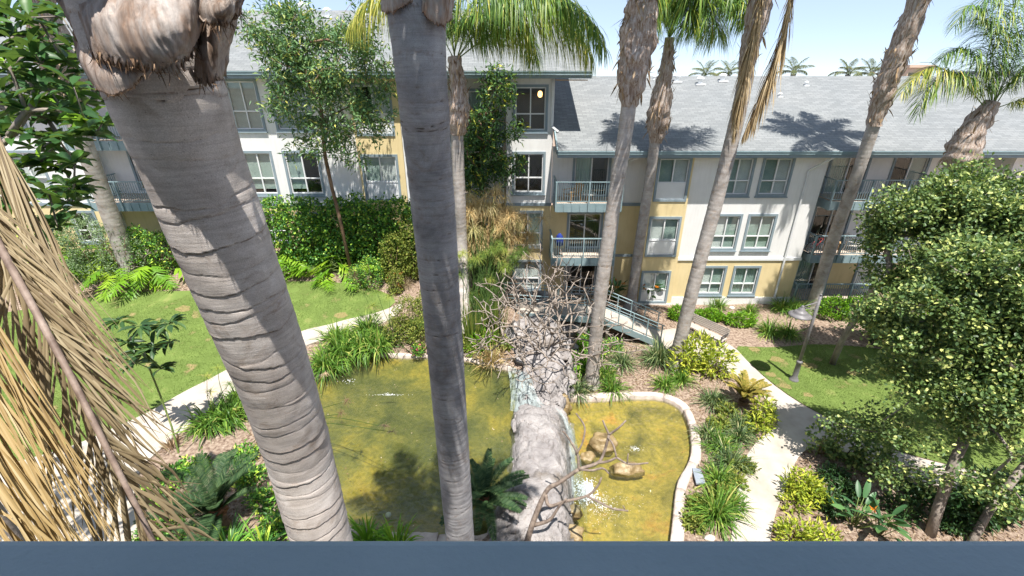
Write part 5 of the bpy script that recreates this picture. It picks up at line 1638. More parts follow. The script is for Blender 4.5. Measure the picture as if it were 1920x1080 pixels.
# leafy branch close by at top left
rng = np.random.default_rng(5)
T3 = empty('tree', (0, 0, 0), 'near tree with large glossy leaves at the top left corner', 'tree')
cl_px = [(20, 60), (60, 40), (95, 70), (130, 30), (70, 110), (120, 120), (30, 140), (90, 165), (140, 165), (160, 120), (40, 200), (85, 220), (130, 215), (170, 190), (30, 250), (75, 270), (115, 262), (160, 250), (150, 225), (60, 310), (100, 320), (140, 300), (120, 350), (85, 370), (125, 390), (30, 330), (60, 150), (105, 30), (10, 290), (185, 232),
         (10, 100), (0, 180), (-20, 230), (-30, 60), (45, 95), (140, 80), (15, 380), (110, 415), (150, 345), (-40, 310), (20, 20), (-10, 350), (70, 190), (110, 195)]
cent = []; 
for u, v in cl_px:
    for r_ in range(2):
        cent.append(at_d(u + rng.normal(0, 10), v + rng.normal(0, 8), rng.uniform(4.0, 5.2)))
for _ in range(70):  # extra clusters out of view, added to throw dappled shade on the lower-left pavement
    cent.append(Vector((rng.uniform(-13.5, -8.2), rng.uniform(4.2, 8.0), rng.uniform(8.8, 10.8))))
cent = np.array(cent)
root = at_d(-330, 480, 4.9)
gr = Vector((root.x - .2, root.y + .1, gz(root.x, root.y)))
grow([tuple(gr), tuple(gr.lerp(root, .5)), tuple(root), tuple(at_d(-220, 320, 4.8)), tuple(at_d(-120, 230, 4.7)), tuple(at_d(-30, 190, 4.7)), tuple(at_d(50, 210, 4.6))], cent, .007, .12, 5).build('trunk', M['bark_grey'], T3, True)
per = 11
n = len(cent) * per
C = np.repeat(cent, per, 0) + rng.normal(0, .02, (n, 3))
az = np.tile(np.arange(per) * 2.4, len(cent)) + rng.uniform(0, 6, n)
el = rng.normal(.12, .35, n)
D = np.stack([np.cos(az) * np.cos(el), np.sin(az) * np.cos(el), np.sin(el)], 1)
N = unit(np.array((0, 0, 1.0)) + rng.normal(0, .35, (n, 3)))
tpl = TPL['big'] = ([(0, 0, 0), (.08, -.03, 0), (.08, .03, 0), (.25, -.30, .06), (.27, 0, -.02), (.25, .30, .06), (.5, -.46, .09), (.52, 0, -.02), (.5, .46, .09), (.75, -.36, .05), (.77, 0, -.05), (.75, .36, .05), (1, 0, -.13)],
                    [[(0, 2, 1), (9, 10, 12), (10, 11, 12)], [(1, 4, 4 - 1, 1)] * 0 + [(1, 2, 4, 3), (3, 4, 7, 6), (4, 5, 8, 7), (6, 7, 10, 9), (7, 8, 11, 10)], [(2, 5, 4)]])
V, F, k = leaves(C, D, N, rng.uniform(.17, .30, n) * np.where(C[:, 0] < -8, 1.5, .9), rng.uniform(.075, .115, n) * np.where(C[:, 0] < -8, 1.5, .9), 'big')
young = np.repeat(rng.uniform(0, 1, len(cent)) < .10, per)
Soup().add(V, F, np.repeat(np.where(young, rng.uniform(.8, 1, n), rng.uniform(0, .75, n)), k)).build('crown', M['leaf_big'], T3, 'stuff', True)

# ------------------------------------------------------------------ hedges and bushes
def bush(name, label, cat, blobs, n, leafL, leafW, mleaf, seed, tpl='diamond', group=None, stems=14, mstem='bark_brown', tpow=1.0, out=.8, spread=.05, flowers=None, shell=.72):
    """blobs: (x,y,z0,rx,ry,h) domes standing on the ground"""
    rng = np.random.default_rng(seed)
    o = empty(name, (0, 0, 0), label, cat, group)
    lob = [(x, y, z + h * .45, rx, ry, h * .58) for x, y, z, rx, ry, h in blobs]
    c, d = lobes_points(lob, n, rng, shell)
    g = hz(c[:, 0], c[:, 1])
    keep = c[:, 2] > g + .02
    c, d = c[keep], d[keep]
    nz = np.array([noise.noise(Vector(p) * 1.6) for p in c])
    c = c + d * (nz * .22 * min(b_[3] for b_ in blobs))[:, None]
    (V, F, k), m = rosette(c, d, 3, leafL, leafW, rng, tpl, out, spread, .3)
    Soup().add(V, F, np.repeat(rng.uniform(0, 1, m) ** tpow, k)).build('foliage', M[mleaf], o, 'stuff')
    mb = MB()
    for i in range(stems):
        x, y, z, rx, ry, h = blobs[i % len(blobs)]
        a = rng.uniform(0, 6.28)
        mb.tube([(x + .1 * math.cos(a), y + .1 * math.sin(a), gz(x, y) - .05), (x + .35 * rx * math.cos(a), y + .35 * ry * math.sin(a), z + h * .4), (x + .7 * rx * math.cos(a + .3), y + .7 * ry * math.sin(a + .3), z + h * .8)], [.02, .014, .006], 5)
    mb.build('stems', M[mstem], o, True, 'stuff')
    if flowers:
        mf, nf, s = flowers
        i = rng.integers(0, len(c), nf)
        nn = nf * 5
        P = np.repeat(c[i] + d[i] * .06, 5, 0) + rng.normal(0, s * .3, (nn, 3))
        V, F, k = leaves(P, rand_dirs(nn, 0, 1), rand_dirs(nn), s, s * .6)
        Soup().add(V, F, rt(nn, k)).build('flowers', M[mf], o, 'stuff')
    return o
def dome(u, v, Y, rx, ry, h):
    """dome whose foot is on the ground at depth Y, seen at column u"""
    p = at_y(u, v, Y)
    return (p.x, Y, gz(p.x, Y), rx, ry, h)
def top_dome(u, vtop, Y, rx, ry):
    p = at_y(u, vtop, Y)
    z = gz(p.x, Y)
    return (p.x, Y, z, rx, ry, max(.3, p.z - z))
# tall hedge under the windows of the left block
for i, (lab, us) in enumerate((('tall glossy hedge behind the slender tree trunk, left stretch', (505, 545, 580)), ('tall glossy hedge right of the slender tree trunk', (625, 665)), ('tall glossy hedge stretch beside the middle trunk, under the slider window', (705, 745, 775)))):
    bush('hedge', lab, 'hedge', [top_dome(u, 372 + 4 * math.sin(u), 22.9, 1.05, .9) for u in us], 2600, .15, .10, 'leaf_hedge', 100 + i, 'oval', 'tall hedge under the windows', 12, tpow=1.2, flowers=('flower_yellow', 8, .1))
bush('shrub', 'silvery green mounded shrub under the far-left balcony', 'shrub', [top_dome(150, 405, 21.6, 1.3, .9), top_dome(205, 420, 21.4, 1.0, .8), top_dome(95, 415, 21.8, 1.2, .9)], 2600, .13, .05, 'leaf_silver', 110)
bush('shrub', 'dark evergreen shrub at the foot of the far-left palm', 'shrub', [top_dome(245, 425, 22.2, .9, .8), top_dome(290, 440, 22.4, .9, .8), top_dome(60, 430, 22.4, 1.6, .9)], 2000, .15, .08, 'leaf_hedge', 111)
bush('shrub', 'low orange-flowering shrub at the lawn corner by the middle trunk', 'shrub', [top_dome(738, 505, 20.6, .38, .35)], 420, .09, .05, 'leaf_olive', 112, flowers=('flower_red', 14, .07), stems=6)
bush('shrub', 'rounded green shrub between the philodendron and the lawn tip', 'shrub', [top_dome(690, 482, 21.0, .6, .5), top_dome(665, 500, 20.8, .4, .4)], 800, .09, .05, 'leaf_hedge', 113, stems=6)
bush('shrub', 'yellowish leafy shrub left of the middle trunk behind the lawn tip', 'shrub', [top_dome(735, 440, 21.6, .8, .6), top_dome(768, 420, 21.8, .7, .6)], 1200, .13, .07, 'leaf_olive', 114, 'oval', stems=8)
bush('shrub', 'bushy green shrub on the far pond bank left of the middle trunk', 'shrub', [top_dome(765, 560, 17.6, .8, .7), top_dome(745, 600, 17.2, .7, .6), top_dome(790, 600, 17.0, .6, .6), top_dome(800, 545, 18.0, .6, .6)], 2300, .10, .045, 'leaf_olive', 115, stems=10)
bush('shrub', 'small pink-flowering plant on the pond coping beside the middle trunk', 'shrub', [top_dome(782, 648, 16.4, .22, .2)], 160, .08, .05, 'leaf_hedge', 116, flowers=('flower_pink', 9, .07), stems=4)
# bright bed along the right block
bush('shrub', 'bright green groundcover hedge behind the wooden bench', 'shrub', [top_dome(1275, 578, 21.6, .5, .4), top_dome(1330, 582, 21.4, .8, .45), top_dome(1390, 590, 21.0, .8, .45)], 1500, .16, .06, 'leaf_bright', 120, stems=8, out=1.2)
bush('shrub', 'bright green hedge in front of the patio railing, left of the round tree', 'shrub', [top_dome(1570, 558, 21.6, .8, .55), top_dome(1620, 556, 21.4, .9, .55), top_dome(1665, 562, 21.0, .8, .5), top_dome(1725, 560, 20.6, 1.0, .6)], 2400, .12, .06, 'leaf_bright', 121, stems=10)
bush('shrub', 'yellow-green leafy shrub spilling onto the path behind the golden sago', 'shrub', [top_dome(1310, 632, 17.0, .75, .6), top_dome(1350, 650, 16.6, .7, .6), top_dome(1285, 655, 16.6, .5, .5)], 420, .30, .075, 'leaf_yellow', 122, group=None, stems=12, out=1.3, spread=.09, shell=.5)
bush('shrub', 'yellow-green leafy shrub at the path bend beside the golden sago', 'shrub', [top_dome(1438, 752, 13.4, .4, .4), top_dome(1430, 790, 12.9, .35, .35)], 170, .22, .06, 'leaf_yellow', 123, stems=8, out=1.3, spread=.08, shell=.5)
bush('shrub', 'yellow-green leafy shrub in the dark bed right of the path', 'shrub', [top_dome(1510, 895, 10.2, .45, .4), top_dome(1490, 935, 9.8, .4, .35), top_dome(1530, 915, 10.0, .4, .35)], 300, .2, .06, 'leaf_yellow', 124, stems=8, out=1.3, spread=.08, shell=.5)
bush('shrub', 'yellow-green leafy shrub at the bottom edge right of the path', 'shrub', [top_dome(1500, 990, 8.5, .5, .4), top_dome(1550, 1000, 8.3, .45, .4)], 260, .2, .06, 'leaf_yellow', 125, stems=8, out=1.3, spread=.08, shell=.5)
bush('shrub', 'low dark shrub at the path fork beneath the near tree', 'shrub', [top_dome(1555, 800, 11.9, .5, .45), top_dome(1600, 810, 11.6, .7, .5), top_dome(1650, 830, 11.2, .7, .5)], 520, .15, .085, 'leaf_ficus', 126, 'oval', stems=10, shell=.4)
bush('shrub', 'dark leafy shrub at the foot of the slanting trunk', 'shrub', [top_dome(1880, 900, 9.6, .9, .6), top_dome(1840, 930, 9.3, .5, .4)], 420, .3, .09, 'leaf_dark', 127, 'oval', stems=10, shell=.4)
bush('shrub', 'dense dark bush under the round tree behind the lawn', 'shrub', [top_dome(1690, 590, 19.0, 1.2, .8), top_dome(1780, 590, 18.6, 1.4, .9), top_dome(1880, 600, 18.0, 1.6, 1.0)], 2600, .16, .09, 'leaf_dark', 128, 'oval', stems=10)
bush('shrub', 'sunlit broadleaf shrub in the bed right of the bare shrub', 'shrub', [top_dome(1078, 662, 16.6, .4, .35), top_dome(1072, 690, 16.2, .35, .3)], 260, .16, .09, 'leaf_bright', 129, 'oval', stems=6)
# ------------------------------------------------------------------ pond edging
def coping(name, label, poly, zt, wl, i0, i1, width, seg, mat, seed, rough=.03, joint=.012):
    rng = np.random.default_rng(seed)
    o = empty(name, (0, 0, 0), label, 'pond edging')
    n = len(poly)
    idx = [(i0 + k) % n for k in range((i1 - i0) % n + 1)]
    P = np.array([poly[i] for i in idx])
    C = np.column_stack([P, np.zeros(len(P))])
    seg_ = np.concatenate([[0], np.cumsum(np.linalg.norm(np.diff(P, axis=0), axis=1))])
    cen = np.array(poly).mean(0)
    area = sum(poly[i][0] * poly[(i + 1) % n][1] - poly[(i + 1) % n][0] * poly[i][1] for i in range(n))
    s = 0.0
    while s < seg_[-1] - .15:
        L = min(seg * rng.uniform(.65, 1.35), seg_[-1] - s)
        m = 5
        ss = np.linspace(s + joint, s + L - joint, m)
        Q = np.stack([np.interp(ss, seg_, P[:, 0]), np.interp(ss, seg_, P[:, 1])], 1)
        T = np.gradient(Q, axis=0); T = T / np.linalg.norm(T, axis=1, keepdims=True)
        N = np.stack([T[:, 1], -T[:, 0]], 1) * (1 if area > 0 else -1)
        wd = width * rng.uniform(.85, 1.15)
        top = zt + rng.normal(0, rough * .5)
        prof = [(-.06, wl - .30), (-.07, top - .05), (-.035, top - .008), (wd * .5, top + .02), (wd - .04, top - .005), (wd, top - .07), (wd, wl - .30 if wl < 0 else top - .35)]
        V = []
        for i in range(m):
            for d, z in prof:
                x, y = Q[i] + N[i] * d
                V.append((x + rng.normal(0, rough * .25), y + rng.normal(0, rough * .25), z + rng.normal(0, rough * .3)))
        k = len(prof)
        F = [(i * k + j, i * k + j + 1, (i + 1) * k + j + 1, (i + 1) * k + j) for i in range(m - 1) for j in range(k - 1)]
        F += [tuple(range(k))[::-1], tuple(range((m - 1) * k, m * k))]
        mb = MB(); mb.add(V, F)
        mb.build('coping_stone', M[mat], o, True)
        s += L
    return o
def near_idx(poly, u, v, z):
    p = at_z(u, v, z)
    return int(np.argmin([(a - p.x) ** 2 + (b - p.y) ** 2 for a, b in poly]))
a, b = near_idx(POND_UP, 955, 692, ZUP), near_idx(POND_UP, 930, 1005, ZUP)
fwd = lambda i0, i1, n: (i1 - i0) % n
n_ = len(POND_UP)
# take the long way round, away from the waterfall side
far_i = near_idx(POND_UP, 597, 703, ZUP)
i0, i1 = (a, b) if fwd(a, far_i, n_) < fwd(a, b, n_) else (b, a)
coping('pond_edging', 'pinkish rough stone edging round the green upper pond', POND_UP, ZUP + .16, ZUP, i0, i1, .34, .75, 'coping', 201, .05, .006)
a, b = near_idx(POND_LO, 1062, 752, ZLO), near_idx(POND_LO, 1250, 1090, ZLO)
n_ = len(POND_LO)
far_i = near_idx(POND_LO, 1299, 838, ZLO)
i0, i1 = (a, b) if fwd(a, far_i, n_) < fwd(a, b, n_) else (b, a)
coping('pond_edging', 'pale smooth kerb curving round the yellow lower pond', POND_LO, ZLO + .22, ZLO, i0, i1, .26, 1.1, 'coping', 202, .018, .002)
# slate slab laid on the kerb
p = at_z(1308, 893, .13)
sb = MB().add([(p.x - .16, p.y - .32, .105), (p.x + .14, p.y - .30, .105), (p.x + .20, p.y + .28, .105), (p.x - .06, p.y + .34, .105), (p.x - .16, p.y - .32, .16), (p.x + .14, p.y - .30, .165), (p.x + .20, p.y + .28, .16), (p.x - .06, p.y + .34, .155)],
              [(0, 3, 2, 1), (4, 5, 6, 7), (0, 1, 5, 4), (1, 2, 6, 5), (2, 3, 7, 6), (3, 0, 4, 7)]).build('slate_slab', M['slate'])
tag(sb, 'flat blue-grey slate slab lying on the lower pond kerb', 'slab')

# ------------------------------------------------------------------ rocks
def rock_mesh(name, c, r, seed, sub=4, amp=.28, flat=.0, ridged=True):
    import bmesh
    bm = bmesh.new()
    bmesh.ops.create_icosphere(bm, subdivisions=sub, radius=1.0)
    rng = np.random.default_rng(seed)
    cuts = [(Vector(unit(rng.normal(size=3))), rng.uniform(.62, .9)) for _ in range(9)]
    for v in bm.verts:
        p = v.co.copy()
        for nrm, d in cuts:
            k = p.dot(nrm)
            if k > d: p -= nrm * (k - d) * .8
        q = p * 1.4 + Vector((seed, seed * .7, 0))
        p *= 1 + amp * noise.noise(q) + amp * .35 * noise.noise(q * 3.1) + amp * .12 * noise.noise(q * 8)
        v.co = Vector((p.x * r[0] + c[0], p.y * r[1] + c[1], p.z * r[2] + c[2]))
    me = bpy.data.meshes.new(name)
    bm.to_mesh(me); bm.free()
    me.polygons.foreach_set('use_smooth', np.ones(len(me.polygons), bool))
    return me
def rock(name, label, c, r, seed, mat='rock', sub=4, amp=.28, cat='rock', group=None):
    o = obj(name, rock_mesh(name, c, r, seed, sub, amp), M[mat])
    return tag(o, label, cat, group)
# the waterfall ridge: a long lofted outcrop, smooth slab on top, steep side to the lower pond
def ridge():
    # stations from far to near: left foot, left crest, middle, right crest, right foot (pixel column/row with height)
    st = [((930, 640, 1.0), (962, 604, 1.75), (1000, 590, 1.9), (1040, 600, 1.7), (1085, 650, .3)),
          ((940, 668, .9), (968, 632, 1.62), (1005, 620, 1.75), (1046, 634, 1.55), (1082, 690, .1)),
          ((952, 690, .7), (975, 668, 1.30), (1008, 662, 1.42), (1042, 672, 1.35), (1076, 730, .0)),
          ((958, 715, .7), (978, 702, 1.05), (1004, 700, 1.12), (1036, 712, 1.10), (1074, 762, -.2)),
          ((960, 748, .7), (976, 740, .96), (1000, 742, .98), (1036, 758, .94), (1076, 800, -.25)),
          ((960, 790, .6), (972, 776, 1.22), (1005, 776, 1.34), (1046, 790, 1.12), (1078, 840, -.3)),
          ((958, 850, .6), (974, 830, 1.30), (1010, 830, 1.42), (1050, 842, 1.25), (1078, 890, -.3)),
          ((950, 910, .6), (970, 885, 1.36), (1012, 885, 1.50), (1054, 895, 1.35), (1076, 945, -.3)),
          ((925, 975, .6), (952, 935, 1.40), (1008, 930, 1.55), (1058, 938, 1.42), (1078, 990, -.3)),
          ((905, 1030, .5), (935, 985, 1.38), (1000, 978, 1.52), (1060, 985, 1.45), (1084, 1040, -.3)),
          ((890, 1110, .4), (925, 1060, 1.2), (1000, 1052, 1.4), (1062, 1060, 1.3), (1090, 1120, -.3))]
    rows = [[at_z(*p) for p in r] for r in st]
    Gd = lattice(rows, 26, 22)
    n, m, _ = Gd.shape
    for i in range(n):
        for j in range(m):
            p = Vector(Gd[i, j])
            a = noise.noise(p * 1.1); b_ = noise.noise(p * 2.9 + Vector((5, 1, 3))); c_ = noise.noise(p * 8.0); d_ = noise.noise(p * 19.0)
            side = abs(j / (m - 1) - .5) * 2
            wq = p + Vector((b_, a, c_ * .5)) * .22
            vd, vp = noise.voronoi(wq * 1.25, distance_metric='DISTANCE', exponent=2.5)
            cr = max(0, .11 - (vd[1] - vd[0])) / .11
            blk = noise.cell(vp[0] * 7.3)
            vd2, vp2 = noise.voronoi(wq * 3.1 + Vector((3, 7, 1)), distance_metric='DISTANCE', exponent=2.5)
            cr2 = max(0, .12 - (vd2[1] - vd2[0])) / .12
            slab_ = 1.0 if not (.45 < i / (n - 1) < .85) else .45      # the long slab in the middle is smoother
            k = (.55 + .9 * side) * slab_ + .15
            Gd[i, j, 2] += (.10 * a + .08 * b_ + .13 * blk) * k + .03 * c_ * k + .010 * d_ - (.16 * cr ** 2 + .05 * cr2 ** 2) * k
            Gd[i, j, 0] += (.10 * noise.noise(p * 2.1 + Vector((9, 0, 0))) + .09 * blk) * k + .03 * c_
            Gd[i, j, 1] += .08 * noise.cell(vp[0] * 3.1 + Vector((4, 4, 4))) * k
    idx = np.arange(n * m).reshape(n, m)
    F = np.stack([idx[:-1, :-1], idx[1:, :-1], idx[1:, 1:], idx[:-1, 1:]], -1).reshape(-1, 4)
    o = obj('waterfall_rock', np_mesh('waterfall_rock', Gd.reshape(-1, 3), F, True), M['rock'])
    tag(o, 'long pinkish grey rock outcrop between the two ponds', 'rock')
    return Gd
RG = ridge()
GR = 'rocks round the waterfall'
for i, (u, v, z, r, lab, mt) in enumerate((
        (1128, 832, -.12, (.52, .42, .38), 'rounded brown boulder standing in the lower pond, the farther one', 'wet_rock'),
        (1172, 880, -.18, (.62, .34, .30), 'long flat tan boulder in the lower pond under the bare branch', 'wet_rock'),
        (1100, 858, -.2, (.30, .24, .20), 'small wet stone between outcrop and boulders in the lower pond', 'wet_rock'),
        (1045, 700, .75, (.36, .40, .62), 'dark grey rock face right of the cascade under the bare shrub', 'rock'),
        (1058, 762, .1, (.28, .42, .55), 'brown dripping rock at the side of the cascade', 'wet_rock'),
        (950, 585, 1.25, (.62, .5, .42), 'pinkish boulder behind the bare shrub near the reeds', 'rock'),
        (1010, 560, 1.05, (.8, .6, .5), 'pale boulder below the footbridge behind the bare shrub', 'rock'),
        (888, 668, .98, (.5, .32, .2), 'pinkish flat stone on the far pond bank right of the middle trunk', 'rock'),
        (1072, 612, .5, (.6, .5, .5), 'shaded boulder beneath the footbridge end', 'rock'),
        (966, 800, .95, (.16, .26, .22), 'small knob of rock at the upper pond side of the outcrop', 'rock'))):
    p = at_z(u, v, z)
    rock('boulder', lab, (p.x, p.y, z), r, 210 + i, mt, 4, .30, 'boulder', GR)
p = G(1330, 1010)
rock('stone', 'flat white stone in the mulch at the bottom right of the lower pond', (p.x, p.y, p.z + .03), (.16, .12, .07), 240, 'stone_white', 3, .15, 'stone')
p = G(1372, 578)
rock('stone', 'small white stone on the mulch under the ground-floor windows', (p.x, p.y, p.z + .03), (.2, .15, .09), 241, 'stone_white', 3, .15, 'stone')

# ------------------------------------------------------------------ falling water
def water_sheet(name, label, rows, n=10):
    Gd = lattice([[at_z(*p) for p in r] for r in rows], n, n)
    a, b_, _ = Gd.shape
    for i in range(a):
        for j in range(b_):
            p = Vector(Gd[i, j])
            Gd[i, j, 2] += .05 + .02 * noise.noise(Vector((p.x * 9, p.y * 9, p.z * 2)))
    idx = np.arange(a * b_).reshape(a, b_)
    F = np.stack([idx[:-1, :-1], idx[1:, :-1], idx[1:, 1:], idx[:-1, 1:]], -1).reshape(-1, 4)
    o = obj(name, np_mesh(name, Gd.reshape(-1, 3), F, True), M['cascade'])
    return tag(o, label, 'waterfall')
water_sheet('waterfall', 'thin pale sheet of water sliding over the rock gap into the upper pond',
            [[(952, 690, 1.28), (972, 694, 1.33), (995, 706, 1.24)], [(956, 722, 1.10), (976, 728, 1.14), (1006, 742, 1.12)], [(958, 752, 1.0), (978, 758, 1.05), (1022, 768, 1.07)], [(956, 772, .90), (972, 775, .95), (1004, 780, 1.04)]])
water_sheet('waterfall', 'white water falling over the outcrop edge into the lower pond',
            [[(1040, 765, 1.12), (1056, 790, 1.10), (1066, 830, 1.25), (1070, 880, 1.40), (1072, 930, 1.45)], [(1056, 778, .9), (1072, 806, .9), (1080, 846, 1.0), (1084, 895, 1.1), (1086, 945, 1.1)],
             [(1066, 806, .4), (1082, 836, .4), (1090, 876, .45), (1094, 925, .5), (1096, 968, .5)], [(1070, 838, -.1), (1086, 868, -.1), (1096, 906, -.1), (1100, 955, -.1), (1100, 990, -.1)]], 9)
rng = np.random.default_rng(33)
def foam(label, u, v, z, rx, ry, n, sz, seed):
    rng = np.random.default_rng(seed)
    c = at_z(u, v, z)
    mb = Soup()
    a = rng.uniform(0, 6.28, n); r = np.abs(rng.normal(0, .5, n))
    P = np.stack([c.x + rx * r * np.cos(a), c.y + ry * r * np.sin(a), np.full(n, z) + .015 + np.maximum(0, rng.normal(0, .05, n)) * np.exp(-r * 2)], 1)
    # each bubble clot: a small octahedron
    ov = np.array([(1, 0, 0), (0, 1, 0), (-1, 0, 0), (0, -1, 0), (0, 0, 1), (0, 0, -1.0)])
    of = np.array([(0, 1, 4), (1, 2, 4), (2, 3, 4), (3, 0, 4), (1, 0, 5), (2, 1, 5), (3, 2, 5), (0, 3, 5)])
    s = sz * rng.uniform(.4, 1.3, n) * np.exp(-r * .5)
    V = P[:, None] + ov[None] * s[:, None, None] * np.array((1.3, 1.3, .55))
    F = (of[None] + (np.arange(n) * 6)[:, None, None]).reshape(-1, 3)
    mb.add(V.reshape(-1, 3), F, .5)
    return tag(mb.build('foam', M['foam'], None, 'stuff'), label, 'foam')
foam('white churning foam where the waterfall hits the lower pond', 1100, 922, ZLO, .42, .55, 900, .028, 1)
foam('scattered bubbles drifting over the lower pond', 1130, 950, ZLO, 1.2, 1.1, 420, .011, 2)
foam('thin line of white specks imitating sun glare on the upper pond', 728, 741, ZUP, .9, .035, 110, .016, 3)  # glare on a ripple, modelled as a row of white specks
foam('few white bubbles near the far edge of the upper pond', 655, 715, ZUP, .5, .4, 24, .02, 4)
foam('little splash on the lower pond behind the flat boulder', 1190, 842, ZLO, .4, .2, 90, .014, 5)

# ------------------------------------------------------------------ strappy plants
def clump(label, u, v, h, n, mat, seed, w_=.022, spread=.12, lean=.55, grav=1.5, group='grassy clumps in the beds', name='grass_clump', cat='grass clump', p=None, segs=5):
    rng = np.random.default_rng(seed)
    p = G(u, v) if p is None else p
    az = rng.uniform(0, 6.283, n); el = rng.normal(0, lean, n)
    D = np.stack([np.cos(az) * np.abs(el), np.sin(az) * np.abs(el), np.ones(n)], 1)
    r = np.abs(rng.normal(0, spread, n))
    P = np.stack([p.x + r * np.cos(az), p.y + r * np.sin(az), np.zeros(n)], 1)
    P[:, 2] = hz(P[:, 0], P[:, 1]) - .02
    V, F, k = ribbons(P, D, h * rng.uniform(.65, 1.2, n), w_ * rng.uniform(.7, 1.3, n), grav * rng.uniform(.4, 1.5, n), segs)
    o = Soup().add(V, F, np.repeat(rng.uniform(0, 1, n) ** 1.2, k)).build(name, M[mat])
    return tag(o, label, cat, group, 'stuff' if False else None)
GC = 'grassy clumps in the beds'
cl = [  # (label, u, v, height, blades, material)
    ('large dark grassy clump at the ramp foot left of the leaning palm', 1235, 676, .95, 260, 'leaf_bluegrass'),
    ('grassy clump under the ramp side', 1166, 682, .75, 190, 'leaf_bluegrass'),
    ('grassy clump just right of the shaggy-headed palm foot, rear one', 1133, 702, .6, 130, 'leaf_strap'),
    ('grassy clump just right of the shaggy-headed palm foot, front one', 1147, 730, .65, 150, 'leaf_strap'),
    ('grassy clump left of the shaggy-headed palm foot', 1082, 735, .7, 150, 'leaf_bluegrass'),
    ('loose grassy clump in front of the leaning palm, left one', 1246, 722, .55, 140, 'leaf_strap'),
    ('loose grassy clump in front of the leaning palm, right one', 1276, 712, .55, 140, 'leaf_strap'),
    ('dark grassy clump left of the golden sago', 1335, 752, .55, 170, 'leaf_bluegrass'),
    ('grassy clump on the kerb at the lower pond corner', 1325, 815, .5, 120, 'leaf_bluegrass'),
    ('grassy clump between lower pond and path, upper middle', 1352, 838, .6, 150, 'leaf_strap'),
    ('grassy clump between lower pond and path, centre', 1368, 870, .65, 160, 'leaf_bluegrass'),
    ('grassy clump beside the slate slab', 1345, 900, .6, 150, 'leaf_strap'),
    ('big grassy clump low between the pond kerb and the path', 1340, 965, .75, 240, 'leaf_strap'),
    ('grassy clump against the path edge right of the pond', 1385, 820, .55, 140, 'leaf_bluegrass'),
    ('small grassy clump near the path edge at bottom right of the pond', 1372, 945, .45, 110, 'leaf_strap'),
    ('grassy clump just below the golden sago', 1388, 795, .5, 120, 'leaf_bluegrass'),
    ('small grassy clump under the ground-floor windows, left one', 1346, 573, .55, 110, 'leaf_strap'),
    ('small grassy clump under the ground-floor windows, right one', 1404, 582, .55, 110, 'leaf_strap'),
    ('grassy clump right of the wooden bench', 1440, 622, .7, 180, 'leaf_strap'),
    ('grassy clump at the lawn edge behind the lamp post', 1475, 626, .7, 180, 'leaf_strap'),
    ('tall grassy clump at the foot of the strongly leaning palm', 1492, 585, .85, 220, 'leaf_strap'),
    ('grassy clump against the wall left of the strongly leaning palm', 1465, 578, .7, 170, 'leaf_strap'),
]
for i, (lab, u, v, h, nb, mt) in enumerate(cl):
    clump(lab, u, v + 4, h * 1.45, int(nb * 1.25), mt, 300 + i, .034, .17, .62, 1.6)
GL = 'strappy lilies along the left pond bank'
cl = [('strappy lily clump at the left corner of the upper pond', 612, 690, .9), ('strappy lily clump second from the left on the far bank', 640, 668, .95), ('strappy lily clump drooping over the far bank edging', 680, 655, .95),
      ('strappy lily clump on the far bank left of the bushy shrub', 712, 652, .9), ('strappy lily clump beside the path above the upper pond', 632, 640, .8), ('strappy lily clump near the path end on the far bank', 690, 622, .75),
      ('strappy lily clump in shade left of the big trunk', 432, 790, .85), ('strappy lily clump by the left path edge', 396, 800, .8), ('strappy lily clump behind the big trunk by the path', 452, 760, .8)]
for i, (lab, u, v, h) in enumerate(cl):
    clump(lab, u, v, h * 1.3, 230, 'leaf_strap', 340 + i, .05, .22, .6, 1.9, GL, 'lily_clump', 'lily')
GA = 'agapanthus clumps at the bottom edge'
for i, (lab, u, v) in enumerate((('broad-leaved agapanthus clump at the bottom right of the big trunk', 690, 1022), ('broad-leaved agapanthus clump at the bottom between the two near trunks', 745, 1035), ('broad-leaved agapanthus under the left sago palm', 430, 1040), ('broad-leaved agapanthus left of the big trunk at the bottom', 495, 1040))):
    clump(lab, u, v, 1.0, 90, 'leaf_bright' if i < 2 else 'leaf_hedge', 360 + i, .06, .10, .7, 1.6, GA, 'agapanthus', 'agapanthus')
GD = 'dry tufts in the left bed'
clump('dry straw tuft at the foot of the slender tree', 0, 0, .75, 190, 'dead_straw', 370, .014, .05, .8, 3.0, GD, 'dry_tuft', 'grass tuft', at_y(655, 452, 21.2))
bpy.data.objects['dry_tuft'].location.z = .55
clump('dry grassy tuft left of the middle trunk in the bed', 0, 0, 1.0, 190, 'dead_straw', 371, .016, .10, .7, 2.4, GD, 'dry_tuft', 'grass tuft', at_y(752, 480, 21.2))
clump('reddish dry stubs of a cut plant by the left path', 322, 838, .45, 60, 'dead_brown', 372, .03, .14, .7, .3, GD, 'dry_tuft', 'grass tuft')
clump('dry brown reeds at the water edge right of the middle trunk', 920, 680, .9, 220, 'papyrus_gold', 373, .022, .22, .6, 1.0, 'reeds at the head of the pond', 'reed_clump', 'reeds')
clump('green cattail stand right of the middle trunk', 885, 640, 1.9, 150, 'papyrus_green', 374, .03, .28, .16, .35, 'reeds at the head of the pond', 'reed_clump', 'reeds')
clump('tall green cattails left of the bare shrub', 930, 625, 1.8, 150, 'papyrus_green', 375, .03, .26, .16, .35, 'reeds at the head of the pond', 'reed_clump', 'reeds')
clump('leafy green reeds in front of the cattails', 905, 655, .9, 120, 'leaf_bright', 376, .06, .2, .6, .9, 'reeds at the head of the pond', 'reed_clump', 'reeds')
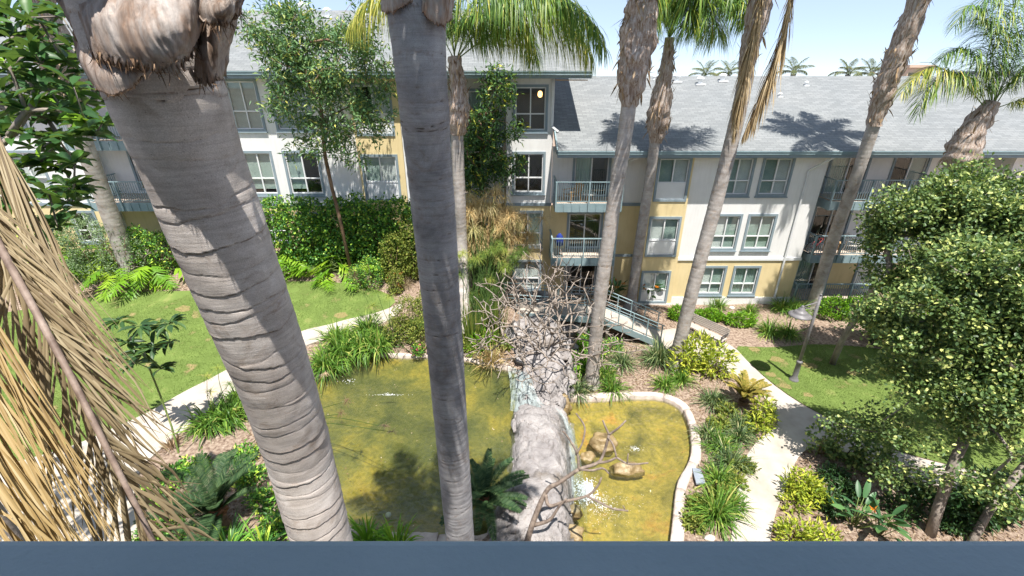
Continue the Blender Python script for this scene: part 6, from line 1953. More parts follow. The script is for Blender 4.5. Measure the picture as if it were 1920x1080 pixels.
# ------------------------------------------------------------------ papyrus with golden mop heads
def papyrus(label, base, heads, seed, mhead='papyrus_gold', mst='papyrus_green', L=.42, per=70):
    rng = np.random.default_rng(seed)
    o = empty('papyrus', (0, 0, 0), label, 'papyrus', 'papyrus at the head of the pond')
    st = MB(); sp = Soup()
    for hd in heads:
        h = np.array(hd)
        b = np.array((base.x + rng.normal(0, .35), base.y + rng.normal(0, .3), 0)); b[2] = gz(b[0], b[1]) - .05
        mid = (b + h) / 2 + np.array((rng.normal(0, .08), rng.normal(0, .08), .15))
        C = crom([tuple(b), tuple(mid), tuple(h)], 5)
        st.tube([tuple(p) for p in C], [.014 - .007 * i / (len(C) - 1) for i in range(len(C))], 5)
        D = rand_dirs(per, -.1, 1.0)
        V, F, k = ribbons(np.repeat(h[None], per, 0), D, L * rng.uniform(.6, 1.2, per), .013, rng.uniform(.8, 2.6, per), 4, .6)
        sp.add(V, F, rt(per, k, *sorted(rng.uniform(0, 1, 2))))
    st.build('stems', M[mst], o, True, 'stuff')
    sp.build('heads', M[mhead], o, 'stuff')
    return o
rng = np.random.default_rng(44)
def heads(cs, n, Y, su, sv):
    return [at_y(rng.normal(c[0], su), rng.normal(c[1], sv), Y + rng.normal(0, .35)) for c in cs for _ in range(n)]
papyrus('golden dry papyrus mass beside the yellow wall window', G(905, 600), heads([(885, 385), (920, 378), (905, 415), (945, 410), (970, 430), (885, 440), (930, 445), (985, 445), (900, 470), (870, 410)], 15, 20.9, 18, 16), 401, per=75, L=.72)
papyrus('green-gold papyrus lower down left of the bare shrub', G(900, 620), heads([(890, 490), (930, 480), (960, 480), (915, 520), (880, 540)], 9, 19.4, 16, 14), 402, 'papyrus_green', per=80)
papyrus('fine grey-green papyrus sprays hanging over the lawn corner', G(745, 660), heads([(745, 600), (720, 565), (700, 545), (765, 620), (690, 590)], 2, 17.5, 14, 10), 403, 'papyrus_green', per=60)
papyrus('lone papyrus stalks with dry drooping heads over the upper pond', G(520, 800), [at_y(650, 752, 10.5), at_y(640, 775, 10.4), at_y(722, 800, 9.8), at_y(735, 810, 9.6), at_y(610, 700, 12.0)], 404, 'dead_brown', per=26, L=.2)
papyrus('thin papyrus stalks beside the left path', G(405, 790), [at_y(408, 690, 13.4), at_y(430, 720, 13.2), at_y(388, 705, 13.4), at_y(452, 700, 13.0), at_y(395, 735, 13.0)], 405, 'papyrus_green', per=45, L=.3)

# ------------------------------------------------------------------ big-leaf plants
def lobed_leaf(L, W, lobes=7):
    """split philodendron blade: lobes run from the midrib; drooping along its length"""
    V = []; F = []
    n = 14
    mid = []
    for i in range(n + 1):
        t = i / n
        V.append((L * t * (1 - .12 * t), 0, -.30 * L * t * t)); mid.append(len(V) - 1)
    for sd in (-1, 1):
        for k in range(lobes):
            t0 = .03 + .88 * k / lobes; t1 = t0 + .88 / lobes * .80
            env = math.sin(math.pi * min(1, (t0 + .16) / 1.08)) ** .7
            i0 = int(round(t0 * n)); i1 = max(i0 + 1, int(round(t1 * n)))
            a, b = mid[min(i0, n - 1)], mid[min(i1, n)]
            ang = rad(72 - 44 * k / (lobes - 1))
            ln = W * env
            for s in (0, 1):
                pass
            base = Vector(V[a]).lerp(Vector(V[b]), .5)
            tip = base + Vector((math.cos(ang) * ln, sd * math.sin(ang) * ln, -.22 * ln))
            w_ = (Vector(V[b]) - Vector(V[a])).length
            m1 = Vector(V[a]).lerp(tip, .6) + Vector((-.10 * w_, 0, .04 * ln)); m2 = Vector(V[b]).lerp(tip, .6) + Vector((.35 * w_, 0, .04 * ln))
            j = len(V)
            V += [tuple(m1), tuple(m2), tuple(tip)]
            F.append((a, b, j + 1, j) if sd > 0 else (b, a, j, j + 1)); F.append((j, j + 1, j + 2) if sd > 0 else (j + 1, j, j + 2))
    return V, F
PL = []
for k in range(4):
    V, F = lobed_leaf(.62, .30 + .03 * k, 7 + (k % 2))
    mb = MB(); mb.add(V, F)
    me = mb.mesh('leaf'); 
    a_ = me.attributes.new('tint', 'FLOAT', 'POINT'); a_.data.foreach_set('value', np.full(len(V), .15 + .25 * k, np.float32))
    me.materials.append(M['leaf_philo'])
    PL.append(me)
def philodendron(label, base, n, seed, h=.8, sc=1.0, stem='petiole'):
    rng = np.random.default_rng(seed)
    o = empty('philodendron', (0, 0, 0), label, 'philodendron', 'split-leaf philodendrons along the left bed')
    st = MB()
    for i in range(n):
        az = rng.uniform(0, 6.283); r = rng.uniform(.15, .75) * sc
        hh = h * rng.uniform(.35, 1.1) * (1.2 - .5 * r)
        p = Vector((base.x + r * math.cos(az), base.y + r * math.sin(az), base.z + hh))
        st.tube([tuple(base), tuple(base.lerp(p, .5) + Vector((0, 0, .12))), tuple(p)], [.014, .011, .008], 5)
        lf = obj('leaf', PL[i % 4], None, o)
        lf.location = p
        lf.rotation_euler = (rng.normal(0, .2), rng.uniform(.0, .6), az + rng.normal(0, .4))
        s = sc * rng.uniform(.75, 1.3)
        lf.scale = (s, s, s)
    st.build('stalks', M[stem], o, True, 'stuff')
    return o
ph = [('philodendron at the far-left end of the lawn bed', 175, 500, 22), ('philodendron right of the far-left one, by the bare twigs', 235, 505, 22), ('philodendron in the lawn bed just left of the big trunk', 300, 520, 18), ('drooping philodendron at the lawn edge left of the big trunk', 240, 535, 12), ('philodendron against the shaded wall left of the big trunk', 300, 470, 16),
      ('philodendron directly right of the big trunk', 530, 500, 20), ('philodendron under the hedge at the slender tree', 610, 478, 20), ('philodendron at the lawn edge below the slender tree, left one', 612, 518, 14), ('philodendron at the lawn edge below the slender tree, right one', 652, 518, 16)]
for i, (lab, u, v, nl) in enumerate(ph):
    philodendron(lab, G(u, v), int(nl * 1.3), 420 + i, 1.2, 1.75)
# bird of paradise by the yellow wall
BP = []
for k in range(3):
    V = []; F = []
    L, W = .55, .075
    for i in range(7):
        t = i / 6
        w_ = W * math.sin(math.pi * min(1, .08 + .92 * t)) ** .7
        x, z = L * t * .95, -.10 * L * t * t
        V += [(x, -w_, z + .25 * w_), (x, 0, z), (x, w_, z + .25 * w_)]
    for i in range(6):
        F += [(3 * i, 3 * i + 3, 3 * i + 4, 3 * i + 1), (3 * i + 1, 3 * i + 4, 3 * i + 5, 3 * i + 2)]
    mb = MB(); mb.add(V, F); me = mb.mesh('leaf', True)
    a_ = me.attributes.new('tint', 'FLOAT', 'POINT'); a_.data.foreach_set('value', np.full(len(V), .2 + .3 * k, np.float32))
    me.materials.append(M['leaf_bird'])
    BP.append(me)
def bird_plant(label, base, n, seed, h=.9, flowers=3):
    rng = np.random.default_rng(seed)
    o = empty('bird_of_paradise_plant', (0, 0, 0), label, 'plant', 'bird of paradise plants')
    st = MB()
    for i in range(n):
        az = rng.uniform(0, 6.283); r = rng.uniform(.05, .5)
        p = Vector((base.x + r * math.cos(az), base.y + r * math.sin(az), base.z + h * rng.uniform(.5, 1.05)))
        st.tube([(base.x + .2 * r * math.cos(az), base.y + .2 * r * math.sin(az), base.z - .03), tuple(p)], [.013, .009], 5)
        lf = obj('leaf', BP[i % 3], None, o)
        lf.location = p
        lf.rotation_euler = (rng.normal(0, .35), -rng.uniform(.2, 1.1), az)
        lf.scale = (rng.uniform(.8, 1.25),) * 3
    st.build('stalks', M['petiole'], o, True, 'stuff')
    for i in range(flowers):
        az = rng.uniform(0, 6.283)
        c = np.array((base.x + .4 * math.cos(az), base.y + .4 * math.sin(az) - .1, base.z + h * rng.uniform(1.0, 1.2)))
        V, F, k = leaves(np.repeat(c[None], 6, 0), rand_dirs(6, .1, .9), rand_dirs(6), .17, .05)
        Soup().add(V, F, rt(6, k)).build('flower', M['flower_orange'], o)
    return o
bird_plant('bird of paradise plant left of the slim palm foot', G(1150, 566), 34, 440, 1.05, 5)
bird_plant('bird of paradise plant right of the slim palm foot', G(1214, 568), 34, 441, 1.0, 4)
bird_plant('dark strap-leaved plant in the shaded bed under the near tree, left one', G(1600, 985), 16, 442, .8, 0)
bird_plant('dark strap-leaved plant in the shaded bed under the near tree, right one', G(1650, 1000), 14, 443, .7, 1)

# ------------------------------------------------------------------ sago palms
def sago_frond(L, mat, seed, curve=1.0):
    rng = np.random.default_rng(seed)
    pts = []
    p = Vector((0, 0, 0))
    for i in range(9):
        pts.append(tuple(p))
        e = rad(48 - 70 * curve * (i / 8) ** 1.2)
        p = p + Vector((math.cos(e), 0, math.sin(e))) * (L / 8)
    C = crom(pts, 6)
    seg = np.concatenate([[0], np.cumsum(np.linalg.norm(np.diff(C, axis=0), axis=1))]); tot = seg[-1]
    mb = MB().tube(pts, [.013 - .0012 * i for i in range(9)], 5)
    sp = Soup()
    n = 84
    t = np.linspace(.10, .99, n)
    P = np.stack([np.interp(t * tot, seg, C[:, i]) for i in range(3)], 1)
    T = unit(np.stack([np.interp(np.minimum(t * tot + .02, tot), seg, C[:, i]) for i in range(3)], 1) - np.stack([np.interp(t * tot - .02, seg, C[:, i]) for i in range(3)], 1))
    S = np.tile(np.array((0, 1.0, 0)), (n, 1)); U = unit(np.cross(S, T)) * -1
    env = np.sin(np.pi * np.clip(.10 + .86 * t, 0, 1)) ** .55
    for sd in (-1, 1):
        D = S * sd + T * .55 + U * .42
        V, F, k = ribbons(P, D, .13 * L * env, .019, .25, 2, .8)
        sp.add(V, F, rt(n, k))
    sp.addmb(mb, .5)
    me = sp.mesh('frond'); me.materials.append(M[mat])
    return me
def sago(label, base, n, L, seed, mat='leaf_sago', trunk=.35, cone=True, emin=-.2, emax=.9, azr=(0, 6.283)):
    rng = np.random.default_rng(seed)
    o = empty('sago_palm', (0, 0, 0), label, 'sago palm', 'sago palms')
    ms = [sago_frond(L, mat, seed + i, .55 + .22 * i) for i in range(4)]
    top = Vector((base.x, base.y, base.z + trunk))
    V, F = boot_mesh([(base.x, base.y, base.z - .05 + trunk * i / 9) for i in range(10)], [.17 + .03 * math.sin(i) for i in range(10)], seed, .4, 16)
    obj('trunk', np_mesh('trunk', V, F, True), M['bark_brown'], o)
    for i in range(n):
        az = azr[0] + (azr[1] - azr[0]) * ((i * .618) % 1) + rng.normal(0, .06)
        fr = obj('frond', ms[i % 4], None, o)
        fr.location = top
        fr.rotation_euler = (0, -rng.uniform(emin, emax) + .25, az)
        fr.scale = (rng.uniform(.85, 1.1),) * 3
    if cone:
        c = MB()
        me = rock_mesh('cone', (top.x, top.y, top.z + .06), (.24, .24, .19), seed, 4, .16)
        obj('cone', me, M['sago_cone'], o)
        nn = 260
        d = rand_dirs(nn, 0, 1)
        Vv, Ff, k = ribbons(np.array(top)[None] + np.array((0, 0, .05)) + d * np.array((.22, .22, .17)), d + np.array((0, 0, .4)), .07, .022, 0.3, 2)
        Soup().add(Vv, Ff, rt(nn, k)).build('cone_scales', M['dead_brown'], o, 'stuff')
    return o
sago('big dark green sago palm with brown cone at the lower left', G(418, 985), 26, 1.75, 461, trunk=.45)
sago('dark green sago palm between the middle trunk and the outcrop', at_z(908, 965, 1.1), 24, 1.35, 462, trunk=.5)
sago('golden yellowed sago palm beside the right-hand path', G(1392, 758), 26, 1.25, 463, 'leaf_sago_gold', .25, False, .1, 1.0)

# ------------------------------------------------------------------ bare frangipani
def frangipani(label, base, nodes, mat, r0, seed, depth, L0, spread=.75, up=.35, shrink=.8, name='bare_frangipani', kmin=2, kmax=3, trunks=None, lim=None):
    rng = np.random.default_rng(seed)
    o = empty(name, (0, 0, 0), label, 'shrub')
    mb = MB()
    def rec(p, d, r, L, k):
        q = p + d * L
        m = p.lerp(q, .5) + Vector(rng.normal(0, .05 * L, 3))
        mb.tube([tuple(p), tuple(m), tuple(q)], [r, r * .88, r * (.86 if k > 0 else .95)], 6)
        if k == 0: return
        nb = int(rng.integers(kmin, kmax + 1))
        a0 = rng.uniform(0, 6.283)
        for i in range(nb):
            ax = d.orthogonal().normalized()
            ax.rotate(Matrix.Rotation(a0 + i * 6.283 / nb + rng.normal(0, .3), 3, d))
            nd = (d * .75 + ax * spread + Vector((0, 0, up)) * rng.uniform(.2, 1.2)).normalized()
            if lim is not None and not lim(q + nd * L * .7):
                nd = (Vector(lim.c) - q).normalized() * .5 + ax * .5; nd.normalize()
            rec(q, nd, r * .80, L * shrink * rng.uniform(.75, 1.2), k - 1)
    for d in trunks:
        rec(Vector(base), Vector(d).normalized(), r0, L0, depth)
    mb.build('branches', M[mat], o, True)
    return o
bs = at_z(1022, 668, 1.1)
frangipani('bare grey frangipani shrub with tangled branches above the waterfall', bs, None, 'bark_twig', .052, 501, 5, 1.3, .80, .14, .78, kmin=2, kmax=2,
           trunks=[(-.6, -.1, .75), (.5, .1, .8), (.0, .5, 1), (-.3, -.5, .8), (.7, -.4, .5), (-1.0, .2, .5), (.2, -.2, 1.0), (.9, .3, .6), (-.7, -.6, .5), (-.3, .3, 1.1), (.4, -.6, .7)])
# bare branch in front of the lower pond: explicit limbs
nb = empty('bare_frangipani', (0, 0, 0), 'bare forking frangipani branch reaching over the lower pond', 'shrub')
def limb(pts, r):
    P = [at_d(u, v, d) for u, v, d in pts]
    C = crom([tuple(p) for p in P], 5)
    return [tuple(p) for p in C], list(np.interp(np.linspace(0, 1, len(C)), np.linspace(0, 1, len(r)), r))
mb = MB()
for pts, r in (([(985, 1075, 11.3), (990, 1010, 11.2), (1022, 925, 11.1), (1048, 905, 11.0), (1085, 880, 10.9)], [.085, .075, .06, .05, .045]),
               ([(1085, 880, 10.9), (1120, 868, 10.8), (1132, 850, 10.8), (1142, 815, 10.7)], [.045, .038, .033, .03]),
               ([(1142, 815, 10.7), (1135, 800, 10.7), (1130, 788, 10.7)], [.028, .024, .020]), ([(1142, 815, 10.7), (1160, 802, 10.6), (1174, 788, 10.6)], [.028, .024, .020]),
               ([(1140, 820, 10.7), (1150, 835, 10.6), (1156, 858, 10.6)], [.024, .022, .022]), ([(1156, 858, 10.6), (1180, 870, 10.5), (1216, 868, 10.4)], [.026, .022, .018]), ([(1120, 868, 10.8), (1140, 865, 10.7), (1156, 858, 10.6)], [.032, .03, .026]),
               ([(1176, 868, 10.5), (1178, 850, 10.5)], [.018, .014]), ([(1085, 880, 10.9), (1084, 860, 10.9), (1080, 845, 10.9), (1065, 820, 10.9), (1055, 808, 10.9)], [.035, .03, .028, .024, .02]),
               ([(1080, 852, 10.9), (1092, 830, 10.8), (1096, 800, 10.8), (1080, 775, 10.8)], [.026, .024, .022, .02]), ([(1085, 880, 10.9), (1110, 882, 10.8), (1130, 878, 10.7), (1142, 888, 10.7)], [.03, .026, .024, .02]),
               ([(1022, 925, 11.1), (1030, 948, 11.0), (1060, 940, 10.9), (1100, 930, 10.8), (1120, 912, 10.7), (1128, 895, 10.7)], [.05, .042, .036, .03, .026, .02]),
               ([(1100, 930, 10.8), (1125, 942, 10.7), (1150, 954, 10.6), (1178, 958, 10.5)], [.03, .026, .022, .018]), ([(1150, 954, 10.6), (1170, 955, 10.55), (1168, 948, 10.5)], [.018, .015, .012]),
               ([(1000, 985, 11.2), (1030, 975, 11.0), (1048, 950, 10.9), (1062, 935, 10.8)], [.05, .04, .03, .02])):
    mb.tube(*limb(pts, r), 8)
mb.build('branches', M['bark_plumeria_near'], nb, True)
# bare twigs in the philodendron bed
tw = G(285, 515)
frangipani('bare pale twigs among the philodendrons left of the big trunk', tw, None, 'bark_twig', .03, 505, 4, .5, .8, .35, .85, name='bare_shrub', kmin=1, kmax=3, trunks=[(-.6, -.3, .8), (.5, -.3, .9), (.1, -.4, 1.0)])
# young tree with long dark leaves in the left bed
yt = empty('young_tree', (0, 0, 0), 'young tree with long dark leaves between dead frond and lawn', 'tree')
rng = np.random.default_rng(61)
bs = G(335, 850)
heads_ = [at_y(u, v, 11.6 + rng.normal(0, .25)) for u, v in ((225, 600), (262, 612), (300, 612), (240, 640), (285, 650), (318, 640), (255, 680), (300, 690), (270, 660), (222, 665), (318, 605))]
grow([tuple(bs), tuple(at_y(322, 800, 11.6)), tuple(at_y(300, 740, 11.6)), tuple(at_y(280, 690, 11.6))], np.array(heads_), .012, .03, 61).build('trunk', M['petiole'], yt, True)
per = 14
C = np.repeat(np.array(heads_), per, 0) + rng.normal(0, .03, (len(heads_) * per, 3)); n = len(C)
az = rng.uniform(0, 6.283, n); el = rng.normal(-.1, .3, n)
D = np.stack([np.cos(az) * np.cos(el), np.sin(az) * np.cos(el), np.sin(el)], 1)
V, F, k = leaves(C, D, unit(np.array((0, 0, 1.0)) + rng.normal(0, .3, (n, 3))), rng.uniform(.38, .58, n), rng.uniform(.12, .17, n), 'big')
Soup().add(V, F, rt(n, k)).build('crown', M['leaf_dark'], yt, 'stuff', True)

# ------------------------------------------------------------------ groundcover filling the beds
GCV = 'low groundcover plants in the beds'
gc = [('low dark groundcover between left path and sago palm', [(330, 900), (370, 880), (300, 930), (340, 960)], 'leaf_hedge', .3), ('low dark groundcover at the foot of the big trunk', [(470, 900), (500, 940), (460, 860), (520, 990)], 'leaf_hedge', .3),
      ('low bright groundcover on the pond bank right of the big trunk', [(620, 1000), (600, 975)], 'leaf_bright', .25), ('dark groundcover at the bottom left beside the pavement', [(290, 1010), (330, 1030), (380, 1010)], 'leaf_hedge', .3),
      ('ferny groundcover under the bare shrub on the lower pond side', [(1066, 690), (1095, 690), (1085, 655)], 'leaf_bright', .32), ('ferny groundcover under the footbridge ramp', [(1120, 665), (1150, 655), (1105, 640)], 'leaf_hedge', .35),
      ('low groundcover by the far pond bank below the reeds', [(880, 655), (905, 640), (940, 650), (862, 650)], 'leaf_olive', .35), ('low green fill between slate slab and path', [(1372, 905), (1395, 880), (1350, 930)], 'leaf_olive', .22),
      ('low dark groundcover in the shaded bed under the near tree, left part', [(1560, 900), (1590, 930), (1560, 955)], 'leaf_dark', .3), ('low dark groundcover in the shaded bed under the near tree, right part', [(1690, 960), (1720, 930), (1790, 990), (1830, 960)], 'leaf_dark', .32),
      ('low green fill beside the kerb at the bottom right of the lower pond', [(1300, 985), (1310, 950)], 'leaf_olive', .2), ('low green fill behind the golden sago', [(1360, 775), (1345, 800), (1410, 800)], 'leaf_olive', .25)]
for i, (lab, sp_, mt, r_) in enumerate(gc):
    bl = []
    for u, v in sp_:
        p = G(u, v)
        bl.append((p.x, p.y, p.z, r_ * 1.5, r_ * 1.3, r_ * 1.1))
    bush('groundcover', lab, 'groundcover', bl, 150 * len(sp_), .15, .06, mt, 600 + i, 'hex', GCV, 6, out=1.1, spread=.07, shell=.3)
# fallen leaves and chips lying on the mulch
q = np.concatenate([RNG.uniform((-9, 8.3), (9.5, 23), (26000, 2)), RNG.uniform((9, 8.3), (17, 12), (5000, 2)), RNG.uniform((-22, 18), (-9, 24), (6000, 2))])
ok = ~(inside(q[:, 0], q[:, 1], POND_UP) | inside(q[:, 0], q[:, 1], POND_LO) | inside(q[:, 0], q[:, 1], LAWN_L) | inside(q[:, 0], q[:, 1], LAWN_R) | inside(q[:, 0], q[:, 1], PATH_L) | inside(q[:, 0], q[:, 1], PATH_R))
q = q[ok]
az = RNG.uniform(0, 6.283, len(q))
V, F, k = leaves(np.column_stack([q, hz(q[:, 0], q[:, 1]) + .012]), np.column_stack([np.cos(az), np.sin(az), RNG.normal(0, .15, len(q))]), np.array((0, 0, 1.0)) + RNG.normal(0, .3, (len(q), 3)), RNG.uniform(.04, .13, len(q)), RNG.uniform(.02, .05, len(q)), 'diamond')
tag(Soup().add(V, F, rt(len(q), k)).build('leaf_litter', M['litter'], None, 'stuff'), 'brown fallen leaves and bark chips strewn over the beds', 'leaf litter')
# a few leaves afloat on the ponds
for poly, wl, nn, lab in ((POND_UP, ZUP, 150, 'fallen leaves floating on the upper pond'), (POND_LO, ZLO, 60, 'fallen leaves floating on the lower pond')):
    q = scatter(poly, nn)
    az = RNG.uniform(0, 6.283, nn)
    V, F, k = leaves(np.column_stack([q, np.full(nn, wl + .006)]), np.column_stack([np.cos(az), np.sin(az), np.zeros(nn)]), np.tile(np.array((0, 0, 1.0)), (nn, 1)), RNG.uniform(.03, .09, nn), RNG.uniform(.015, .04, nn), 'diamond')
    tag(Soup().add(V, F, rt(nn, k)).build('floating_leaves', M['litter'], None, 'stuff'), lab, 'leaves')

# angular rocks piled along the outcrop
ROCK_LABELS = ['angular rock at the far left of the pile under the bare shrub', 'angular rock in the middle of the pile under the bare shrub', 'angular rock right of the middle in the pile under the bare shrub', 'angular rock at the right end of the pile under the bare shrub',
               'angular rock just above the pale cascade', 'angular rock right of the pale cascade below the bare shrub', 'angular low rock between the outcrop and the lower pond corner', 'angular rock at the upper pond edge beside the pale cascade',
               'brown wet rock under the waterfall, farthest of the four at the lower pond', 'brown wet rock under the waterfall, second of the four at the lower pond', 'brown wet rock at the outcrop foot below the foam', 'grey rock at the outcrop side above the middle sago palm',
               'grey rock at the outcrop side behind the middle sago palm', 'brown wet rock at the bottom edge, nearest at the lower pond', 'angular rock at the back right of the pile under the bare shrub', 'topmost angular rock at the back of the pile under the bare shrub']
rr = np.random.default_rng(808)
for i, (u, v, z) in enumerate(((968, 640, 1.55), (998, 622, 1.75), (1030, 640, 1.6), (1058, 668, 1.1), (985, 672, 1.35), (1024, 690, 1.25), (1064, 716, .55), (958, 672, 1.05), (1062, 790, .2), (1068, 840, .15), (1070, 960, .3), (966, 905, .95), (948, 962, .95), (1066, 1000, .6), (1044, 640, 1.5), (1000, 600, 1.85))):
    p = at_z(u, v, z)
    s0 = rr.uniform(.20, .40)
    up_ = i in (8, 9, 10, 13)
    rock('rock', ROCK_LABELS[i], (p.x, p.y, z - .05), (s0 * rr.uniform(.8, 1.4), s0 * rr.uniform(.8, 1.2), s0 * rr.uniform(.6, 1.0)), 700 + i, 'wet_rock' if up_ else 'rock', 3, .38, 'rock',
         'wet rocks at the foot of the outcrop' if up_ else 'angular rocks piled on the outcrop')
# ------------------------------------------------------------------ lamp post
base = G(1488, 713)
lp = empty('lamp_post', (0, 0, 0), 'grey lamp post with a hooded bell lamp on the right lawn', 'lamp post')
MB().lathe([(.19, 0), (.19, .06), (.15, .09), (.14, .16), (.105, .22), (.10, .9), (.115, .92), (.115, .98), (.075, 1.02)], 20, tuple(base)).build('base', M['lamp_paint'], lp, True)
tp = base + Vector((0, 0, 4.1))
MB().tube([tuple(base + Vector((0, 0, 1.0))), tuple(tp)], [.068, .055], 14).build('pole', M['lamp_paint'], lp, True)
MB().tube([tuple(tp), tuple(tp + Vector((0, 0, .05)))], [.062, .03], 14).build('finial', M['lamp_paint'], lp, True)
hd = base + Vector((-.62, -.05, 3.22))
mb = MB()
mb.tube([tuple(base + Vector((-.05, 0, 3.78))), tuple(base + Vector((-.35, -.02, 3.70))), tuple(hd + Vector((0, 0, .38)))], [.022, .022, .022], 8)
mb.tube([tuple(base + Vector((-.05, 0, 3.45))), tuple(hd + Vector((.08, 0, .36)))], [.015, .015], 8)
mb.build('arm', M['lamp_paint'], lp, True)
MB().lathe([(.42, 0), (.43, .03), (.33, .08), (.25, .12), (.25, .16), (.17, .22), (.13, .24), (.12, .31), (.08, .34), (.06, .38), (.05, .43), (.02, .46)], 28, tuple(hd)).build('lamp_shade', M['lamp_paint'], lp, True)
MB().lathe([(.05, -.06), (.13, -.05), (.18, .0), (.18, .02)], 20, tuple(hd)).build('lens', M['cushion_white'], lp, True)
# ------------------------------------------------------------------ bench
p0, p1 = G(1290, 625), G(1368, 662)
bn = empty('bench', (0, 0, 0), 'weathered wooden slat bench beside the right-hand path', 'bench')
ang = math.atan2(p1.y - p0.y, p1.x - p0.x)
Lb = 2.0
cen = (p0 + p1) / 2
R_ = Matrix.Translation((cen.x - .1, cen.y + .25, cen.z + .06)) @ Matrix.Rotation(ang, 4, 'Z')
def put(mb, name, mat, parent, smooth=False):
    mb.v = [tuple(R_ @ Vector(v)) for v in mb.v]
    return mb.build(name, M[mat], parent, smooth)
for i in range(4):
    put(MB().box(-Lb / 2, -.24 + i * .115, .42, Lb / 2, -.24 + i * .115 + .10, .455), 'seat_slat', 'bench_wood', bn)
for i in range(5):
    z = .50 + i * .085
    put(MB().box(-Lb / 2, .235 + i * .018, z, Lb / 2, .262 + i * .018, z + .073), 'back_slat', 'bench_wood', bn)
for x in (-.85, 0.0, .85):
    put(MB().bar((x, .28, 0), (x, .335, .93), .05, .03).bar((x, -.22, 0), (x, -.22, .40), .05, .03).bar((x, -.23, .40), (x, .28, .40), .05, .03), 'leg_frame', 'dark_metal', bn)
for x in (-.95, .95):
    put(MB().bar((x, -.22, .41), (x, -.24, .64), .05, .03).bar((x, -.26, .65), (x, .30, .66), .06, .03), 'armrest', 'dark_metal', bn)
# ------------------------------------------------------------------ footbridge and ramp
br = empty('footbridge', (0, 0, 0), 'blue-grey steel footbridge ramp coming down to the right-hand path', 'footbridge')
pa = at_z(1238, 632, .12)        # bottom of ramp, centre
pb = at_z(1128, 586, 1.25)       # top of ramp
pc = Vector((-1.2, pb.y + .4, 1.45))
def deck(a, b, w_, name):
    a = Vector(a); b = Vector(b)
    d = (b - a); dl = d.length; d.normalize()
    s = Vector((-d.y, d.x, 0)).normalized()
    m = MB()
    vs = []
    for q in (a, b):
        vs += [q + s * w_ / 2, q - s * w_ / 2, q - s * w_ / 2 - Vector((0, 0, .08)), q + s * w_ / 2 - Vector((0, 0, .08))]
    m.add(vs, [(0, 1, 2, 3), (7, 6, 5, 4), (0, 4, 5, 1), (1, 5, 6, 2), (2, 6, 7, 3), (3, 7, 4, 0)])
    m.build('deck', M['concrete'], br)
    for sg in (-1, 1):
        o_ = s * sg * (w_ / 2 + .03)
        MB().bar(a + o_ - Vector((0, 0, .10)), b + o_ - Vector((0, 0, .10)), .05, .30).build('stringer', M['rail_paint'], br)
        MB().tube([tuple(a + o_ + Vector((0, 0, 1.0))), tuple(b + o_ + Vector((0, 0, 1.0)))], .028, 8).build('handrail', M['rail_paint'], br, True)
        MB().tube([tuple(a + o_ + Vector((0, 0, .82))), tuple(b + o_ + Vector((0, 0, .82)))], .018, 8).build('midrail', M['rail_paint'], br, True)
        n = max(2, int(round(dl / .72)) + 1)
        for i in range(n):
            q = a.lerp(b, (i + .15) / (n - .7)) + o_
            MB().box(q.x - .025, q.y - .025, q.z - .2, q.x + .025, q.y + .025, q.z + 1.0).build('post', M['rail_paint'], br)
deck(pa, pb, 1.25, 'ramp')
deck(pb + Vector((-.03, 0, 0)), pc, 1.25, 'bridge')
for q in (pb + Vector((.25, -.55, 0)), pb + Vector((-.8, -.5, 0)), pb + Vector((.35, .55, 0))):
    MB().tube([(q.x, q.y, gz(q.x, q.y) - .1), (q.x, q.y, q.z - .15)], .07, 10).build('pier', M['bench_wood'], br, True)
# ------------------------------------------------------------------ things on the balconies
def lounge_chair(label, loc, rz, mat='teak', cush=None, s=1.0):
    o = empty('chair', loc, label, 'chair', 'balcony chairs')
    o.rotation_euler = (0, 0, rz)
    def part(mb, n, m):
        mb.v = [(x * s, y * s, z * s) for x, y, z in mb.v]
        return mb.build(n, M[m], o)
    for i in range(6):
        part(MB().bar((-.28 + i * .112, -.30, .36), (-.28 + i * .112, .25, .30), .08, .022), 'seat_slat', mat)
    for i in range(6):
        part(MB().bar((-.28 + i * .112, .26, .33), (-.28 + i * .112, .52, .88), .075, .022, (0, 1, 0)), 'back_slat', mat)
    for x in (-.33, .33):
        part(MB().bar((x, -.28, 0), (x, -.30, .56), .05, .04), 'leg', mat)
        part(MB().bar((x, .34, 0), (x, .28, .56), .05, .04), 'leg', mat)
        part(MB().bar((x, -.36, .57), (x, .36, .57), .075, .03), 'armrest', mat)
    if cush:
        part(MB().box(-.27, -.28, .375, .27, .22, .45), 'cushion', cush)
    return o
lounge_chair('teak chair on the upper balcony left of the shaggy-headed palm', (3.1, 23.4, 5.985), rad(-60), 'teak')
ot = empty('side_table', (3.98, 23.35, 5.985), 'round white table beside the teak chair on the balcony', 'table')
MB().lathe([(.30, .36), (.34, .38), (.34, .42), (.30, .44)], 24).build('table_top', M['cushion_white'], ot, True)
for i in range(3):
    a = i * 2.1
    MB().tube([(.26 * math.cos(a), .26 * math.sin(a), 0), (.18 * math.cos(a), .18 * math.sin(a), .37)], .015, 6).build('leg', M['teak'], ot, True)
lounge_chair('wicker chair on the middle right-hand balcony', (18.9, 23.75, 3.085), rad(35), 'stone_white', None, 1.0)
lounge_chair('teak chair beside the strongly leaning palm on the middle right-hand balcony', (17.7, 23.8, 3.085), rad(-30), 'teak')
gr = empty('umbrella', (2.55, 23.2, 3.005), 'small folded dark blue umbrella on the lower balcony by the yellow wall', 'umbrella')
MB().tube([(0, 0, 0), (0, 0, 1.75)], .02, 8).build('pole', M['dark_metal'], gr, True)
MB().lathe([(.05, .75), (.19, .85), (.20, 1.2), (.16, 1.5), (.04, 1.72)], 12).build('canopy', M['blue_fabric'], gr, True)
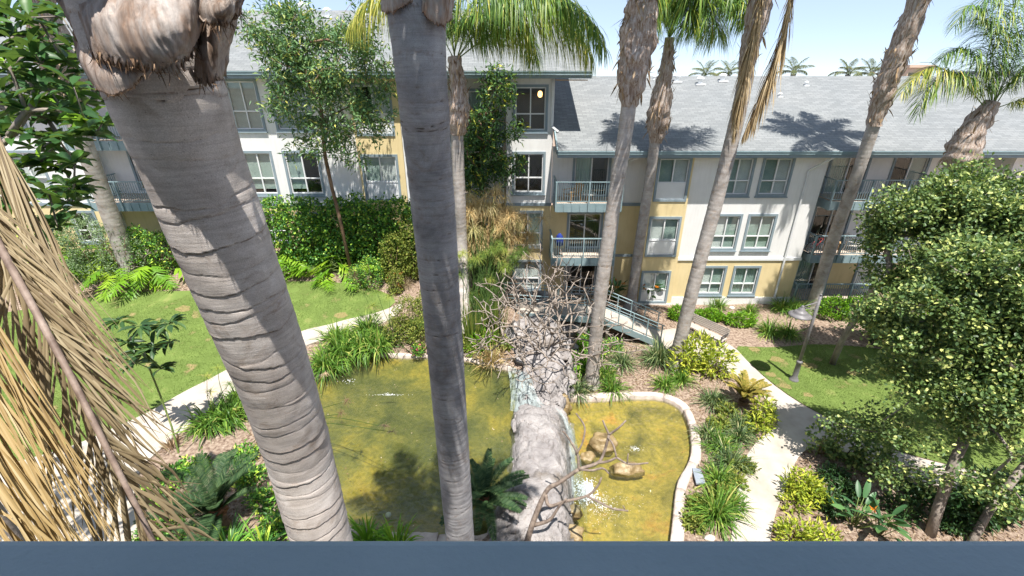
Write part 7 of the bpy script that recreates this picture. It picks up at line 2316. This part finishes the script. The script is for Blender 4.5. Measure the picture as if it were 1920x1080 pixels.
MB().lathe([(.2, 0), (.2, .05), (.05, .09)], 16).build('base', M['dark_metal'], gr, True)
gr.scale = (1.1, 1.1, .75)
# bicycle on the middle right-hand balcony
bk = empty('bicycle', (16.7, 23.55, 3.085), 'dark bicycle behind the railing of the middle right-hand balcony', 'bicycle')
bk.rotation_euler = (0, 0, rad(20))
def ring(c, R0, r, n=24):
    mb = MB()
    mb.tube([(c[0] + R0 * math.cos(2 * math.pi * i / n), c[1], c[2] + R0 * math.sin(2 * math.pi * i / n)) for i in range(n + 1)], r, 6, False)
    return mb
for x in (-.5, .5):
    wh = ring((x, 0, .33), .32, .022).build('wheel', M['dark_metal'], bk, True)
    sp_ = MB()
    for i in range(10):
        a = i * math.pi / 5
        sp_.tube([(x, 0, .33), (x + .3 * math.cos(a), 0, .33 + .3 * math.sin(a))], .004, 4)
    sp_.build('spokes', M['spout_paint'], wh, kind='stuff')
fm_ = MB()
for a, b_ in (((-.5, 0, .33), (-.12, 0, .30)), ((-.12, 0, .30), (-.22, 0, .82)), ((-.5, 0, .33), (-.2, 0, .74)), ((-.2, 0, .74), (.36, 0, .78)), ((-.12, 0, .30), (.36, 0, .72)), ((.34, 0, .92), (.5, 0, .33))):
    fm_.tube([a, b_], .018, 6)
fm_.build('frame', M['red_paint'], bk, True)
MB().box(-.32, -.05, .82, -.10, .05, .87).build('saddle', M['dark_metal'], bk)
MB().tube([(.34, -.26, .96), (.34, 0, .93), (.34, .26, .96)], .014, 6).build('handlebar', M['dark_metal'], bk, True)
# lit pendant lamp inside the top centre window
m, n, l = new_mat('lamp_glow')
e = n.new('ShaderNodeEmission'); e.inputs['Color'].default_value = (1, .55, .18, 1); e.inputs['Strength'].default_value = 2.2
finish(n, l, e.outputs[0])
pl = empty('pendant_lamp', (1.42, 25.0, 11.05), 'glowing orange lamp seen through the top centre window', 'lamp')
MB().lathe([(.05, .16), (.10, .12), (.12, 0), (.10, -.10), (.04, -.14)], 16).build('lamp_shade', M['lamp_glow'], pl, True)
MB().tube([(0, 0, .14), (0, 0, .36)], .01, 6).build('cord', M['dark_metal'], pl, True)
# pool light under the upper pond
pp = at_z(728, 965, ZUP - .28)
lg = empty('pool_light', tuple(pp), 'small bright round light under the upper pond water', 'light')
MB().lathe([(.075, -.05), (.085, 0), (.08, .02)], 16).build('housing', M['spout_paint'], lg, True)
MB().lathe([(.06, .021), (.06, .028), (.02, .034)], 16).build('lens', M['foam'], lg, True)
